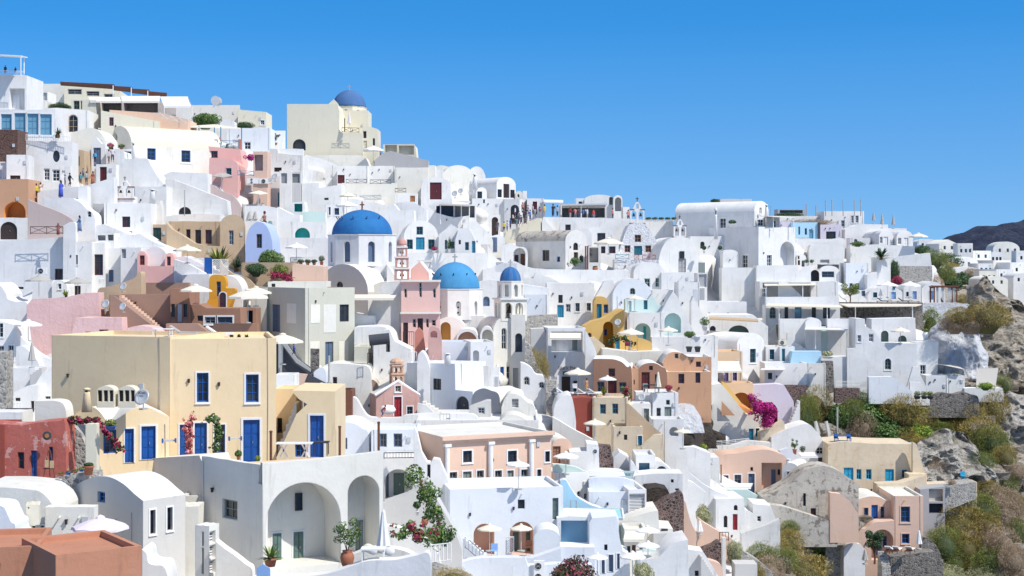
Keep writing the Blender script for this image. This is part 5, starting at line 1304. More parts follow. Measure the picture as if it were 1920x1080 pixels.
# second dome
r = H('white church with a sky blue dome and round drum openings','s 660 824 600 845 594 862 600 875 618 884 645','n826,604,845,645,gold,1',n='church',c='church',Y=170,d=9,yaw=0)
sc = 176/FPX;c0 = P(853,598,176)-r.location
HB(r,'b 822 592 908 640',Y=173,d=6)
drum(r,c0+Vector((0,-.2,0)),53*sc,55*sc,'b',8,'white','white',a0=-PI/2-.22,wh=(.14,.62),ww=.22)
dome(r,c0+Vector((0,-.2,55*sc+.1)),46.5*sc,50*sc,'domel',n=48,m_=18)
cross(r,c0+Vector((0,-.2,105*sc+.1)),.95,'greyw')
for k in range(5):
    a = PI*1.1+k*PI*.2;q = MB();e = c0+Vector((math.cos(a)*46.5*sc*.84,math.sin(a)*46.5*sc*.84-.2,55*sc+50*sc*.5));q.obox(e,(math.cos(a)*.2,math.sin(a)*.2,.28),(-.12,.1,0),(0,0,.1));q.build('vent','black',r)
H('low white vault with a tan arched recess below the sky blue dome','s 660 855 645 858 625 866 618 880 617 892 622 898 645','n858,622,894,660,peach,.5',Y=165,d=5,n='vault_house')
r = H('cream parish church with a bell tower crowned by a striped dome','v 925 596 960 740 625','a940,615,950,655,creamw;D938,688,945,730,bwood;W950,687,956,722,ltgrey',m='creamw',n='church',c='church',Y=167,d=9,yaw=16)
HB(r,'p 740 958 590 985 590 985 735','a966,625,979,660,dwood;D962,690,972,730,greyw',m='creamw',Y=167,d=5)
HB(r,'v 900 612 926 665 632','n904,618,924,650,ivory,.6',Y=166,d=5)
sc = 168/FPX;c0 = P(957,601,169)-r.location;c0 = Matrix.Rotation(-r.rotation_euler.z,3,'Z') @ c0
tier(r,c0,50*sc,40*sc,'creamw',True,'white');drum(r,c0+Vector((0,0,40*sc+.15)),25*sc,30*sc,'a',8,'creamw','lgrey',a0=-PI/2-.2,wh=(.1,.85),ww=.42)
dc = c0+Vector((0,0,71*sc+.2));d_ = MB();n = 48
R = 20*sc;hh = 27*sc
prof = [(max(R*math.cos(PI/2*i/12),.01),hh*math.sin(PI/2*i/12)) for i in range(13)]
d_.lathe(prof,n,dc);d_.mi = [(1 if ((i % n)//3) % 2 else 0) for i in range(12*n)]+[0,0]
d_.build('dome',['domeb','domeg'],r,smooth=True);cross(r,dc+Vector((0,0,hh)),.8)
H('white house behind the striped dome with lattice roof box','s 530 905 505 925 500 945 492 965 490 985 500 1010 512 1030 522','v930,492,970,508,ww',Y=196,d=4)
H('white curved roofs right of the sky blue dome','p 600 898 528 920 524 960 530 985 534 1030 540 1030 596','A906,556,918,574,gblue',Y=184,d=4)
H('bluish house wall with a bench right of the bell tower','b 983 552 1026 598',m='bluew',n='blue_house',Y=182,d=4)
WALL('old stone retaining wall right of the bell tower','p 622 984 594 1005 591 1046 590 1046 622',m='gstone',Y=178,d=2)
# house row behind the domes
r = H('white vault house with blue doors above the pink church','v 757 413 822 475 446','W781,425,793,440,dteal;D780,445,796,468,tealb;W763,449,774,467,dteal;W803,449,815,467,dteal',Y=205,d=8,n='vault_house',yaw=12)
H('white sloped house with blue grey windows beside a cactus','p 475 822 440 838 428 845 420 858 428 862 475','W834,450,838,467,dteal;W842,453,852,466,dteal',Y=204,d=5)
H('white pyramid house with a bright blue door','p 476 853 452 860 428 880 428 893 455 893 476','W860,450,864,458,dwood;W872,454,879,469,dteal;D885,452,891,474,tealb',Y=203,d=5)
WALL('broad white parapet behind the sky blue dome','p 512 740 475 912 474 915 506',Y=199,d=3)
potplant('tall cactus in a white pot beside the blue doors',843,474,16,38,'dark_bush','ww',Y=199,style='agave',pfrac=.2,pw=.4)
potplant('pink flower pot beside the blue doors',814,474,14,12,'crimson','ww',Y=200)
slab('dark grey shade sail behind the pink church',[(783,488,190),(812,487,192),(806,505,188),(795,504,187)],.05,'grey','shade_sail','shade sail')
H('white terrace with grey shades and furniture left of the slim chimney','p 410 793 380 815 398 850 408 880 404 880 412',Y=226,d=3)
r = H('white covered terrace with grey cloths below the small chapel','b 815 383 892 412','N818,386,850,406,gblue,2;N853,386,890,408,grey,2',Y=228,d=4)
slab('thin grey pergola roof over the covered terrace',[(825,381,228),(880,384,228),(882,386,224),(824,383,224)],.12,'gcanvas','pergola','pergola',posts=[(826,382,225,3),(865,384,225,3),(880,385,225,3)])
H('white stair wall rising to the small chapel','p 412 785 396 800 388 845 368 848 372 848 412',Y=233,d=2)
dish('dish at the left of the small chapel roof line',853,363,11,Y=238);dish('lower dish beside the chapel stairs',864,358,10,Y=239);dish('white dish near the dormer house',884,361,11,Y=240)
H('white house with a recessed doorway under the arched gate','p 452 868 418 890 412 920 440 924 452','',Y=224,d=5)
# olive grey house
r = H('large pale grey green house with blocked white window panels','b 572 540 665 700','W637,571,654,603,dwood;D610,641,625,684,gblue;p582,571,600,606;p606,571,630,624;p581,640,599,682;p635,640,653,684',m='olive',n='grey_green_house',Y=155,d=10,yaw=38,side='D509,571,525,622,gblue;p538,569,556,606')
H('flat annex left of the grey green house','b 470 540 500 610','',m='olive',n='grey_green_house',Y=160,d=4)
umb('cream parasol at the corner of the yellow house roof',530,626,78,684,Y=139)
umb('cream parasol on the dark staircase terrace',603,722,90,760,Y=137)
umb('tan triangle parasol left of the grey green house',480,548,60,575,'canvas',Y=150,g=None)
WALL('dark stone staircase wall running down behind the yellow house','p 780 518 640 528 636 556 676 582 694 580 702 650 738 662 732 664 780',m='dark',Y=147,d=2,n='dark_wall')
WALL('white stair coping on the dark staircase wall','p 682 522 630 530 634 556 672 582 692 582 697 555 680 528 644',m='greyw',Y=146.6,d=.3,n='coping_wall')
WALL('tall dark shutters beside the dark staircase','b 582 654 598 700',m='dstone',Y=150,d=.4,n='shutter_panel',c='panel')
H('white low roof block behind the yellow parapet','b 515 703 552 728',Y=134,d=3,n='roof_cabin')
WALL('pinkish brown panel under the dark staircase','p 725 552 700 576 702 568 722',m='ppeach',Y=140,d=.5)
H('brown wooden store front under the parasol','b 628 732 660 774',m='wood',n='wooden_store',c='shed',Y=141,d=3)
pole('tall grey lamp pole in front of the grey green house',617,668,732,.09,'greyw',Y=137)
# white terraces around the chapel
H('warm white curved house with a small brown window','s 762 590 702 600 690 625 682 670 684 690 688 696 705 700 760','W624,707,632,724,wood',m='creamw',n='cream_house',Y=150,d=5)
H('rounded white roof at the left of the warm white house','s 745 588 698 596 692 610 694 612 745',m='bluew',Y=147,d=4)
H('white house with a scooped parapet left of the pink church','p 625 664 588 690 592 702 592 705 622',Y=162,d=4)
H('grey white terrace wall with a small arch under the awning','s 612 664 596 680 592 697 594 705 602 706 610',m='lgrey',Y=163,d=1)
awning('long cream awning on the wall left of the pink church',664,552,744,560,163.5,3,'canvas',-6)
H('white domed roof house below the awning','s 668 664 614 700 612 722 614 735 624 740 640 745 668',Y=157,d=5)
H('white terrace house with a black door and roof tank','p 696 700 640 716 640 720 618 730 618 740 640 770 655 772 690','D724,645,731,660,dwood',Y=153,d=4)
q = MB();q.tube([(-1.0,0,.3),(1.0,.2,.5)],.55,14);q.box(-.8,-.2,-.8,-.7,.2,.3);q.box(.7,-.2,-.8,.8,.2,.3)
q.build('water_tank','dark',None,label='dark cylindrical water tank on the white terrace house',cat='water tank',loc=P(711,644,151))
rail('white wooden gate fence left of the bell arch house',764,660,781,660,18,'ww','bars',Y=151)
rail('dark wooden gate beside the beige wall',689,662,698,662,20,'dwood','bars',Y=150)
H('beige cube house left of the dark wooden gate','b 664 650 690 690',m='olive',Y=153,d=4)
H('white wall house with a rounded shadow arch','s 690 782 690 784 665 792 660 800 672 806 690','n794,655,803,672,lgrey,.6',Y=150,d=3)
r = H('large bluish shaded house with a black framed window','p 790 756 680 853 682 854 731 886 734 888 752 912 754 918 780','W812,710,827,731,black;A855,743,879,776,dark',m='bluew',n='blue_grey_house',Y=147,d=5,yaw=-36)
HB(r,'b 853 681 866 735','D855,683,865,722,dark',Y=150,d=3)
r = H('white block house with an arched niche beside the parish church','b 882 641 926 720','n887,657,898,686,,.6',Y=156,d=5,yaw=10)
HB(r,'b 806 641 884 700',m='bluew',Y=158,d=4,yaw=-4)
H('stepped white block below the arched niche','b 872 686 915 730',m='lgrey',Y=153,d=3)
chimney('white chimney with two flues on the bluish house roof',839,662,11,680,Y=149,flare=1.1)
H('white narrow annex beside the blue church door','b 913 688 935 740','W915,701,919,718,gblue;d928,706,935,735,ltgrey',Y=157,d=4)
H('low grey vault with cream rim right of the bluish house','s 790 884 748 890 735 905 728 920 732 936 742 937 785',m='grey',roof='creamw',n='vault_house',Y=146,d=4,yaw=-36)
stairs('stone steps going up beside the low grey vault',934,770,955,742,6,'lgrey',1.5,Y=148,yb=785)
WALL('cream curved wall right of the stone steps','s 790 945 765 952 750 960 742 972 745 985 760 1000 775 1010 790',m='creamw',Y=145,d=1)
# pink chapel
r = H('small faded pink chapel with a white edged gable','p 800 705 741 746 716 787 741 787 800','d739,744,753,781,redw;w763,762,774,778,gblue;w741,723,752,735,ivory',m='chapel',n='chapel',c='chapel',Y=147,d=9,yaw=16,roof='creamw')
HB(r,'s 800 668 740 675 722 690 712 705 716 712 740',m='mbrown',roof='rubble',Y=150,d=5)
a = P(703,741,146.9);b = P(746.5,714,148);c_ = P(788,742,149.8)
Ri = mtx(r).inverted()
q = MB();q.tube([Ri @ a,Ri @ b,Ri @ c_],.16,6);q.build('gable_coping','ww',r)
sc = 148/FPX;z = Ri @ P(744,716,149.2);tier(r,z+Vector((0,0,-.5)),24*sc,24*sc,'bellt',True,'bellt');tier(r,z+Vector((0,0,24*sc-.4)),21*sc,14*sc,'bellt',True,'bellt')
q = MB();q.lathe([(13*sc,38*sc-.15),(13*sc,38*sc+.05),(9*sc,38*sc+.25),(2*sc,38*sc+.35)],8,z,a0=PI/8);q.build('tower_roof','bellt',r)
stairs('pale stair with a stained parapet right of the chapel',792,754,828,776,5,'creamw',1.5,Y=146.5,yb=792)
WALL('stained sloping parapet right of the chapel','p 795 782 768 783 756 800 760 815 775 818 795',m='old',Y=144.5,d=.5)
person('man in a red shirt carrying a big white sack past the chapel',716,783,26,'bend','#25,3,3','#5,8,16',90,Y=144)
q = MB();q.lathe([(.1,-.5),(.55,-.35),(.7,0),(.5,.4),(.1,.5)],12);o_ = q.build('sack','wcanvas',None,smooth=True,label='big white sack carried beside the chapel door',cat='sack',loc=P(727,768,143.8));o_.scale = (1.1,.7,.9)
rail('grey wooden picket gate in the white parapet',825,776,843,776,27,'greyw','bars',Y=140,n='picket_gate')
WALL('long white curved parapet left of the picket gate','s 812 655 742 668 748 680 768 690 780 705 783 730 784 750 783 765 778 824 775',Y=142,d=1)
WALL('white parapet right of the picket gate','s 812 844 776 870 776 890 778 900 788 925 790',Y=141,d=1)
H('white terrace house in front of the arched dark door','p 800 880 764 912 752 920 752 921 790','W896,764,909,776,ltgrey',m='lgrey',Y=143,d=2)
bc = H('broad white flat roof with dishes behind the long pink house','b 780 788 1010 826',Y=138,d=10,n='white_roof_house')
dish('big white dish on the broad flat roof',894,802,20,Y=136)
for i,(x,w_) in enumerate(((918,30),(948,24))): acunit(('large grey grilled air unit, %s of two on the broad flat roof' % ('left','right')[i]),x,815,w_,20,Y=136.5,col='lgrey')
H('white rolled vault roofs right of the grilled air units','s 815 930 800 945 782 965 778 985 786 1000 800 1008 812',m='creamw',n='vault_house',Y=139,d=4)
H('cream rounded roof humps with grilles by the church steps','s 790 940 765 948 745 960 738 975 742 990 755 1000 760 1010 790','v960,748,972,764,ltgrey',m='creamw',n='vault_house',Y=143.5,d=4)
# lower left centre houses
r = H('white blue vault house with a grey shutter behind the yellow house','s 862 626 800 632 794 650 792 668 796 680 804 690 812 692 860','W627,821,651,842,gblue',m='bluew',n='blue_vault_house',Y=128,d=6)
r = H('bluish house with two blue grey shuttered windows and balcony','b 696 806 782 872','W712,813,725,838,gblue;W738,813,754,838,gblue',m='bluew',n='blue_house',Y=126,d=5)
rail('thin iron balcony rail below the blue grey shutters',720,849,782,848,11,'black','bars',Y=121.5)
r = H('white house with a wide arch over a grey double door','b 718 858 786 960','n720,880,774,940,,2.2;>D738,887,758,928,sgreen;>D722,887,729,935,gblue',Y=122,d=4)
WALL('zigzag white stair wall between the blue house and the pink house','p 960 776 800 782 812 790 848 800 866 808 868 812 860 824 862 828 872 840 900 852 960','W801,871,807,896,dwood',Y=119,d=1.2)
pole('rusty pole left of the white arches roof',508,809,866,.08,'wood',Y=92);pole('rusty pole on the yellow terrace corner',637,800,857,.08,'wood',Y=95);pole('rusty pole before the blue grey shutters',710,792,848,.08,'wood',Y=97)
# long pink house
r = H('long salmon house with white pilasters and a heavy cornice','b 832 820 1034 936','w868,845,885,867,glass;w952,845,969,866,glass;w1022,846,1031,866,glass;w843,885,857,907,gwood;d868,884,884,921,gwood;w894,882,907,907,gwood;w928,882,941,906,gwood;d951,882,963,921,gwood;w977,880,990,904,gwood;w1007,880,1015,896,glass',m='ppeach',n='salmon_house',Y=123,d=9,yaw=26,roof='creamw')
Ri = mtx(r).inverted();s_ = 123/FPX
L_ = [o for o in COL.objects if o.parent == r and o.name.split('.')[0] == 'wall'][0];xs_ = [v.co.x for v in L_.data.vertices];xa,xb = min(xs_),max(xs_);zt = max(v.co.z for v in L_.data.vertices)
q = MB();q.box(xa-.3,-.45,zt-.25,xb+.1,.1,zt+.05);q.box(xa-.15,-.22,zt-.5,xb,.1,zt-.25);q.build('cornice','ppeach',r)
for fx in (.025,.42,.80):
    x_ = xa+(xb-xa)*fx;q = MB();q.lathe([(.2,zt-4.3),(.2,zt-.7)],12,(x_,-.16,0));q.box(x_-.27,-.42,zt-.75,x_+.27,.02,zt-.52);q.box(x_-.25,-.4,zt-8,x_+.25,.02,zt-4.3);q.build('pilaster','ww',r)
umb('small white parasol against the salmon house',972,864,44,918,'wcanvas',Y=119)
WALL('white sloping parapet stair left of the salmon house','p 960 838 920 855 925 868 960 872 985 872 1010',Y=117,d=1)
# ================================================================ bottom middle: blue white houses
r = H('tall bluish white house below the salmon house','b 843 918 1056 1090','W971,937,984,954,glass;D1036,934,1047,974,sgreen;n888,982,927,1040,ppeach,1.6;n956,978,1001,1040,ppeach,1.6;>D962,998,972,1034,sgreen;>D986,998,996,1034,sgreen',m='bluew',n='blue_white_house',Y=116,d=6,yaw=10)
H('white arched block with the small barrel roof above the parasols','v 1001 992 1050 1060 1010',m='bluew',n='vault_house',Y=112.5,d=3)
umb('cream parasol under the left pinkish arch',918,999,46,1034,Y=110.5);umb('cream parasol under the right pinkish arch',977,991,42,1034,Y=111)
rail('grey stair railing going down to the parasols',872,1006,906,1036,22,'ltgrey','bars',Y=109.5)
stairs('white stairs behind the grey railing',868,1010,912,1046,8,'bluew',1.2,Y=110,yb=1060)
lattice('white arched lattice gate between the parasols',948,1006,964,1040,'ww',Y=110.5,n='lattice_gate',cat='gate')
chair('white deck chair under the right parasol',992,1038,'wood',Y=109.5);chair('blue chair under the left parasol',927,1044,'lblue',Y=109.8)
WALL('white terrace parapet along the bottom centre','p 1095 862 1056 880 1050 905 1046 1000 1046 1052 1028 1052 1095',m='bluew',Y=107,d=1)
r = H('pale blue sail shaped pool wall','s 975 1050 902 1060 900 1068 912 1080 930 1095 940 1110 948 1125 953 1138 965 1141 978',m='sky',roof='white',n='blue_pool_wall',c='wall',Y=125,d=1.2)
def poolw(label,pts,mat,d0=.1,rim='white'):
    W = [P(*p) for p in pts];o = sum(W,Vector())/len(W);root = empty('pool',o,0,label,'pool');q = MB();q.add([v-o for v in W],[tuple(range(len(W)))]);q.build('water',mat,root)
    k = MB();n = len(W);inn = [v-o for v in W];out = [(v-o)*1.06+Vector((0,0,.05)) for v in W];out = [Vector((v.x,v.y,.12)) for v in out];inn = [Vector((v.x,v.y,.12)) for v in inn]
    dn = [Vector((v.x,v.y,-.1)) for v in inn];k.add(inn+out+dn,[(i,(i+1) % n,n+(i+1) % n,n+i) for i in range(n)]+[(i,(i+1) % n,2*n+(i+1) % n,2*n+i) for i in range(n)]);k.build('rim',rim,root);return root
def zpl(x,y,Y,pts):
    """horizontal polygon at the height of photo point (x,y) at depth Y: pts in metres from there"""
    b = P(x,y,Y);r_ = []
    for dx,dy in pts: q = b+Vector((dx,dy,0));r_.append(((q.x/q.y)*FPX+CX,HY-(q.z-CZ)/q.y*FPX,q.y))
    return r_
poolw('bright turquoise pool at the foot of the sail shaped wall',zpl(1095,972,119.5,[(-1.6,0),(3,-.3),(3.2,4.2),(-1.8,4.2)]),'pool')
q = MB()
for dx in (0,.45): q.tube([(dx,0,0),(dx,0,.9),(dx,.25,1.1),(dx,.5,.9),(dx,.5,.0)],.035,6)
q.tube([(0,.25,1.1),(.45,.25,1.1)],.02,5)
q.build('pool_ladder','metal',None,label='curved steel ladder at the turquoise pool',cat='pool ladder',loc=P(1070,966,121))
r = H('white pool house with a trapezoid blue niche','p 1095 1044 972 1066 968 1160 972 1160 1095','N1052,976,1104,1024,sky,.9',m='bluew',n='blue_white_house',Y=116.5,d=4)
WALL('white ledge with a jacuzzi below the blue niche','b 1030 1026 1115 1060',m='bluew',Y=113,d=2)
poolw('small jacuzzi on the ledge below the blue niche',zpl(1062,1026,114,[(-1.4,0),(1.6,0),(1.6,.8),(-1.4,.8)]),'pool')
W_op = 'd1128,1046,1134,1075,gblue;d1141,1040,1150,1072,gblue;d1157,1038,1162,1066,gblue;W1133,1021,1139,1032,glass'
r = H('slanted white house with blue grey doors right of the pool house','p 1095 1105 980 1110 972 1156 968 1162 1010 1168 1034 1180 1040 1182 1095',W_op,m='bluew',n='blue_white_house',Y=114,d=3)
umb('white parasol at the bottom below the slanted house',1186,1040,50,1086,'wcanvas',Y=109);umb('white low parasol behind the oleander',1120,1052,40,1090,'wcanvas',Y=108)
# middle right centre (1040-1300, 740-1060)
H('white rounded vault with a dish left of the red wall','s 815 1038 770 1044 752 1056 744 1070 742 1076 760 1080 790','',Y=148,d=5,n='vault_house')
r = H('house with an oxblood red side wall and cream front','p 800 1070 747 1088 745 1112 746 1112 800',m='dred',n='red_cream_house',Y=151,d=4)
HB(r,'b 1111 746 1176 850','W1125,758,1136,776,tealb;W1148,757,1159,776,tealb',m='sand',Y=150,d=5,yaw=-8)
stairs('sandy outdoor stair right of the cream front',1176,762,1242,830,13,'sand',1.5,Y=146,yb=850)
WALL('sandy stair parapet descending to the teal window house','p 850 1174 756 1180 758 1225 800 1243 815 1244 850',m='tan',Y=145,d=.4)
r = H('sand coloured house with a teal window under the stair','b 1150 800 1205 850','W1170,815,1176,825,dwood;d1196,817,1204,835,tealb',m='sand',n='sand_house',Y=144,d=3)
WALL('sand coloured sloping terrace wall right of the teal window','p 856 1203 838 1228 816 1242 815 1243 852',m='sand',Y=142,d=1)
r = H('white cube house with grey green doors beside the peach house','b 1224 737 1272 800','W1249,750,1256,759,sgreen;W1231,765,1239,781,sgreen;D1246,763,1259,787,gwood',n='white_house',Y=154,d=5,yaw=6)
H('small white house with a grey door left of the cube house','p 800 1180 762 1190 756 1220 757 1221 795','d1207,766,1217,790,gwood',Y=152,d=4)
dish('white dish on the small house left of the cube house',1203,745,14,Y=151)
H('white terrace block below the cube house','b 1222 786 1282 830','n1255,801,1272,818,,1',Y=149,d=3)
WALL('white curved wall sweeping down right of the terrace block','s 850 1246 790 1252 808 1268 828 1288 846 1290 850',Y=146,d=.6)
umb('cream parasol by the curved sweeping wall',1280,811,33,842,Y=145);umb('big cream parasol above the lava pillar',1115,800,42,826,Y=141)
H('dark grey sloping wall house below the red wall','s 850 1036 782 1050 790 1075 805 1100 818 1118 830 1122 848',m='lgrey',roof='white',n='grey_wall',c='wall',Y=142,d=1)
H('small pink barrel vault house right of the salmon house','v 1036 822 1072 880 836','D1037,837,1051,869,brown',m='ppeach',n='pink_vault',Y=136,d=5,yaw=8,roof='creamw')
umb('large white parasol in front of the small pink vault',1061,850,48,890,'wcanvas',Y=131)
WALL('grey white curved parapet under the large white parasol','s 892 1036 870 1060 872 1080 876 1095 884 1100 890',m='mint',Y=130,d=.6)
H('white house with an air conditioner left of the lava pillar','p 880 1068 848 1100 846 1100 832 1122 834 1124 880',Y=134,d=3)
acunit('air conditioner hanging beside the lava pillar',1117,853,12,13,Y=133)
WALL('reddish lava stone pillar wall in the middle of the houses','p 900 1120 834 1145 836 1149 870 1154 893 1154 900',m='rstone',Y=135,d=1.2)
WALL('dark earth bank left of the lava pillar','p 900 1100 864 1112 860 1128 866 1142 880 1144 900',m='drock',Y=137,d=3,n='earth_bank',c='bank')
r = H('large curved white pool block with a ventilation grille','s 990 1104 905 1106 898 1130 895 1165 896 1180 900 1190 910 1192 984',m='bluew',n='white_block',Y=129,d=6)
HB(r,'b 1178 918 1212 990','v1180,926,1209,962,ww',Y=126.5,d=6,yaw=6)
HB(r,'b 1104 922 1180 990',m='bluew',Y=127,d=5)
poolw('teal pool on top of the curved white block',zpl(1138,895,130,[(-1.4,0),(2.2,-.2),(2.6,3),(-1.6,3)]),'dpool')
H('white block left of the curved pool block','b 1041 888 1105 960','a1082,921,1089,935,ltgrey;a1095,925,1101,936,ltgrey',Y=128.5,d=4,yaw=20)
H('white cabin between the lava pillar and the blue window house','p 900 1150 858 1162 848 1180 858 1182 893',Y=136,d=3)
r = H('white scooped house with a blue glazed opening','s 930 1182 858 1184 864 1192 874 1198 886 1212 895 1216 920',Y=134,d=2)
HB(r,'b 1192 853 1229 908','N1198,868,1218,888,bglass,.8',Y=136,d=4)
H('white house with a dark curved arch beside the blue opening','s 920 1228 864 1240 866 1252 876 1262 886 1264 910','n1231,874,1250,890,grey,1',Y=137,d=3)
H('white terrace with little lanterns above the dark earth','p 940 1190 892 1230 888 1280 888 1280 930','W1258,899,1263,905,dwood;W1266,916,1273,920,dwood',Y=133,d=3)
WALL('dark earth patch framed by white walls','p 965 1212 916 1235 914 1252 918 1258 932 1240 948 1225 958',m='drock',Y=130,d=3,n='earth_bank',c='bank')
WALL('pitted lava stone retaining wall curving to the right','s 1000 1212 958 1232 948 1250 936 1268 930 1281 928 1282 985',m='rstone',Y=128,d=2)
WALL('pink rocky wall edge right of the pitted stone wall','s 1010 1278 950 1284 940 1290 960 1296 980 1306 1000',m='ppeach',Y=130,d=1.5)
r = H('warm white house with parasols and a dark grey door','p 1060 1160 982 1180 972 1218 960 1234 958 1236 990 1262 992 1264 1050','D1240,991,1252,1032,dark;D1224,1000,1233,1030,dwood',m='creamw',n='cream_house',Y=124,d=5)
H('cream awning house below the warm white house','b 1170 992 1212 1042','D1176,1024,1182,1040,dwood;D1185,1022,1192,1040,wood;D1199,1022,1205,1040,wood',m='creamw',n='cream_house',Y=121,d=3)
awning('cream awning over the small doors',1172,996,1212,1012,121,1.5,'canvas',-3)
umb('white parasol in front of the warm white house',1214,989,46,1034,'wcanvas',Y=118);umb('white scalloped parasol below the cream awning house',1215,1018,44,1064,'wcanvas',Y=115)
WALL('sage white curved balcony below the scalloped parasol','s 1075 1192 1050 1210 1032 1230 1032 1238 1046 1238 1070',m='mint',Y=114.5,d=.8)
H('white terrace blocks at the bottom right of the parasols','p 1100 1200 1050 1236 1046 1240 1040 1262 1018 1290 1012 1292 1090','',Y=112,d=4)
H('long white stair roof sloping at the bottom','p 1100 1288 1030 1318 1034 1335 1060 1350 1085 1352 1100','W1303,1070,1310,1080,dwood',Y=118,d=2)
stairs('white steps on the sloping stair roof',1314,1044,1338,1082,8,'lgrey',1.2,Y=117,yb=1100)
H('pale white house right of the stair roof','b 1225 1000 1262 1030',m='lgrey',Y=123,d=2)
# ================================================================ foreground: yellow house, arches, red house
r = H('large butter yellow house with cobalt blue doors in the foreground','b 318 636 518 880','w369,699,391,754,bwood;w461,702,485,754,bwood;d337,796,357,863,bwood;d365,793,388,872,bwood;w402,796,422,850,bwood;d456,787,487,868,bwood',m='yellow',n='yellow_house',Y=93,d=9,yaw=12)
HB(r,'b 97 632 319 880',m='yellow',Y=93.05,d=7,yaw=-17)
HB(r,'p 870 518 858 540 812 556 776 576 758 560 748 546 732 628 734 628 862','d581,779,607,858,bwood;W553,833,572,857,bwood',m='yellow',Y=94,d=6,yaw=0)
HB(r,'b 514 729 556 870','W520,784,529,812,dwood',m='yellow',Y=97,d=3)
HB(r,'s 905 178 800 205 797 222 786 240 772 258 765 280 765 300 774 318 782','d234,804,251,868,bwood;d265,799,292,862,bwood;W194,806,218,850,bwood',m='yellow',roof='creamw',Y=88,d=4,yaw=20)
HB(r,'s 905 138 780 150 770 170 763 185 770 200 790',m='yellow',roof='creamw',Y=89.5,d=3.5,yaw=-20)
stairs('whitewashed steps climbing beside the notched yellow wall',516,864,556,756,8,'creamw',1.4,Y=95,yb=876)
chimney('flared cream chimney against the shaded yellow wall',163,727,12,762,'yellow',Y=86.5,flare=1.7)
for i,x in enumerate((198,238)):
    e = H('cream arched vent dormer, %s of the pair on the yellow annex' % ('left','right')[i],'v %g 724 %g 758 734' % (x-17,x+16),'v%g,732,%g,753,dwood;v%g,732,%g,753,dwood;v%g,732,%g,753,dwood' % (x-15,x-7,x-4,x+4,x+7,x+14),m='ivory',n='vent_dormer',c='vent',Y=86.8,d=1,skirt=.2)
dish('large grey satellite dish with dark lettering beside the vent dormers',267,745,30,Y=87,writing='Xom',yf=758,col='ltgrey')
H('pale grey retaining wall with a sloping top below the yellow annex','p 1010 182 822 200 835 255 862 300 858 374 854 380 870 380 1000',m='creamw',n='retaining_wall',c='wall',Y=86,d=2,yaw=-42)
for x_,y_,nm in ((315,826,'left'),(440,822,'right')):
    b0 = P(x_-12,y_,86.6 if nm == 'left' else 93);root = empty('drying_rack',b0,.3,'folded %s clothes drying rack with blue ends on the yellow wall' % nm,'drying rack','wall drying racks')
    for s in (0,.72): q = MB();q.box(s,-.3,-.12,s+.08,0,.12);q.build('bracket','blue',root)
    q = MB()
    for k in range(5): q.tube([(0,-.06*k,-.05+.03*k),(.76,-.06*k,-.05+.03*k)],.012,4)
    q.build('rod','ltgrey',root)
r = H('grey white shaded wall house left of the big arches','b 378 872 492 1100','W417,937,445,973,gwood',m='creamw',n='white_house',Y=78.2,d=.35,yaw=-44)
HB(r,'b 340 930 378 1000','D336,924,347,950,dwood',m='creamw',Y=85.5,d=3)
r = H('big white house front with two tall arched recesses','p 1110 492 868 505 868 600 860 715 846 719 852 719 1100','n498,905,639,1062,,2.3;>d511,1000,527,1060,sgreen;>d550,997,568,1053,sgreen;>W553,924,566,957,dwood;n652,892,711,1045,,2.0;>d666,975,680,1032,gwood',m='creamw',n='arched_white_house',Y=78,d=9,yaw=28,par=1.1,roof='lpeach')
table('white picnic table on the yellow terrace',552,857,'ww',Y=87,w=2.0,h=.8,cross=True);table('small round cafe table beside the picnic table',602,853,'black',Y=88,w=.9,h=.75)
bush('yellow flower pot bush by the blue door',483,858,12,10,'lime_bush','leaf',Y=88,g='shrubs in the village gardens')
potplant('low flower tub between the blue doors',447,862,14,18,'green_bush','clay',Y=87.5)
vine('coral pink climber on the yellow wall between two blue doors',[(357,782),(352,805),(358,830),(354,850),(360,858)],9,'pinkfl','pinkfl',Y=90.5,dy=0,dens=2.2,ff=.6)
vine('white flowering climber beside the blue window',[(385,788),(402,782),(412,800),(408,825),(402,848),(410,866)],8,'green_bush','whitefl',Y=90.5,dy=0,dens=1.8)
vine('crimson bougainvillea over the gate of the yellow annex',[(130,786),(160,790),(178,785),(200,810),(215,830),(232,846)],7,'dark_bush','crimson',Y=85,dy=0,dens=1.5,ff=.6)
potplant('blue hanging bowl plant at the yellow annex gate',207,806,26,20,'olive_bush','bwood',Y=84.8,pw=.8)
WALL('slim cream gate pillar with a climbing vine','b 160 795 181 890',m='ivory',Y=83.5,d=.6,n='pillar',c='pillar')
pole('thin drain pipe at the corner of the yellow house',464,656,700,.04,'dwood',Y=97)
WALL('stony path bank between the red house and the yellow annex','p 930 120 800 135 796 152 812 165 850 180 880 182 925',m='gstone',Y=87,d=3,n='stone_bank',c='bank')
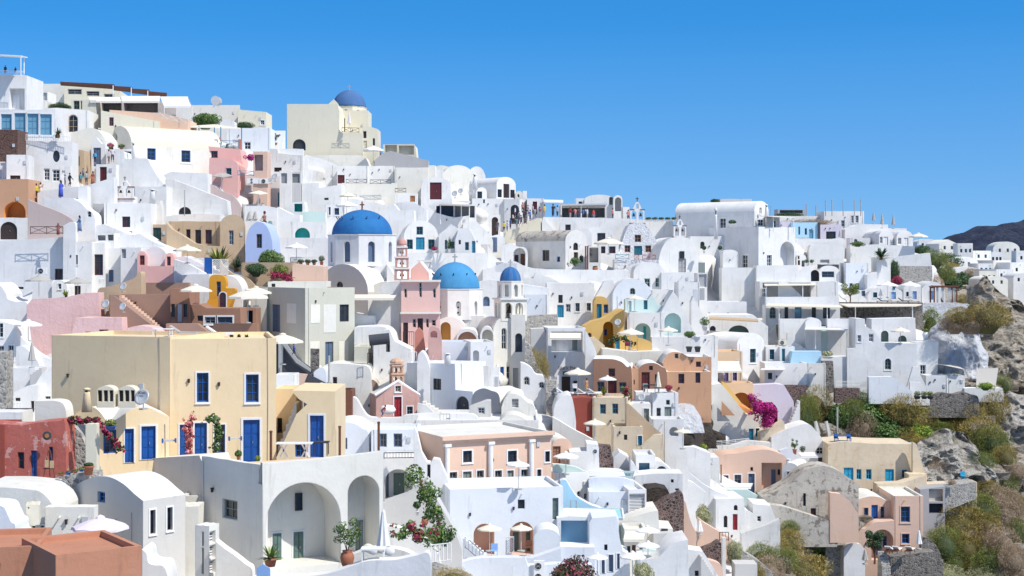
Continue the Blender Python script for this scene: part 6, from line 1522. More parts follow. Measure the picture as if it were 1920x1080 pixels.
# red house
r = H('peeling red house with a blue door at the left edge','s 925 -40 790 0 795 40 797 75 792 110 790 122 796 124 918','W33,848,45,879,wood;D58,845,69,908,blue;W92,838,99,866,blue',m='red',n='red_house',Y=84,d=1.8)
HB(r,'b -40 797 8 930',m='dred',Y=83.7,d=3)
H('white curved cap wall rising behind the red house','s 865 66 752 80 752 105 752 120 760 125 790 125 860',m='creamw',n='white_cap_wall',c='wall',Y=89,d=1.5)
H('white box wall with a dark opening behind the red house','b -40 773 42 800',Y=90,d=2,n='white_house')
WALL('black screen panel behind the red house','p 800 10 766 62 766 55 788 50 800',m='dark',Y=92,d=.3,n='screen_panel',c='panel')
b0 = P(88,817,83.4);root = empty('round_sign',b0,0,'round dark sign with an orange centre hanging on the red wall','sign');q = MB();q.tube([(0,0,0),(0,.08,0)],.24,20);q.build('disc','dark',root);q = MB();q.tube([(0,-.03,0),(0,0,0)],.12,16);q.build('centre','owood',root)
b0 = P(92,897,83);root = empty('easel',b0,.2,'wooden easel with hanging brown bags in front of the red house','easel');q = MB();q.tube([(-.3,0,0),(-.05,.1,1.5)],.03,5);q.tube([(.3,0,0),(.05,.1,1.5)],.03,5);q.tube([(0,.5,0),(0,.1,1.5)],.03,5);q.box(-.3,.02,.5,.3,.06,.56);q.build('frame','wood',root)
q = MB();q.box(-.22,-.06,.6,-.02,.02,1.0);q.box(.04,-.06,.55,.25,.02,.95);q.tube([(-.2,-.02,1.0),(-.12,-.02,1.25),(-.04,-.02,1.0)],.012,4);q.build('bag','cane',root)
WALL('dry stone wall running below the red house','p 990 52 912 80 905 110 895 140 888 186 884 186 960',m='gstone',Y=81,d=.8,n='stone_wall')
for i,x in enumerate((115,128,141,153)): potplant('small clay bowl, %s on the dry stone wall' % ('first','second','third','fourth')[i],x,893-i*3,10,6,'olive_bush',('clay','bwood','clay','bwood')[i],Y=81,pfrac=.8,pw=1)
potplant('square clay planter with a blue plate by the pillar',166,890,20,22,'dark_bush','clay',Y=82,pfrac=.75,pw=1)
WALL('rough stone pillar at the left edge under the white terraces','b -20 660 11 775',m='gstone',Y=100,d=1.5,n='stone_pillar',c='pillar')
# foreground barrel vault
r = H('foreground white barrel vault house with a small blue window in its gable painted grey for shade','s 1110 103 938 125 926 150 905 172 896 190 893 210 896 232 908 252 926 268 939','W183,922,197,942,blue',side='w281,956,291,1001,glass;w313,951,323,994,glass;',m='lgrey',roof='white',n='barrel_vault_house',Y=77,d=2.7,yaw=-39)  # light grey walls carry the shade of the white gable in their colour
H('white stair block behind the foreground barrel vault','b 336 950 372 1040',m='creamw',Y=80,d=1.6)
r = H('cream vault and wall at the left edge below the dry stone wall','s 985 -40 914 10 914 55 918 75 922 90 935 100 950 104 960',m='creamw',n='cream_vault',Y=76,d=4)
HB(r,'b 84 951 176 1030',m='creamw',Y=75,d=.8)
HB(r,'b 58 985 84 1030','D60,986,66,1020,sgreen;D76,986,82,1020,sgreen',m='creamw',Y=75.5,d=1)
e = H('cream metal cage box on the corner of the left vault','b 48 947 74 985','c52,951,55,954,black',side='v76,948,94,982,ww',m='ivory',n='cage_box',c='box',Y=73.5,d=1.1,skirt=0,yaw=14)
H('white bluish rounded wall at the lower left edge','s 1100 -60 945 0 948 14 965 20 978 28 984 30 1000 45 1010 60 1020',m='bluew',n='white_wall',c='wall',Y=71.5,d=2)
umb('pale lilac parasol behind the terracotta roof',188,979,106,1050,'lcanvas',Y=70)
r = H('terracotta building at the bottom left corner','b 104 1041 266 1130',m='terra',n='terracotta_building',Y=60,d=4.5,yaw=34)
HB(r,'b -90 1029 72 1130',m='terra',Y=62,d=4.5,yaw=10)
r = H('white utility cabinet with perforated doors','b 366 986 392 1110','v378,997,382,1024,black;v378,1027,382,1076,black',side='v393,996,404,1018,ww;v393,1022,404,1046,ww;v393,1050,404,1074,ww',m='creamw',n='utility_cabinet',c='cabinet',Y=74,d=.9,yaw=-22)
WALL('low curved white stair wall right of the utility cabinet','s 1110 404 1015 420 1028 440 1042 460 1058 472 1068 474 1100',m='creamw',Y=73,d=.8)
H('rounded white humps below the barrel vault','s 1110 266 1030 274 1038 278 1055 290 1060 306 1062 314 1080 316 1100',n='white_humps',c='wall',Y=71,d=2)
# terrace of the arches
potplant('big terracotta amphora with a bougainvillea shrub',651,1066,64,94,'green_bush','clay',Y=72,style='tree',pfrac=.36,pw=.42,amph=True,g=None,n='amphora_plant')
potplant('spiky agave in a clay pot beside the white arch wall',507,1062,62,50,'green_bush','clay',Y=73,style='agave',pfrac=.3,pw=.4,g=None)
umbc('tall folded white parasol beside the right arch',719,955,1052,Y=72,dy=0)
table('white table beside the terracotta amphora',700,1058,'ww',Y=71.5,w=1.1,h=.75)
WALL('cushioned white bench under the right arch','s 1070 662 1040 690 1030 716 1028 745 1030 770 1038 785 1050',m='creamw',Y=73.5,d=.8,n='bench_wall',c='bench')
for i,(x,y) in enumerate(((690,1028),(700,1032),(715,1030),(730,1034))):
    q = MB();q.lathe([(.05,-.2),(.24,-.14),(.26,0),(.22,.15),(.05,.22)],10);o_ = q.build('cushion',('canvas','wcanvas')[i % 2],None,smooth=True,label='beige cushion, %s along the curved bench' % ('first','second','third','fourth')[i],cat='cushion',group='cushions on the bench',loc=P(x,y,73));o_.scale = (1,.45,1)
WALL('sweeping white parapet along the bottom of the terrace','s 1130 470 1084 540 1082 600 1078 640 1068 690 1052 740 1050 780 1042 806 1042 806 1120',Y=69,d=.7)
WALL('small pale blue wooden gate at the bottom edge','p 1110 481 1066 487 1062 493 1058 499 1062 506 1066 507 1110',m='lblue',Y=68,d=.1,n='gate',c='gate')
# bougainvillea stair court
r = H('white courtyard wall with steps behind the bougainvillea','p 1090 718 944 760 930 800 900 816 930 850 990 866 1030 866 1090',m='lgrey',Y=106,d=2)
WALL('white terrace wall with cushions in the courtyard','p 1090 718 986 742 988 775 1000 800 1010 822 1040 830 1090',Y=101,d=1)
vine('tall green bougainvillea with magenta flowers over the courtyard stairs',[(786,900),(795,925),(812,948),(820,975),(828,1000),(838,1025)],24,'green_bush','crimson',Y=95,dy=0,dens=2.2,ff=.07)
vine('spreading bougainvillea on the lower courtyard wall',[(738,1004),(760,998),(780,992),(800,1004),(815,1015)],18,'green_bush','crimson',Y=94,dy=0,dens=1.5,ff=.3)
potplant('small olive topiary in a white pot in the courtyard',782,966,14,26,'dark_bush','ww',Y=100,style='topiary',pfrac=.3);potplant('clay urn on the courtyard steps',797,985,14,16,'dark_bush','clay',Y=100,pfrac=.9,pw=1,amph=True)
rail('pale blue gate railing at the foot of the courtyard',808,1022,846,1018,36,'ww','bars',Y=93)
bush('golden dry shrub at the bottom edge of the picture',850,1078,84,26,'gold_bush','dry',Y=90,g='shrubs in the village gardens')
WALL('dark rubble wall behind the golden dry shrub','p 1100 805 1056 840 1066 870 1080 870 1100',m='gstone',Y=92,d=1,n='stone_wall')
bush('dark pink flowering oleander at the bottom edge',1075,1072,100,62,'oleander','leaf',Y=98,g='shrubs in the village gardens',n='oleander')
acunit('stacked double air conditioner on the bottom white wall',1011,1092,20,40,Y=105,fans=2)
WALL('lowest white wall carrying the stacked air conditioner','p 1130 960 1060 985 1048 990 1062 1040 1058 1110 1060 1110 1130',m='bluew',Y=104,d=1)
bush('white flowering shrub beside the oleander',1205,1068,40,34,'pale_bush','leaf',Y=105,g='shrubs in the village gardens')
# white terraces left of the yellow house
r = H('white cave house with arched door windows at the left edge','p 760 -60 600 0 602 30 610 34 640 40 700 44 720 44 760','w-2,606,6,632,ltgrey;w-6,648,8,662,ltgrey;w15,647,26,676,ltgrey',Y=146,d=4)
umb('large white parasol on the terrace left of the rose wall',53,600,52,640,'wcanvas',Y=148)
umbc('folded grey parasol on the lower white terrace',60,641,690,'gcanvas',Y=140)
WALL('white curved stair wall right of the folded grey parasol','s 720 38 630 50 642 70 660 90 672 96 674 96 715',Y=143,d=.8)
H('white terrace with scooped wall under the folded parasol','s 725 30 650 45 650 60 665 72 680 75 700 96 690 96 720',Y=142,d=2)
WALL('white parapet of the lower left terrace','b 8 690 66 712',Y=137,d=3)
stairs('white steps on the lower left terrace',56,706,78,690,4,'lgrey',1.5,Y=136,yb=730)
H('white gable roof house with a black lamp on the lower left','p 790 8 745 50 724 70 722 72 790','D58,752,64,772,dwood;W29,746,38,752,black',Y=131,d=3)
H('white curved house with a grey window beside the yellow wall','s 790 66 722 76 705 88 692 98 688 104 690 104 780','w85,743,95,760,gwood',Y=133,d=3)
rail('white picket rail on the lower left terrace',10,756,40,755,10,'ww','bars',Y=126)
table('white sun table on the yellow flat roof',305,634,'ww',Y=98,w=1.2,h=.6);lounger('grey sun lounger on the yellow flat roof',342,633,20,'ltgrey','gcanvas',Y=99,dy=0);lounger('white deck chair on the yellow flat roof',410,634,20,Y=101,dy=0)
for i,x in enumerate((434,448,462)): potplant('succulent pot, %s on the yellow roof edge' % ('first','second','third')[i],x,636,14,12,'green_bush','clay',Y=102,g='succulents on the yellow roof',style='agave')
# ================================================================ yellow and mint houses in the centre right
H('white house row with a blue door and small grey windows','b 1025 531 1114 604','W1047,553,1055,568,dwood;D1045,572,1057,595,tealb;W1061,570,1070,585,ltgrey;w1079,568,1087,584,gwood;w1100,568,1108,583,gwood',Y=186,d=6) 
H('white sloping parapets above the house row with the blue door','p 540 982 521 1000 522 1004 512 1030 520 1055 532 1112 534 1112 540',Y=193,d=3)
r = H('narrow golden yellow house with an arched top and blue door','v 1114 556 1141 606 568','d1119,570,1128,599,tealb;W1132,571,1140,587,blue',m='gold',n='yellow_house',Y=181,d=4,trim='gold')
r = H('golden yellow house with a tall arched recess and sloped stair wall','p 665 1095 612 1112 602 1130 598 1148 588 1160 580 1170 580 1171 600 1166 660','n1131,603,1150,655,ochre,1.5;a1102,624,1109,633,ochre;>W1133,617,1138,629,blue',m='gold',n='yellow_house',Y=176,d=3,yaw=3)
HB(r,'s 668 1153 636 1165 630 1180 626 1192 628 1199 642 1195 662','D1154,637,1162,655,tealb;W1189,641,1193,647,dwood',m='gold',Y=173,d=3)
WALL('curved ochre terrace wall right of the golden house','s 664 1195 634 1208 636 1221 643 1223 660',m='gold',Y=171,d=.6)
vine('green vine over the door of the golden house',[(1140,644),(1150,634),(1165,634),(1178,640),(1184,650)],6,'dark_bush',None,Y=170.5,n='vine')
WALL('cream rough stair wall below the small yellow niche','p 662 1103 634 1115 632 1134 648 1134 660',m='sand',Y=172,d=1)
umb('cream parasol in front of the golden house',1182,616,50,656,Y=168)
chair('pink chair under the cream parasol',1176,656,'#60,10,15',Y=168)
dish('white dish beside the golden arched recess',1158,604,12,Y=175)
r = H('white house with mint terrace and pale green arched niches','b 1176 586 1246 650','n1190,606,1220,650,mint,1.2;>D1206,612,1211,638,teal',Y=176,d=5)
HB(r,'b 1226 619 1262 645',m='mint',Y=178,d=2,skirt=.5)
HB(r,'p 586 1172 561 1215 562 1222 552 1234 571 1240 572 1240 586','d1178,564,1184,584,mint;D1207,563,1214,580,dteal',m='mint',Y=181,d=2,roof='white')
umb('small cream parasol on the mint terrace',1190,556,34,585,Y=177);umb('cream parasol below the big mint niche',1253,613,38,648,Y=168)
r = H('white zigzag stair wall with a mint arched recess','p 640 1240 585 1250 565 1262 546 1270 556 1275 572 1284 585 1290 600 1300 620 1300 632','n1246,587,1277,624,mint,1',Y=179,d=3)
H('pale mint vault with a small arched window','v 1149 522 1222 590 556','a1181,540,1191,552,sage',m='bluew',roof='white',Y=192,d=6,n='vault_house')
H('white parapet block left of the pale mint vault','p 575 1112 566 1122 548 1133 528 1150 524 1155 575','',Y=194,d=3)
H('tall white terrace house with wide steps at the mint vault','b 1220 544 1262 600',Y=200,d=6)
r = H('white stepped tower houses with panelled shutters','b 1272 529 1312 622','v1300,541,1321,563,ww',Y=196,d=5)
HB(r,'b 1308 512 1326 622','v1310,514,1325,538,ww',Y=199,d=4)
HB(r,'p 622 1296 566 1300 556 1318 590 1320 622',Y=193,d=2)
H('white terrace house with a glass balustrade below the tower houses','b 1318 566 1400 625','',Y=209,d=5)
WALL('white wall below the mint parasol carrying black pots','b 1222 632 1312 668',Y=174,d=3)
for i,x in enumerate((1292,1308)): potplant('black tub, %s of the pair on the white wall' % ('left','right')[i],x,660,12,10,'dark_bush','dark',Y=166,pfrac=.95,pw=1,g='black tubs')
potplant('leafy plant in a white box right of the mint niche',1321,620,20,26,'green_bush','ww',Y=175);bush('green plants on the low white wall',1293,625,24,10,'green_bush','leaf',Y=171,g='shrubs in the village gardens')
H('white utility block with a louvred door','b 1296 630 1346 670','v1302,636,1310,656,ww',Y=182,d=3)
# restaurant house with awning
r = H('white guesthouse with a cream awning and arched shop below','b 1027 615 1098 745','N1034,622,1092,660,white,1.3;>D1036,634,1043,657,ltgrey;>d1050,636,1064,659,ww;>D1073,634,1082,656,gwood;n1045,686,1085,748,bluew,.5;>D1053,706,1069,737,dwood;>W1055,696,1066,703,sgreen;>W1075,714,1085,733,dwood',n='guesthouse',Y=164,d=6,yaw=5)
awning('cream awning over the upper doors of the guesthouse',1031,624,1090,634,163.6,1.2,'canvas',0)
HB(r,'p 700 995 617 1020 616 1038 660 1038 700',m='lgrey',Y=165.5,d=3)
to = letters('Black Pig',.52,'sign_lettering');to.location = P(1063,693,163.86);to.rotation_euler = (PI/2,0,.09);tag(to,'dark painted shop name above the arched shop door','sign')
WALL('white curved side parapet right of the guesthouse','s 742 1097 618 1104 630 1112 645 1118 662 1119 690',Y=163,d=1)
umb('cream parasol before the arched shop',1083,691,50,737,Y=157)
lounger('left white sun lounger under the arched shop',1096,742,20,Y=156,rot=20);lounger('right white sun lounger under the arched shop',1116,742,20,Y=156,rot=20);lounger('white sun lounger with a reclining guest',1058,742,20,Y=156,rot=-20)
person('guest in a bathing suit standing by the white sun loungers',1100,736,26,'stand','#60,35,12','#60,35,12',20,shirtless=True,Y=157)
chair('white chair before the arched shop window',1078,736,Y=158)
bush('tall golden dry bush on the slope left of the guesthouse',1010,684,44,62,'gold_bush','dry',Y=161,g='shrubs in the village gardens')
bush('smaller golden bush climbing down beside the church',996,668,26,40,'gold_bush','dry',Y=163,g='shrubs in the village gardens')
WALL('rough stone slope under the golden bushes','p 760 984 640 992 645 1010 690 1030 715 1042 735 1042 760',m='gstone',Y=160,d=2,n='stone_bank',c='bank')
H('white stepped wall with little arched niches by the church steps','s 760 976 680 984 682 996 690 1005 702 1018 705 1022 722 1024 760','a982,706,993,722,lgrey;a1010,716,1021,728,lgrey',Y=157,d=2)
fstairs('stone steps below the golden bushes',1024,1044,716,745,7,'gstone',Y=155)
# brown and peach houses
H('low white parapet roofs above the brown vault house','p 690 1130 655 1180 660 1240 658 1245 690',m='creamw',Y=169,d=5)
r = H('brown house with a maroon double door and scooped white roof','s 760 1112 673 1135 673 1152 674 1166 679 1176 688 1184 691 1186 750','W1141,691,1153,706,maroon;D1140,714,1156,744,maroon;W1120,716,1133,736,gblue;W1161,717,1174,736,gblue',m='brown',roof='white',n='brown_house',Y=158,d=6,yaw=-6)
HB(r,'b 1184 691 1197 752','W1188,712,1190,721,dwood',m='peach',Y=158.5,d=5)
r = H('peach vault house with glazed maroon doors','s 752 1196 696 1202 686 1214 681 1228 681 1240 687 1250 698 1252 750','D1203,698,1218,733,maroon;W1217,686,1224,694,maroon;W1228,702,1236,720,maroon',m='brown',roof='white',n='peach_house',Y=160,d=6)
HB(r,'b 1250 697 1333 770',skirt=.8,op='W1272,701,1283,719,maroon;W1304,699,1313,718,maroon',m='peach',Y=161,d=5,roof='white')
r2 = H('upper peach vault house with small maroon windows','s 712 1243 682 1248 668 1258 661 1270 660 1284 665 1292 674 1294 705','W1265,663,1272,672,gwood',m='peach',roof='white',n='peach_house',Y=165,d=6)
HB(r2,'b 1291 669 1334 705','W1305,678,1314,688,maroon',m='peach',Y=165,d=5,roof='white')
umb('white parasol in front of the brown house',1139,707,34,741,'wcanvas',Y=154.5);umbc('folded cream parasol on the peach house terrace',1234,697,737,'canvas',Y=156)
potplant('small palm before the brown house',1132,742,12,20,'lime_bush','clay',Y=154,style='agave',pfrac=.2)
vine('pink flowering bush at the corner of the brown house',[(1172,728),(1176,744)],9,'green_bush','crimson',Y=153,n='bougainvillea',ff=.6)
potplant('red flowers on the peach house terrace',1254,734,18,12,'crimson','clay',Y=156)
table('dark table on the peach house terrace',1222,735,'dwood',Y=156,w=1.6);chair('grey chair left of the dark table',1210,736,'greyw',Y=155.5);chair('grey chair right of the dark table',1232,737,'greyw',Y=155.5)
WALL('white terrace parapet under the peach house','b 1192 735 1252 760',Y=155,d=2)
# light peach awning house
r = H('light peach house with lilac shutters under a cream awning','b 1331 659 1392 735','w1341,693,1349,715,lav;d1357,697,1366,719,lav;w1374,697,1382,714,lav',m='lpeach',n='light_peach_house',Y=188,d=5,yaw=4)
awning('large cream awning of the light peach house',1340,677,1386,696,187.5,3,'canvas',6)
r = H('light peach terrace with an orange arched recess','b 1356 718 1412 790','n1370,736,1410,790,orange,2',m='lpeach',n='peach_terrace',c='terrace',Y=183,d=3)
r = H('white cliff house with a sloping parapet and a blue door','p 850 1332 722 1352 719 1399 777 1430 777 1430 840','D1404,804,1413,834,tealb;w1417,803,1424,819,tealb',n='white_house',Y=180,d=4,m='creamw')
HB(r,'p 790 1354 716 1360 718 1408 777 1398 777',m='gold',Y=181.5,d=.5)
q = MB();q.add([P(1353,752,179.7)-r.location,P(1353,779,179.7)-r.location,P(1378,779,179.7)-r.location],[(0,2,1)]);q.build('triangular_opening','peach',r)
slab('orange shade sail under the arched recess',[(1372,752,183),(1385,752,183.5),(1420,776,178),(1404,777,179)],.04,'ocanvas','shade_sail','shade sail')
vine('large magenta bougainvillea in front of the purple house',[(1408,748),(1415,755),(1425,765),(1436,768),(1446,772),(1436,790),(1430,800)],17,'magenta','magenta',Y=178,dy=0,dens=2.0)
r = H('pale purple house with a dark arched porch behind the bougainvillea','p 800 1411 722 1453 720 1470 722 1488 752 1492 800','n1422,754,1458,800,maroon,2',m='purple',n='purple_house',Y=186,d=3)
stairs('white steps climbing right of the purple house',1480,800,1500,752,8,'white',1.4,Y=184,yb=806)
H('tall white vault house with a teal window right of the awning house','v 1382 625 1433 735 646','w1406,654,1417,680,dteal',Y=193,d=12,yaw=34,n='vault_house')
H('white terrace vaults left of the tall vault house','b 1330 640 1394 672',Y=199,d=4)
r = H('white house with arched sage recesses under a beam','p 640 1308 600 1330 590 1412 590 1440 612 1440 640','n1331,611,1342,636,gblue,1;n1366,610,1404,628,sage,1.5',Y=202,d=5)
slab('long tan reed beam over the sage arched terrace',[(1330,593,201),(1420,598,201),(1422,602,198),(1330,597,198)],.15,'cane','pergola','pergola',posts=[(1330,597,199,4)])
# big white building
r = H('large white building with a rounded roof and a tall arched loggia','b 1422 425 1491 540','n1463,453,1489,502,white,1.6;w1438,478,1447,500,ww',side='w1391,478,1402,502,ww',Y=226,d=11,yaw=34)
HB(r,'v 1414 376 1441 432 396','w1424,389,1428,401,ww',side='w1349,409,1361,431,ww',Y=232,d=14,yaw=52,skirt=8)
HB(r,'b 1294 443 1362 510','a1313,453,1321,466,dwood',Y=232,d=4)
HB(r,'b 1353 502 1426 523',Y=222,d=3)
HB(r,'b 1357 521 1424 562','w1364,536,1377,553,ww',Y=223,d=4)
HB(r,'v 1355 468 1384 510 476',Y=225,d=3)
HB(r,'p 545 1418 498 1496 497 1497 508 1520 498 1521 540',Y=221,d=3)
H('white house corner with grey windows and a pergola on the big roof','b 1438 405 1462 430','w1420,411,1431,424,ww;w1450,414,1455,427,ww',Y=232,d=4)
slab('cream cloth pergola on the roof of the large white building',[(1424,405,231),(1470,406,235),(1492,408,229),(1450,406,226)],.06,'canvas','pergola','pergola',posts=[(1450,406,227,2.3),(1488,408,229,2.3)])
potplant('clipped plant in a white tub on the big roof corner',1373,425,16,13,'dark_bush','ww',Y=224,pfrac=.4,pw=.9)
for x,l in ((1320,'left'),(1350,'middle')): potplant('round topiary in a pot, %s of the white niches' % l,x,475,9,14,'dark_bush','ww',Y=224,style='topiary')
chimney('tall white chimney on the side of the large white building',1342,389,5,445,Y=227);chimney('white chimney behind the rounded roof',1437,383,5,405,Y=233)
bush('dark bushes on the roof terrace behind the rounded roof',1340,376,20,8,'dark_bush','leaf',Y=262,g='shrubs in the village gardens');H('roof machinery block behind the rounded roof','b 1350 373 1410 386',m='lgrey',Y=262,d=3,n='roof_cabin')
# right skyline
H('long dark glazed roof bar on the right skyline','b 1458 392 1510 404','W1462,394,1505,400,glass',m='grey',Y=300,d=4,n='roof_bar',c='building')
bush('low dark hedge on the right skyline',1480,402,56,8,'dark_bush','leaf',Y=292,n='hedge',cat='hedge',g=None);bush('brown dry hedge above the sky blue pool house',1520,416,100,11,'tan_bush','dry',Y=283,n='hedge',cat='hedge',g=None)
H('white terrace building with railings on the right skyline','b 1545 396 1620 432','W1577,413,1584,425,ww;w1596,404,1601,418,ww;w1604,404,1610,418,ww',Y=285,d=8)
H('long low white roofs before the right skyline','b 1450 405 1548 425',Y=288,d=8)
for i,(x,y) in enumerate(((1548,376),(1560,375),(1581,374),(1602,376),(1614,374),(1512,383),(1446,386),(1530,386))): pole('%s thin mast on the right skyline terrace' % ('first','second','third','fourth','fifth','sixth','seventh','eighth')[i],x,y,402,.09,'greyw',Y=284,g=None)
r = H('sky blue pool house on the upper right terrace','b 1484 417 1536 450','W1497,425,1500,440,tealb;D1517,430,1525,447,bglass;W1509,428,1513,440,tealb',m='sky',n='blue_pool_house',Y=274,d=4)
HB(r,'b 1534 417 1538 450',m='dark',Y=273.8,d=1);HB(r,'b 1537 421 1578 450','W1549,434,1567,448,dwood',m='purple',Y=274,d=4);HB(r,'b 1460 416 1486 440',m='purple',Y=275,d=4)
umbc('dark folded parasol beside the lilac terrace',1575,432,448,'gcanvas',Y=271)
poolw('small round blue plunge pool on the upper right terrace',zpl(1502,447,270,[(-1.5,0),(1.5,0),(1.6,1.2),(-1.6,1.2)]),'pool')
H('white curved terrace building under the sky blue pool house','s 525 1491 449 1520 448 1560 448 1583 448 1584 470 1582 500 1580 520','w1551,459,1557,465,ltgrey;w1565,460,1571,465,ltgrey',Y=265,d=4)
H('bulging white balcony wall below the curved terrace building','s 520 1517 470 1522 459 1545 458 1578 460 1582 480 1575 500 1570 510','v1538,487,1555,494,ww',Y=262,d=2)
r = H('white arched house with a dark band and wide grey window','v 1536 498 1574 532 510','W1541,509,1564,520,gblue',Y=255,d=3);HB(r,'b 1537 496 1573 512',m='dark',Y=256,d=2)
H('small white arched house left of the dark banded arch','v 1494 476 1512 510 486','W1496,480,1499,486,dwood;D1496,488,1500,497,dwood;n1503,488,1509,500',Y=256,d=3)
H('dark cave arch beside the banded house','v 1518 505 1538 532 516','n1520,506,1536,530,dark,1',Y=253,d=3)
for i,x in enumerate((1512,1522)): potplant('round shrub, %s before the banded arch' % ('left','right')[i],x,497,10,11,'dark_bush','ww',Y=252,g='round shrubs')
H('white terrace house under the skyline masts','p 470 1584 430 1600 425 1612 420 1665 421 1665 470','',Y=278,d=5)
r = H('left white gable house of the upper right pair','v 1648 432 1675 466 444','D1657,444,1665,462,ww;W1650,444,1655,456,ww',Y=272,d=7,yaw=14,n='vault_house')
r = H('right white gable house of the upper right pair','v 1681 432 1712 466 446','D1695,446,1703,462,ww;W1684,446,1690,458,ww',Y=272,d=8,yaw=14,n='vault_house')
H('white roof block connecting to the gable house pair','b 1630 428 1700 460',Y=281,d=5);H('small white arched house left of the gable pair','b 1594 446 1632 470','a1601,448,1608,456,lgrey',Y=274,d=3)
WALL('long white terrace wall below the gable house pair','p 500 1594 460 1645 458 1715 462 1716 500',Y=268,d=3)
bush('low green hedge beside the small arched house',1608,456,28,8,'green_bush','leaf',Y=266,n='hedge',cat='hedge',g=None)
for i,(x,y,b) in enumerate(((1638,397,420),(1654,401,428),(1675,402,429))): umbc('tall grey folded parasol, %s of three against the sky' % ('left','middle','right')[i],x,y,b,'gcanvas',Y=276)
umb('open cream parasol at the end of the skyline terrace',1722,437,38,463,Y=270)
r = H('tall bluish white house block with mint windows','b 1586 493 1628 550','w1593,531,1599,537,dteal;w1604,531,1611,543,tealb',m='bluew',roof='white',Y=254,d=5)
H('stepped white house beside the tall bluish block','p 565 1626 515 1645 510 1645 538 1667 540 1667 565','',Y=252,d=4)
H('white planter tower holding a big agave','b 1644 483 1670 545',Y=255,d=4,n='planter_tower',c='tower')
agave('large agave on top of the white planter tower',1652,484,62,22,'dark_bush',Y=256);bush('dark green climber hanging beside the planter tower',1676,505,22,42,'dark_bush','leaf',Y=258)
WALL('white wall on a lava stone base below the gable pair','p 500 1670 490 1681 481 1744 474 1747 500',Y=262,d=1);WALL('lava rubble base under the white garden wall','b 1676 499 1748 520',m='gstone',Y=261,d=1,n='stone_wall')
# blue white row
H('low white vault with a dark window in the lower blue row','v 1627 537 1696 575 556','w1637,548,1645,558,dteal;d1671,547,1680,560,lblue;W1674,538,1678,543,tealb',Y=247,d=5,n='vault_house')
H('flat white house with a light blue door in the lower blue row','b 1694 535 1729 575','w1699,547,1704,556,dwood;d1711,546,1719,560,lblue',Y=247,d=5)
H('white gable house with pale blue door left of the gazebo','v 1727 528 1772 575 552','w1745,535,1750,541,tealb;d1742,545,1750,561,lblue',Y=248,d=6,n='vault_house')
H('white house with a grey blue window at the row end','p 575 1556 535 1590 536 1596 545 1627 545 1627 575','W1547,540,1562,551,gwood;w1616,545,1622,555,gblue',m='bluew',Y=249,d=4)
for i,(x,w_) in enumerate(((1567,30),(1664,40),(1706,42))): umb('white parasol, %s in the row above the dark stone wall' % ('left','middle','right')[i],x,528,w_,558,'wcanvas',Y=243)
umbc('small folded parasol before the low vault',1651,542,560,Y=244)
tree('round olive tree on the white terrace',1594,566,34,34,'olive_bush',Y=240)
for i,x in enumerate((1655,1674,1694,1713)): lounger('pool deck lounger %s' % ('with dark cushion nearest the tree','with beige cushion second from the tree','with dark cushion third from the tree','with beige cushion next to the gazebo')[i],x,568,16,'wood',('dark','canvas')[i % 2],Y=240)
H('white draped mound beside the olive tree','s 575 1572 566 1590 556 1612 553 1625 562 1628 572',Y=241,d=2,n='white_mound',c='wall')
g = empty('gazebo',P(1773,569,240),0,'brown wooden gazebo with white curtains on the pool deck','gazebo');s_ = 240/FPX;gw = 42*s_;gh = 30*s_
for sx in (-1,1):
    for y_ in (0,2.2): q = MB();q.box(sx*gw/2-.1,y_,0,sx*gw/2+.1,y_+.2,gh);q.build('post','wood',g)
q = MB();q.box(-gw/2-.2,-.1,gh,gw/2+.2,2.5,gh+.18);q.box(-gw/2-.3,-.15,gh+.1,gw/2+.3,.1,gh+.3);q.build('roof','wood',g)
for x_,w_ in ((-gw*.36,.3),(-gw*.12,.35),(gw*.18,.4),(gw*.38,.3)):
    q = MB();vs = [];n = 8
    for z in (0.1,gh): vs += [(x_+w_*(i/n-.5)*(.7 if z < 1 else 1.3),.15+.08*(i % 2),z) for i in range(n+1)]
    q.add(vs,[(i,i+1,n+2+i,n+1+i) for i in range(n)]);q.build('curtain','wcanvas',g)
person('dark dressed person sitting in the wooden gazebo',1766,569,12,'sit','#3,3,3','#3,3,3',0,Y=240.5,dy=0)
WALL('white rock wall below the gazebo','p 600 1729 568 1800 568 1818 570 1800 600',m='wrock',Y=236,d=2)
# pergola terraces
r = H('white terrace house with angled walls and arches under the loggia','b 1424 528 1572 572','N1430,530,1520,558,lgrey,1.5;>a1519,538,1530,557,sage;W1428,540,1436,556,ww',Y=217,d=4)
for i,(x0_,x1_) in enumerate(((1460,1505),(1532,1568))): WALL('angled white partition wall, %s on the upper pergola terrace' % ('left','right')[i],'p 562 %g 528 %g 528 %g 557 %g 562' % (x0_,x0_+15,x1_,x1_),Y=214,d=.4)
slab('thin cream pergola roof on the upper terrace',[(1432,532,216),(1530,531,218),(1532,534,213),(1434,535,212)],.08,'canvas','pergola','pergola',posts=[(1437,535,213,2.6),(1505,534,213,2.6)])
WALL('white balcony wall between the two pergola terraces','b 1436 557 1573 575',Y=211,d=1)
r = H('white house with a row of dark doors under the long pergola','b 1436 572 1575 604','a1443,576,1455,597,sage;W1471,576,1478,597,dwood;W1490,576,1503,597,bglass;W1522,576,1530,597,dwood;W1543,576,1556,597,dwood',Y=209,d=3)
slab('long cream pergola roof above the row of dark doors',[(1440,569,209),(1575,572,209),(1580,576,204.5),(1436,573,204.5)],.1,'canvas','pergola','pergola',posts=[(1461,574,205,2.3),(1551,574,205,2.3)])
WALL('dark lava stone wall under the pool deck','b 1572 567 1730 602',m='dstone',Y=226,d=2,n='dark_stone_wall')
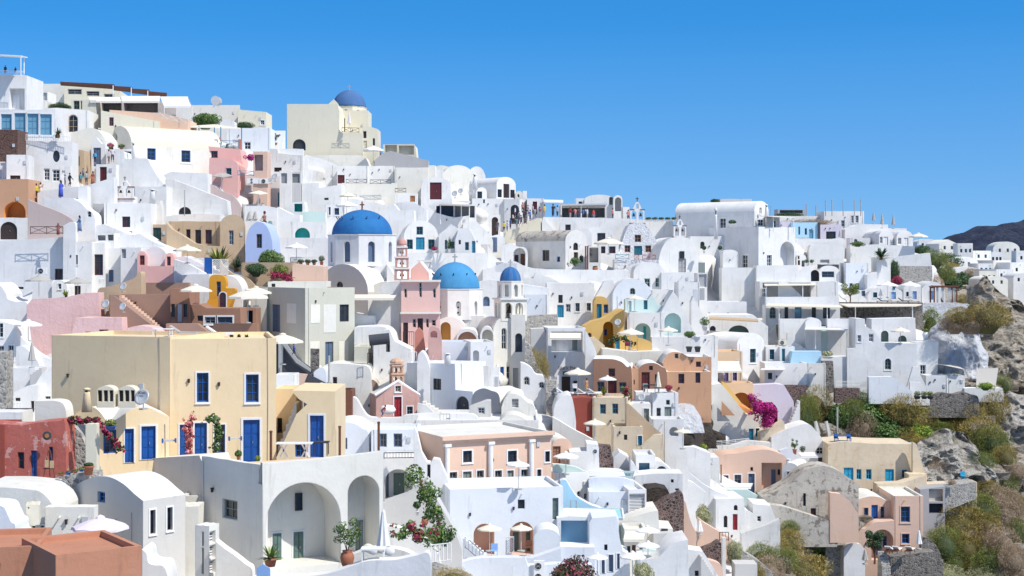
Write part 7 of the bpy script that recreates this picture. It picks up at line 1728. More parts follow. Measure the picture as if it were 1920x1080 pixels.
slab('flat cream roof with dark rim in front of the lava stone wall',[(1572,569,226),(1728,570,226),(1716,573,217),(1590,574,217)],.15,'canvas','canopy','canopy',posts=[(1604,574,218,2.6),(1711,573,218,2.6)])
WALL('white parapet segment left under the row of dark doors','b 1462 598 1511 613',Y=203,d=1);WALL('rounded white bulge between the parapet segments','v 1510 596 1540 624 606',Y=202,d=2);WALL('white parapet segment right under the row of dark doors','b 1551 598 1605 613',Y=203,d=1)
r = H('dark lava stone house front with white framed windows','b 1462 611 1606 665','w1571,627,1579,645,ww;w1584,627,1592,647,ww;w1490,630,1500,648,ww;w1530,630,1539,646,ww',m='dstone',n='stone_house',Y=205,d=3)
WALL('mint sloping wall between the stone house fronts','p 660 1509 612 1548 612 1552 622 1578 643 1578 660','w1530,630,1538,646,ww',m='mint',Y=203,d=.6)
WALL('white sloping parapet left of the mint wall','p 668 1476 625 1484 627 1490 640 1512 655 1512 668',Y=202,d=.6)
slab('thin white pergola slab before the mint wall',[(1509,614,203),(1589,615,203),(1590,618,198),(1509,617,198)],.1,'ww','pergola','pergola',posts=[(1529,617,199,2.6),(1588,617,199,2.6)])
r = H('wide white house with arched sage doors on an upper terrace','p 730 1604 597 1622 598 1622 612 1638 619 1655 644 1720 644 1720 730','w1608,628,1615,641,ww;W1629,626,1638,641,ww;o1659,672,1671,693,gwood',Y=196,d=4)
HB(r,'p 644 1634 598 1716 596 1718 640','n1652,620,1666,644,sage,.8;n1684,629,1700,644,sage,.8',Y=201,d=3)
umb('cream parasol on the terrace with arched sage doors',1688,614,38,644,Y=196.5,dy=0)
r = H('white corner house with a glazed door below the painted rock','p 745 1717 642 1734 640 1760 640 1758 690 1755 745','w1725,684,1736,718,ww',Y=197,d=3)
HB(r,'b 1736 704 1776 745',Y=193,d=3);HB(r,'b 1775 705 1809 745',Y=193.5,d=4);HB(r,'p 745 1700 728 1712 688 1722 688 1724 700 1742 735 1742 745',Y=191,d=.5)
slab('thin cream awning sheet over the corner house terrace',[(1752,682,199),(1790,684,199),(1808,692,193),(1770,684,193)],.06,'canvas','awning','awning')
WALL('long white stair parapet descending to the terrace house','p 712 1588 653 1604 653 1660 706 1640 712',Y=192,d=.6)
WALL('bluish sloping wall above the green shrubs','p 742 1629 707 1672 706 1690 716 1711 735 1711 742',m='bluew',Y=188,d=1,n='blue_wall',skirt=1)
WALL('white sloping parapet right of the bluish wall','p 745 1706 716 1727 717 1743 734 1743 745',Y=189,d=.5,skirt=1)
r = H('white terrace house with a round arch and glass railing','b 1563 669 1615 740','a1572,689,1586,712,ww;a1603,697,1613,714,sand',Y=194,d=3);HB(r,'b 1540 669 1615 686',Y=192.5,d=2)
rail('white terrace railing below the round arch',1568,715,1626,715,10,'ww','h',Y=190)
WALL('dark lava stone pier beside the terrace house','p 745 1542 677 1562 677 1565 735 1550 740',m='dstone',Y=191,d=1,n='stone_pier')
WALL('dark stone base under the terrace house','b 1566 728 1612 748',m='rstone',Y=188,d=1,skirt=.5,n='stone_wall')
H('white house with a teal window left of the light blue wall','b 1436 650 1468 700','w1443,655,1452,674,dteal;',Y=195,d=4);H('narrow white house with a dark teal door','b 1462 650 1490 690','D1466,654,1472,682,dteal',Y=194.5,d=3)
WALL('light blue parapet wall above the plain white house','p 692 1482 681 1486 659 1540 659 1540 692',m='sky',Y=193,d=2,n='blue_wall');potplant('grey green lavender box right of the light blue wall',1551,672,24,14,'pale_bush','ww',Y=190,pw=1,pfrac=.3)
r = H('plain white house with one small dark window on a lava base','b 1434 681 1512 740','W1440,699,1448,711,dwood',Y=190,d=4);HB(r,'b 1511 681 1548 750',m='old',Y=190.5,d=4)
WALL('lava stone strip under the plain white house','b 1458 722 1512 740',m='rstone',Y=189,d=.6,skirt=.5,n='stone_wall')
acunit('cream air conditioner on the white parapet',1468,648,16,10,Y=198,col='ivory')
slab('flat white canopy at the left of the plain white house',[(1428,690,191),(1472,690,191),(1470,693,187),(1426,693,187)],.06,'ww','canopy','canopy')
# painted rock, tent, gardens
def rock(label,x0,x1,yt,yb,Y,mat,d=6,amp=1.0,prof=None,n='rock',cat='rock',seed=0):
    """craggy boulder face with real relief"""
    NX,NZ = 84,60;a = P((x0+x1)/2,yb,Y);w = (x1-x0)/FPX*Y;h = (yb-yt)/FPX*Y;mb = MB();vs = []
    for i in range(NX+1):
        s = i/NX;top = h*(interp(s,prof) if prof else (1-(2*s-1)**4*.5))
        for j in range(NZ+1):
            t = j/NZ;z = top*t*1.0;bulge = math.sin(PI*min(1,s*.9+.05))*.8
            y = d*(.15+.85*t**2.2)-bulge;p = Vector((w*(s-.5),y,z))
            q = Vector((p.x*.35+seed,p.y*.2,p.z*.35));q = q if mat != 'wrock' else q*.8;r_ = noise.ridged_multi_fractal(q,.9,2.3,6,1,2)-1.1
            p += Vector((noise.noise(q*2)*.3,-r_*amp*.8,noise.noise(q*1.5+Vector((5,5,5)))*.35*t));vs.append(p)
        vs.append(Vector((w*(s-.5),d+1.5,top*.4)))
    n_ = NZ+2;mb.add(vs,[(i*n_+j,(i+1)*n_+j,(i+1)*n_+j+1,i*n_+j+1) for i in range(NX) for j in range(n_-1)])
    return mb.build(n,mat,None,smooth=True,label=label,cat=cat,loc=a)
rock('huge whitewashed rock face above the corner house',1748,1868,592,732,199,'wrock',6,1.7,[(0,.6),(.15,.82),(.35,.95),(.55,.98),(.72,.97),(.86,.92),(.95,.7),(1,.4)])
rock('grey craggy cliff right of the whitewashed rock',1850,1990,600,760,205,'rock',10,2.0,[(0,.6),(.3,.9),(.6,1),(1,.95)],seed=9)
rock('grey craggy outcrop at the right edge below the far houses',1835,1990,505,640,234,'rock',10,2.4,[(0,.2),(.15,.75),(.3,.9),(.45,.7),(.6,.6),(.8,.5),(1,.45)],seed=4)
rock('pale ridged cliff at the lower right edge',1835,2000,745,900,187,'prock',10,2.4,[(0,.5),(.3,.8),(.6,1),(1,.9)],seed=15)
rock('white grey boulder slope right of the light blue stairs',1734,1872,812,908,175,'prock',7,2.2,[(0,.6),(.2,.75),(.5,.95),(.75,.9),(1,.4)],seed=21)
rock('dark rock below the white cliff house',1278,1345,768,842,172,'drock',5,1.0,None,seed=31)
rock('pale chalky rock under the peach house',1248,1320,762,812,158,'wrock',4,.8,None,seed=33)
slab('grey fabric screen at the foot of the painted rock',[(1832,691,196),(1872,690,197),(1866,728,195),(1830,726,194)],.06,'gcanvas','fabric_screen','screen')
WALL('white garden bed wall right of the corner house','p 742 1808 728 1840 727 1880 728 1882 742',Y=193,d=1.5,skirt=.8);bush('green plants in the white garden bed',1848,722,34,12,'lime_bush','leaf',Y=190)
WALL('curved dark rubble retaining wall above the shrubs','s 774 1715 754 1728 750 1744 752 1752 742 1766 736 1788 739 1806 735 1822 740 1834 745 1837 772',m='dstone',skirt=.6,Y=190,d=1.2,n='stone_wall')
for i,x in enumerate((1720,1733,1744)): potplant('dark square tub with flowers, %s on the rubble wall' % ('left','middle','right')[i],x,748,14,15,'olive_bush','dark',Y=187,pw=.9,g='square tubs in a row')
# cream cliff house
r = H('stained cream cliff house with cyan doors and windows','p 920 1552 832 1580 828 1640 832 1712 833 1712 915','D1582,877,1600,901,cyan;W1606,880,1615,899,cyan;W1624,880,1634,899,cyan;D1660,880,1676,909,cyan;W1691,881,1701,896,cyan',m='sand',n='cream_house',Y=174,d=6)
fstairs('light blue staircase right of the cyan windows',1711,1728,838,890,13,'sky',dy=0,Y=175)
WALL('cream curved parapet right of the light blue stairs','s 905 1711 829 1718 833 1724 850 1730 872 1737 895',m='sand',Y=173,d=.5)
WALL('sand coloured terrace wall below the cyan windows','p 930 1645 908 1690 906 1735 892 1738 908 1832 904 1832 925',m='sand',Y=170,d=2);WALL('cream low block at the foot of the light blue stairs','b 1704 889 1738 915',m='sand',Y=171.5,d=2)
r = H('grey concrete frame wall beside the rose beige villa','p 985 1725 918 1772 912 1772 975','N1742,917,1768,940,rubble,.5;N1742,944,1768,962,dark,.8',m='grey',n='concrete_wall',c='wall',Y=168,d=3);WALL('pale dry stone wall right of the concrete frame','p 990 1770 912 1830 904 1830 935 1770 960',m='gstone',Y=168.5,d=3,n='stone_wall')
r = H('rose beige villa with blue doors and a round arch','b 1676 930 1731 1065','w1689,950,1706,979,blue;w1691,1001,1705,1019,blue',m='ppeach',n='rose_villa',Y=163,d=7,roof='creamw',trim='ppeach')
HB(r,'s 1065 1600 940 1614 935 1630 931 1648 932 1662 938 1677 938','w1620,952,1628,972,blue;D1634,947,1646,976,bwood;w1651,950,1658,971,blue',m='ppeach',Y=164.5,d=6,roof='creamw',trim='ppeach')
HB(r,'s 1065 1606 1000 1615 992 1625 990 1640 980 1660 978 1677 976','n1634,993,1675,1050,ppeach,1.5;>D1640,1006,1652,1040,blue;>W1655,1005,1662,1025,blue',m='ppeach',Y=162,d=2)
HB(r,'s 1060 1568 960 1580 968 1592 972 1602 985 1606 1000 1608 1060',m='ppeach',Y=162,d=1)
WALL('pinkish stair parapet rising behind the rose villa','p 990 1556 924 1576 926 1594 940 1608 962 1610 990',m='ppeach',Y=156,d=1,skirt=1.5)
r = H('ruined grey cement house with an arched top','s 975 1428 932 1455 922 1480 908 1498 892 1515 880 1545 874 1575 884 1592 897 1608 908 1610 925','W1520,953,1530,976,dred;W1506,925,1511,949,dwood',m='rubble',n='ruined_house',Y=158,d=4,skirt=2.6)
WALL('rough cement wall sloping left of the ruined house','p 985 1430 944 1470 950 1520 966 1560 978 1570 985',m='rubble',Y=156,d=1.5,skirt=2.2)
umbc('white folded parasol on the rose villa terrace',1723,994,1030,Y=158);umbc('white folded parasol at the foot of the stair parapet',1584,973,1000,Y=160);umbc('grey folded parasol near the low arch',1622,1030,1058,'gcanvas',Y=155)
WALL('dark stone terrace wall below the rose villa','p 1075 1670 1044 1700 1040 1752 1034 1770 1050 1768 1065',m='dstone',Y=158,d=2,n='stone_wall');WALL('curved dark stone wall right of the folded parasol','s 1050 1727 1006 1742 1010 1755 1022 1764 1040 1766 1050',m='dstone',Y=160,d=1,n='stone_wall')
WALL('stone wall under the folded parasol left of the villa','b 1548 984 1582 1010',m='gstone',Y=159,d=2,n='stone_wall')
H('low white arch beside the dark green tree','v 1582 1018 1622 1062 1036',Y=157,d=2,n='white_arch',c='wall')
tree('dark cypress like tree in front of the rose villa',1640,1052,34,56,'dark_bush',Y=155,n='small_tree',th=.1)
for i,x in enumerate((1668,1682,1706)): lounger('folding chair lounger, %s on the rose villa terrace' % ('left','middle','right')[i],x,1036,14,'wood','wcanvas',Y=158.5,rot=60)
fstairs('small stone steps below the villa terrace',1654,1670,1040,1066,6,'gstone',Y=156)
chair('cyan chair on the cream cliff house terrace',1806,900,'cyan',Y=169);bush('dry little bush on the cream terrace',1784,903,18,9,'tan_bush','dry',Y=169)
rail('cyan gate left of the ruined house arch',1615,898,1628,898,16,'cyan','bars',Y=175)
bluet = table('blue table set on the roof of the cream cliff house',1580,829,'blue',Y=177,w=1.8);chair('left blue chair on the cream cliff house roof',1568,829,'blue',Y=177);chair('right blue chair on the cream cliff house roof',1592,829,'blue',Y=177)
# salmon cave house and surroundings
r = H('salmon cave house with grey blue doors','s 950 1342 858 1360 852 1385 850 1410 845 1436 843 1456 848 1474 858 1480 880 1478 935','w1356,891,1366,909,gblue;w1377,890,1390,909,gblue;d1403,888,1415,930,gblue;N1428,868,1466,935,ppeach,1.2;>D1446,880,1454,914,gblue;>W1458,880,1466,890,dwood;W1407,876,1412,883,dwood',m='ppeach',n='cave_house',Y=165,d=4)
r = H('small white vault house right of the salmon cave house','s 915 1466 880 1470 872 1480 868 1492 871 1498 882 1499 915','w1475,884,1483,897,ltgrey',Y=162,d=4,yaw=-24,skirt=1.5)
chimney('little white chimney of the small vault house',1478,860,8,874,Y=164)
pole('slanted lamp pole by the salmon cave house',1352,872,905,.06,'dwood',Y=163)
H('white blue house with a teal window below the long stairs','p 925 1286 858 1348 858 1350 925','W1320,888,1329,896,teal',Y=160,d=4)
dish('white dish on the house with the teal window',1334,864,10,Y=159)
WALL('tall curved white stair wall sweeping down the middle','s 945 1262 852 1280 870 1295 888 1320 908 1345 922 1365 930 1366 945',Y=153,d=.8);stairs('dark steps inside the sweeping stair wall',1284,866,1330,905,10,'grey',1.2,Y=155,yb=930)
WALL('second white stair parapet behind the dark steps','s 925 1282 852 1300 870 1325 893 1350 910 1368 924',Y=157,d=.5);q = H('teal wooden cabinet at the top of the dark steps','b 1268 853 1283 872',m='teal',Y=157,d=1,n='cabinet',c='cabinet')
WALL('white long retaining parapet under the sweeping stairs','p 965 1282 898 1300 905 1325 925 1326 955',Y=150,d=1)
awning('white shade sail in front of the salmon cave house',1350,906,1412,914,164,3,'wcanvas',-4)
r = H('white house with a red door and arched windows','p 1010 1342 936 1395 934 1396 950 1402 1000','D1374,964,1383,994,redw;a1376,947,1383,957,dwood;a1357,967,1364,989,dwood',Y=152,d=5,yaw=4)
WALL('tan pitted stone wall left of the red door house','b 1287 936 1344 990',m='tstone',Y=154,d=2,n='stone_wall');bush('grey green shrub before the tan pitted wall',1318,960,34,32,'pale_bush','leaf',Y=145.5,g='shrubs in the village gardens')
H('white stepped house right of the red door','p 1010 1396 955 1412 962 1412 945 1445 948 1455 975 1458 1000','W1420,968,1427,978,ltgrey',Y=153,d=4)
WALL('white pool parapet below the salmon cave house','p 950 1360 918 1400 918 1422 930 1424 946',m='mint',Y=160,d=1)
WALL('pink rock terrace with a small dark arch','s 1050 1278 1004 1295 1000 1310 1000 1312 1040','n1289,1022,1298,1040,dwood,.4;n1302,1014,1307,1024,dwood,.4',m='ppeach',Y=137,d=2,n='pink_wall')
WALL('salmon sloping garden wall below the red door house','p 1040 1310 972 1320 980 1345 995 1372 1010 1372 1030',m='ppeach',Y=142,d=1.2);WALL('dark red lava stone garden wall','s 1075 1314 1032 1335 1024 1352 1018 1356 1066',m='rstone',Y=136,d=1.5,n='stone_wall')
WALL('tall pale stone pillar among the garden walls','b 1354 1008 1361 1080',m='old',Y=134,d=.5,n='pillar',c='pillar');umbc('folded white parasol beside the salmon garden wall',1312,976,1004,Y=139)
rail('dark wooden garden gate between the salmon pillars',1349,998,1366,998,16,'dwood','bars',Y=139)
bush('olive green garden shrub by the pale pillar',1376,1030,34,40,'pale_bush','leaf',Y=138,g='shrubs in the village gardens')
WALL('pink curved basin wall at the lower middle','s 1085 1328 1050 1340 1053 1352 1060 1356 1075',m='ppeach',Y=131,d=1);WALL('grey white low block with a small table','b 1378 1058 1420 1100',m='lgrey',Y=134,d=2)
WALL('rough whitewashed path wall under the red door house','p 1030 1390 1000 1440 984 1462 974 1463 1010',m='old',Y=148,d=1)
WALL('dark rubble slope wall left of the lower shrubs','p 1100 1388 1030 1420 1050 1450 1075 1450 1100',m='gstone',Y=140,d=1.5,n='stone_wall')
# white stairs area 1440-1555 x 780-860
r = H('white rounded courtyard house with a clay pot tree','s 880 1446 820 1460 812 1490 800 1515 795 1530 808 1545 830 1552 870','a1530,838,1545,852,bluew;W1534,858,1543,866,glass',Y=177,d=4,skirt=2)
potplant('little tree in a clay pot on the white courtyard',1490,852,16,28,'green_bush','clay',Y=174,pfrac=.35,style='tree');potplant('dark round shrub beside the clay pot tree',1505,848,14,12,'dark_bush','clay',Y=174,pfrac=.1)
awning('white shade sail over the courtyard house',1496,848,1528,856,175,4,'wcanvas',6)
WALL('blue white patterned steps left of the shade sail','p 880 1462 845 1478 840 1500 862 1508 880',m='bluew',Y=172,d=1,n='steps_wall')
WALL('cream terrace with rough stones beside the blue door','p 870 1425 812 1450 800 1470 790 1475 830 1475 860',m='sand',Y=178,d=2)
WALL('low whitewashed stone wall with a white picket fence','p 868 1328 838 1370 836 1402 826 1445 830 1446 862',m='old',Y=176,d=1,skirt=2);rail('white picket rail on the whitewashed stone wall',1328,830,1404,822,10,'ww','h',Y=175.5)
rail('weathered dark picket gate by the white rail',1337,826,1354,826,22,'greyw','bars',Y=175,n='picket_gate')
bush('small golden bush above the picket rail',1308,836,34,22,'olive_bush','dry',Y=170,g='shrubs in the village gardens');potplant('young cypress pair in white tubs',1318,852,18,20,'lime_bush','ww',Y=168)
H('white parapet maze below the curved sweeping wall','p 870 1244 845 1262 838 1300 838 1332 850 1332 870',Y=155,d=3)
pole('telephone stump beside the tall golden tree',1570,765,835,.1,'greyw',Y=182);pole('old leaning post on the boulder slope',1795,858,900,.1,'dwood',Y=182)
# far village
fv = [('v',1720,448,1760,466,'long low white vault, leftmost of the far village'),('p',1761,449,1795,476,'far gable house with a blue grey window'),('b',1795,456,1824,480,'far white house with a dark pergola'),('v',1776,481,1834,505,'far long vault below the gable house'),('v',1862,453,1912,482,'far barrel vault at the right edge'),('b',1825,470,1858,486,'far white terrace with a brown frame'),('v',1856,472,1880,494,'far small vault with an arched door'),('b',1862,488,1895,510,'far cream white block'),('b',1833,494,1862,512,'far cube house with two windows'),('b',1894,492,1935,515,'far flat house at the right edge'),('b',1836,508,1870,526,'far terrace house below the cube house'),('b',1868,505,1900,522,'far beige white house'),('v',1900,512,1940,532,'far white vault with a round window'),('v',1850,518,1890,535,'far low vault above the magenta bushes'),('b',1884,528,1930,548,'far lower white terrace'),('v',1853,534,1875,548,'far tiny vault by the grey shrub'),('b',1880,545,1930,562,'lowest far white parapet'),('v',1790,500,1836,520,'far white roofs above the craggy rock'),('b',1905,470,1945,492,'far white block beside the barrel vault'),('p',1740,460,1764,480,'far small white hut behind the dry bushes')]
for k,(t_,x0,yt,x1,yb,lb) in enumerate(fv):
    w_ = x1-x0;ops = ';'.join('W%g,%g,%g,%g,%s' % (x0+w_*f-2,yt+(yb-yt)*.45,x0+w_*f+2.2,yt+(yb-yt)*.45+6.5,('dwood','gblue','tealb')[k % 3]) for f in ((.3,.7) if k % 2 else (.25,.55,.82)))
    Yk = D(x0+w_/2,yb)*.93+ (20 if yt < 470 else 0)
    sp = '%s %g %g %g %g' % (t_,x0,yt,x1,yb) if t_ != 'p' else 'p %g %g %g %g %g %g %g' % (yb,x0,yt+8,(x0+x1)/2,yt,x1,yt+8)
    H(lb,sp,ops,m=('white','creamw','white')[k % 3],Y=Yk,d=9,yaw=(0,12,-8,20)[k % 4],skirt=7,g='houses of the far village')
bush('magenta bougainvillea in the far village',1900,532,24,14,'magenta','leaf',Y=440,g='far bougainvilleas');bush('lower magenta bougainvillea in the far village',1903,546,26,12,'magenta','leaf',Y=430,g='far bougainvilleas')
bush('grey green shrub in the far village',1881,538,20,18,'pale_bush','leaf',Y=430)
bush('crimson bougainvillea above the blue white row',1682,524,24,16,'crimson','leaf',Y=256)
for x,yt,l in ((1532,762,'left'),(1552,770,'right')):
    q = MB();h = 45/FPX*180;q.tube([(0,0,-3),(.15,0,h*.5),(-.2,0,h)],.32,9,r2=.2);q.build('dead_trunk','greyw',None,smooth=True,label='thick pale dead trunk under the gold bushes, %s one' % l,cat='tree trunk',loc=P(x,835,180))
potplant('white vase hanging shrub beside the painted rock',1735,636,14,20,'olive_bush','ww',Y=200,pfrac=.7,pw=.8,amph=True)
# ================================================================ visitors
rnd = random.Random(3);tops = ['#5,5,6','#45,4,4','#60,60,62','#8,14,35','#55,42,8','#10,28,30','#50,20,18','#30,30,33','#62,50,52','#12,8,10'];bots = ['#5,6,12','#3,3,4','#35,32,28','#15,18,25']
tn = ['black','red','white','navy','mustard','teal','coral','grey','pale pink','dark'];sp = [(957,430),(962,420),(969,428),(973,416),(977,424),(982,412),(987,420),(990,405),(994,414),(999,404),(1003,410),(951,434),(966,408),(980,400),(1012,408),(933,434),(945,436)]
for i,(x,y) in enumerate(sp):
    k = rnd.randrange(10);person('visitor in a %s top, %s in the crowd from the arched gate' % (tn[k],['first','second','third','fourth','fifth','sixth','seventh','eighth','ninth','tenth','eleventh','twelfth','thirteenth','fourteenth','fifteenth','white doorway','blue bench'][i]),x,y,20,('stand','walk','photo')[i % 3],tops[k],bots[i % 4],rnd.randrange(360),Y=236-i*.1+ (1 if y < 412 else 0),g='visitors in the crowd')
for i,(x,y,k) in enumerate(((1037,405,0),(1045,404,7),(1069,407,1),(1079,408,6),(1085,408,0),(1094,409,3),(1101,408,2),(1113,410,1),(1149,409,6),(1178,412,6),(1021,402,4))):
    person('visitor in a %s top, %s along the skyline terrace wall' % (tn[k],['first','second','third','fourth','fifth','sixth','seventh','eighth','ninth','tenth','eleventh'][i]),x,y+4,22 if i else 26,('photo','stand','hip')[i % 3],tops[k],bots[i % 4],rnd.randrange(360),Y=241.5,dy=0,g='visitors on the skyline terrace')
for x,y,h,ps,tp,bt,dr,lb,yy in ((68,373,28,'stand','#55,45,5','#3,3,4',0,'person in a yellow shirt at the top of the stair wall',180),(76,368,25,'photo','#60,50,46','#60,55,50',1,'woman in pale clothes holding a camera beside the yellow shirt',181),(114,371,32,'hip','#6,10,50','#6,10,50',1,'person in a blue dress seen from behind on the wall',178),(122,350,22,'stand','#30,30,35','#5,5,8',0,'person in grey among the crowd by the pillar',183),(131,350,25,'walk','#3,3,4','#3,3,4',0,'person in black walking by the grey door',183),(151,348,24,'stand','#10,35,38','#30,20,15',0,'person in a teal shirt with short hair in the crowd',183),(162,346,24,'stand','#35,36,38','#8,8,12',0,'person in a grey shirt in the crowd',183),(174,348,26,'walk','#45,14,8','#45,16,10',1,'woman in an orange dress in the crowd',183),(156,334,18,'stand','#30,32,40','#8,8,12',0,'person further back in the crowd',186),(178,308,24,'stand','#5,12,35','#5,5,10',0,'person with a blue backpack in the pediment doorway',192.5),(204,307,26,'stand','#50,42,44','#20,14,10',0,'person in pale clothes by the buttress wall',190),(211,305,28,'photo','#60,56,60','#8,8,12',0,'tall person in white by the buttress wall',190.5),(149,435,30,'walk','#14,22,38','#14,22,38',1,'woman in a long blue dress carrying a bag',169),(109,441,22,'hip','#25,8,7','#25,8,7',1,'person in a maroon dress and hat at the crossed railing',167.5)):
    person(lb,x,y,h,ps,tp,bt,rnd.randrange(360),dress=bool(dr),long=bool(dr),Y=yy,dy=0,bag='#5,30,50' if 'backpack' in lb else None,hat='straw' if 'hat' in lb else None,g='visitors on the left steps')
person('first dark figure on the roof terrace of the tower house',10,140,17,'stand','#3,3,3','#3,3,3',0,Y=195,dy=0);person('second dark figure near the post of the roof terrace',29,140,14,'stand','#3,3,3','#3,3,3',0,Y=195,dy=0)
person('shirtless man in black shorts sitting on the white wall',496,428,31,'sit','#3,3,3','#3,3,3',-40,shirtless=True,Y=192,dy=0)
person('person in blue climbing the dark staircase',551,668,24,'walk','#2,6,30','#2,3,12',90,Y=145.5,dy=0)

# ================================================================ the hillside under everything
import numpy as np
DA = np.array(DC+[r for r in REC if r[1] < 1115 and -80 < r[0] < 2000]);LW = np.array([.6]*len(DC)+[1.0]*(len(DA)-len(DC)))
def DS(px,py):
    q = (px-DA[:,0])**2*.45+(py-DA[:,1])**2*1.6+50
    wt = LW/q**1.8;return float(math.exp((wt*np.log(DA[:,2])).sum()/wt.sum()))
HX = [-420+13*i for i in range(222)];NV = 150;HG = []
def hill_y(x,j): y0 = interp(x,SKY);return 1500+(y0-1500)*j/(NV-1)
def rockmask(x,y):
    m = max(0,min(1,(x-1500)/60)) if y > 745 else max(0,min(1,(x-1740)/40)) if y > 560 else max(0,min(1,(x-1750)/30))*max(0,min(1,(1850-x)/30))*(1 if y > 470 else 0)
    if y > 930: m = max(m,min(1,max(0,(x-1400)/40)))
    return m
def hillside():
    mb = MB();rows = [];mi = []
    for x in HX:
        col = [];raw = [];prev = 0
        for j in range(NV):
            y = hill_y(x,j);dd = DS(min(max(x,-60),1980),min(y,1110))
            if y > 1080: dd *= 1-(y-1080)/420*.25
            prev = max(prev*.995,dd);raw.append(prev)
        for j in range(NV):
            y = hill_y(x,j);k0,k1 = max(0,j-1),min(NV-1,j+1);dd = (raw[k0]+2*raw[j]+raw[k1])/4
            p = P(x,y,dd+4.0);rk = rockmask(x,y)
            nz = noise.fractal(p*.12,1,2.2,5);rd = noise.ridged_multi_fractal(p*.09,.9,2.2,5,1,2)
            s = nz*(.1+rk*.8)-rk*(rd-1.0)*1.1;p = P(x,y,dd+4.0+s);col.append(p)
        q = col[-1];col.append(q+Vector((q.x/q.y*40,40,-1)));col.append(q+Vector((q.x/q.y*160,160,-60)));col.append(Vector((q.x*2.2,q.y*2.2+100,-5)))
        rows.append(col);HG.append(col)
    n = len(rows[0])
    for i in range(len(rows)-1):
        for j in range(n-1):
            y = hill_y(HX[i],min(j,NV-1));x = HX[i]
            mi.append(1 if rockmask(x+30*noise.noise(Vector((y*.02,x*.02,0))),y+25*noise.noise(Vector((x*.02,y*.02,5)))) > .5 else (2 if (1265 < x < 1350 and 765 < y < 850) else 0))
    mb.add([v for c_ in rows for v in c_],[(i*n+j,(i+1)*n+j,(i+1)*n+j+1,i*n+j+1) for i in range(len(rows)-1) for j in range(n-1)])
    mb.mi = mi;mb.build('hillside',['old','rock','drock'],None,smooth=True,kind='structure')
hillside()
def D(px,py):
    """depth of the finished hillside seen at a photo point"""
    i = min(max(int(round((px+420)/13)),0),len(HX)-1);y0 = interp(HX[i],SKY);j = min(max(int(round((1500-py)/(1500-y0)*(NV-1))),0),NV-1)
    return HG[i][j].y
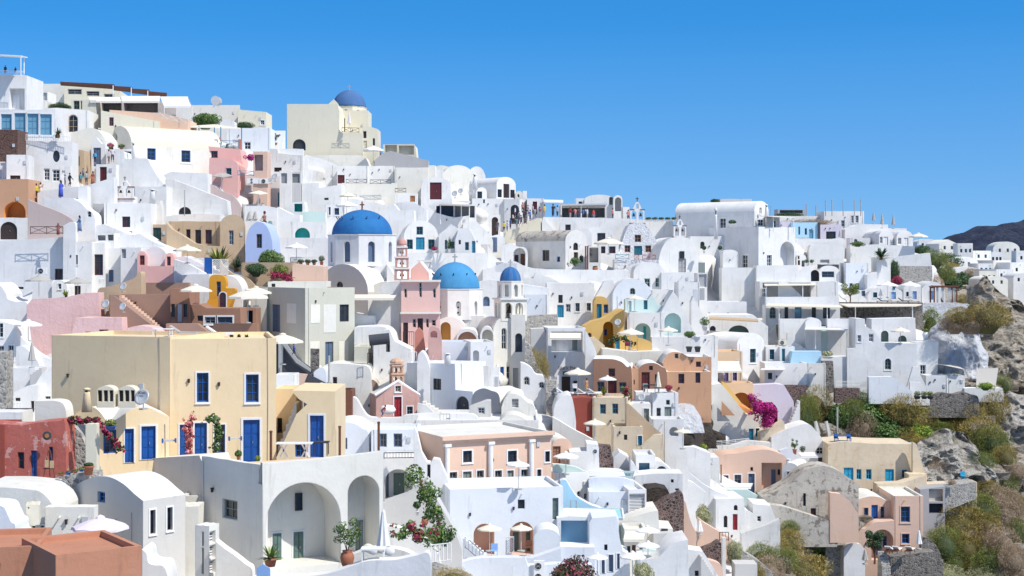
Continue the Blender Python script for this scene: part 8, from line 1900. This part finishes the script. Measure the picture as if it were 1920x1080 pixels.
# cliff shrubs: x, y, w, h, material, kind, words
sh = '''1752 480 40 22 olive d beside the lava rubble wall|1778 488 44 22 dark l under the far gable house|1760 505 46 24 olive d above the blue gable house|1785 503 34 20 gold d between the far vault and the rock|1745 525 40 20 tan d over the blue gable house|1772 522 46 24 dark l right of the blue gable house|1800 522 40 22 dark l on top of the craggy outcrop|1823 512 30 16 tan d below the far vault|1796 486 30 14 green l beside the far gable house|1715 515 34 14 tan d below the lava rubble base|1728 468 26 16 dark l near the skyline parasol|1805 563 40 20 gold d right of the gazebo|1850 586 78 36 gold d crowning the painted rock|1800 588 50 24 gold d left on the painted rock|1790 602 44 22 tan d hanging over the painted rock|1745 600 34 40 olive d hanging beside the white vase|1822 600 60 24 tan d in the middle of the painted rock top|1880 630 50 26 tan d right of the painted rock top|1905 655 40 22 tan d at the right edge near the cliff|1893 742 36 46 pale d high right above the round bush|1862 758 52 48 gold d round beside the dark rubble wall|1894 762 26 28 olive d right of the round bush|1527 750 62 60 gold d on top of the dead trunk|1512 770 40 54 olive d left on the dead trunk|1545 744 50 34 olive d right on the dead trunk|1607 750 52 34 green d below the terrace house|1645 752 62 36 olive d below the bluish wall|1690 762 72 40 gold d right below the bluish wall|1720 776 50 34 gold d under the square tubs|1620 775 60 36 green l in the middle of the green slope|1665 782 66 34 green l under the gold bushes|1655 802 70 30 green l low on the green slope|1622 800 44 50 tan d above the cream cliff house|1700 800 56 26 lime l yellow flowering below the gold slope|1690 812 60 30 gold d left of the yellow flowers|1725 812 44 28 lime l right of the yellow flowers|1812 768 60 28 gold d under the dark rubble wall|1775 762 40 26 lime l against the dark rubble wall|1790 788 70 30 gold d in the centre of the right slope|1835 808 76 46 gold d large on the right slope|1860 822 56 40 olive d at the right of the large gold one|1762 806 50 30 olive d left of the large gold one|1770 838 56 40 olive d above the boulder slope|1725 832 40 24 gold d above the light blue stairs|1900 800 30 20 tan d far right by the pale ridged cliff|1850 912 44 24 gold d below the boulder slope|1870 930 70 40 tan d right of the pale stone wall|1840 950 60 46 olive d below the pale stone wall|1885 960 60 44 tan d at the right edge low|1795 975 90 60 gold d large right of the rose villa|1770 1010 60 44 olive d beside the curved dark wall|1842 1000 50 40 tan d low on the right slope|1812 1020 60 40 gold d under the large one by the villa|1790 1050 50 30 olive d near the bottom by the villa|1880 1010 60 44 tan d low at the right edge|1900 1040 50 36 tan d bottom right edge upper|1858 1045 60 34 olive d near the bottom right corner|1765 1070 80 26 pale d pale at the bottom centre right|1850 1076 70 24 pale d palest in the bottom right corner|1905 1076 50 24 tan d in the bottom right corner|1500 962 30 16 gold d on the cement wall foot|1480 1012 46 40 gold d left of the green bushes|1512 988 50 44 green l tall below the ruined house|1540 1010 56 50 green l large dark green left of the low arch|1562 1040 56 50 lime l mixed yellow green at the bottom|1600 1048 40 32 green l beside the low arch|1455 1022 50 36 gold d in the lower left shrub field|1425 1040 50 40 olive d leftmost of the lower shrub field|1440 1062 60 36 tan d bottom left of the lower shrub field|1500 1060 90 44 gold d large at the bottom of the shrub field|1625 1068 44 22 olive d below the low arch|1412 1068 40 24 gold d by the grey white low block|1545 1072 40 20 tan d between the bottom green ones|1672 1076 30 14 green l under the dark stone terrace wall|1730 1078 40 16 tan d under the curved dark wall|1590 995 34 18 tan d below the folded parasol|1816 880 34 18 tan d on the boulder slope|1905 880 40 20 tan d on the ridged cliff foot|1700 738 30 14 olive d thin against the bluish wall|1480 985 30 18 olive d by the rough cement wall|1745 950 34 24 tan d in front of the concrete frame|1905 690 36 30 tan d between the cliff and the frame edge|1880 715 34 24 olive d above the high pale shrub|1640 822 40 26 olive d behind the blue table|1760 872 40 26 tan d in the boulder cracks|1840 860 44 26 olive d over the boulder slope|1885 850 40 30 gold d on the ridged cliff shoulder|1815 920 40 24 gold d at the end of the pale stone wall|1850 980 50 34 gold d in the middle of the lower right slope|1905 990 40 40 olive d at the right edge middle|1820 1065 46 34 gold d low between the pale ones|1740 1030 34 30 tan d right under the curved dark wall|1575 775 40 34 green l between the dead trunks and the green slope|1660 765 60 34 olive d in the upper middle of the green slope|1735 765 40 28 olive d under the flower tubs|1530 1040 44 34 olive d between the large bottom ones|1470 1045 44 34 olive d above the large bottom one|1598 760 44 28 olive d at the foot of the lava stone base|1632 764 44 24 lime l thin at the top of the green slope|1675 756 50 24 olive d along the foot of the bluish wall|1708 764 44 26 green l at the right foot of the bluish wall|1642 790 50 26 olive d between the tan and the green ones|1745 790 44 26 olive d in the gap below the rubble wall|1718 800 50 28 gold d right above the yellow flowering one|1560 1035 50 40 green l between the two bottom mixed ones|1585 1020 34 30 lime l at the left foot of the low arch|1525 1015 40 40 green l in the heart of the lower green group|1880 900 44 26 olive d below the ridged cliff|1900 940 40 30 gold d at the right frame edge lower'''
mn = dict(gold='golden brown',olive='olive',tan='dry tan',green='green',dark='dark green',lime='bright green',pale='pale green')
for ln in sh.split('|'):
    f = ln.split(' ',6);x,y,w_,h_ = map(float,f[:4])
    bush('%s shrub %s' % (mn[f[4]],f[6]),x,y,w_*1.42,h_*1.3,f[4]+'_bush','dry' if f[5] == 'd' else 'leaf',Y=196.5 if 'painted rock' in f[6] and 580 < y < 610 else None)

def scatter(name,cnt,mat,make,seed):
    """countless small things over the rocky parts of the hillside, one object"""
    rnd = random.Random(seed);mb = MB();n = 0;tries = 0
    while n < cnt and tries < cnt*40:
        tries += 1;i = rnd.randrange(130,len(HX)-2);j = rnd.randrange(1,NV-1);x = HX[i];y = hill_y(x,j)
        if not (x > 1380 and 480 < y < 1100) or rockmask(x,y) < .5: continue
        s,t = rnd.random(),rnd.random();p = HG[i][j].lerp(HG[i+1][j],s).lerp(HG[i][j+1].lerp(HG[i+1][j+1],s),t);make(mb,p,rnd);n += 1
    mb.build(name,mat,kind='stuff',label='loose '+name.replace('_',' ')+' scattered over the cliff slope')
def stone_(mb,p,rnd):
    r = rnd.choice((.12,.18,.25,.45,.8))*rnd.uniform(.6,1.2);vs = [p+Vector((sx*r*rnd.uniform(.5,1.1),sy*r*rnd.uniform(.5,1.1),(sz*.6+.2)*r*rnd.uniform(.5,1))) for sx in (-1,1) for sy in (-1,1) for sz in (-1,1)]
    mb.add(vs,[(0,1,3,2),(4,6,7,5),(0,4,5,1),(2,3,7,6),(0,2,6,4),(1,5,7,3)])
def tuft_(mb,p,rnd):
    for k in range(7):
        d = Vector((rnd.gauss(0,.4),rnd.gauss(0,.4),1)).normalized()*rnd.uniform(.25,.7);sd_ = Vector((rnd.uniform(-1,1),rnd.uniform(-1,1),0))*.03;q = p+Vector((rnd.uniform(-.2,.2),rnd.uniform(-.2,.2),-.05));mb.add([q-sd_,q+sd_,q+d],[(0,1,2)],0,rnd.random())
scatter('stones',2600,'rock',stone_,5);scatter('dry_grass',5200,'tan_bush',tuft_,6)
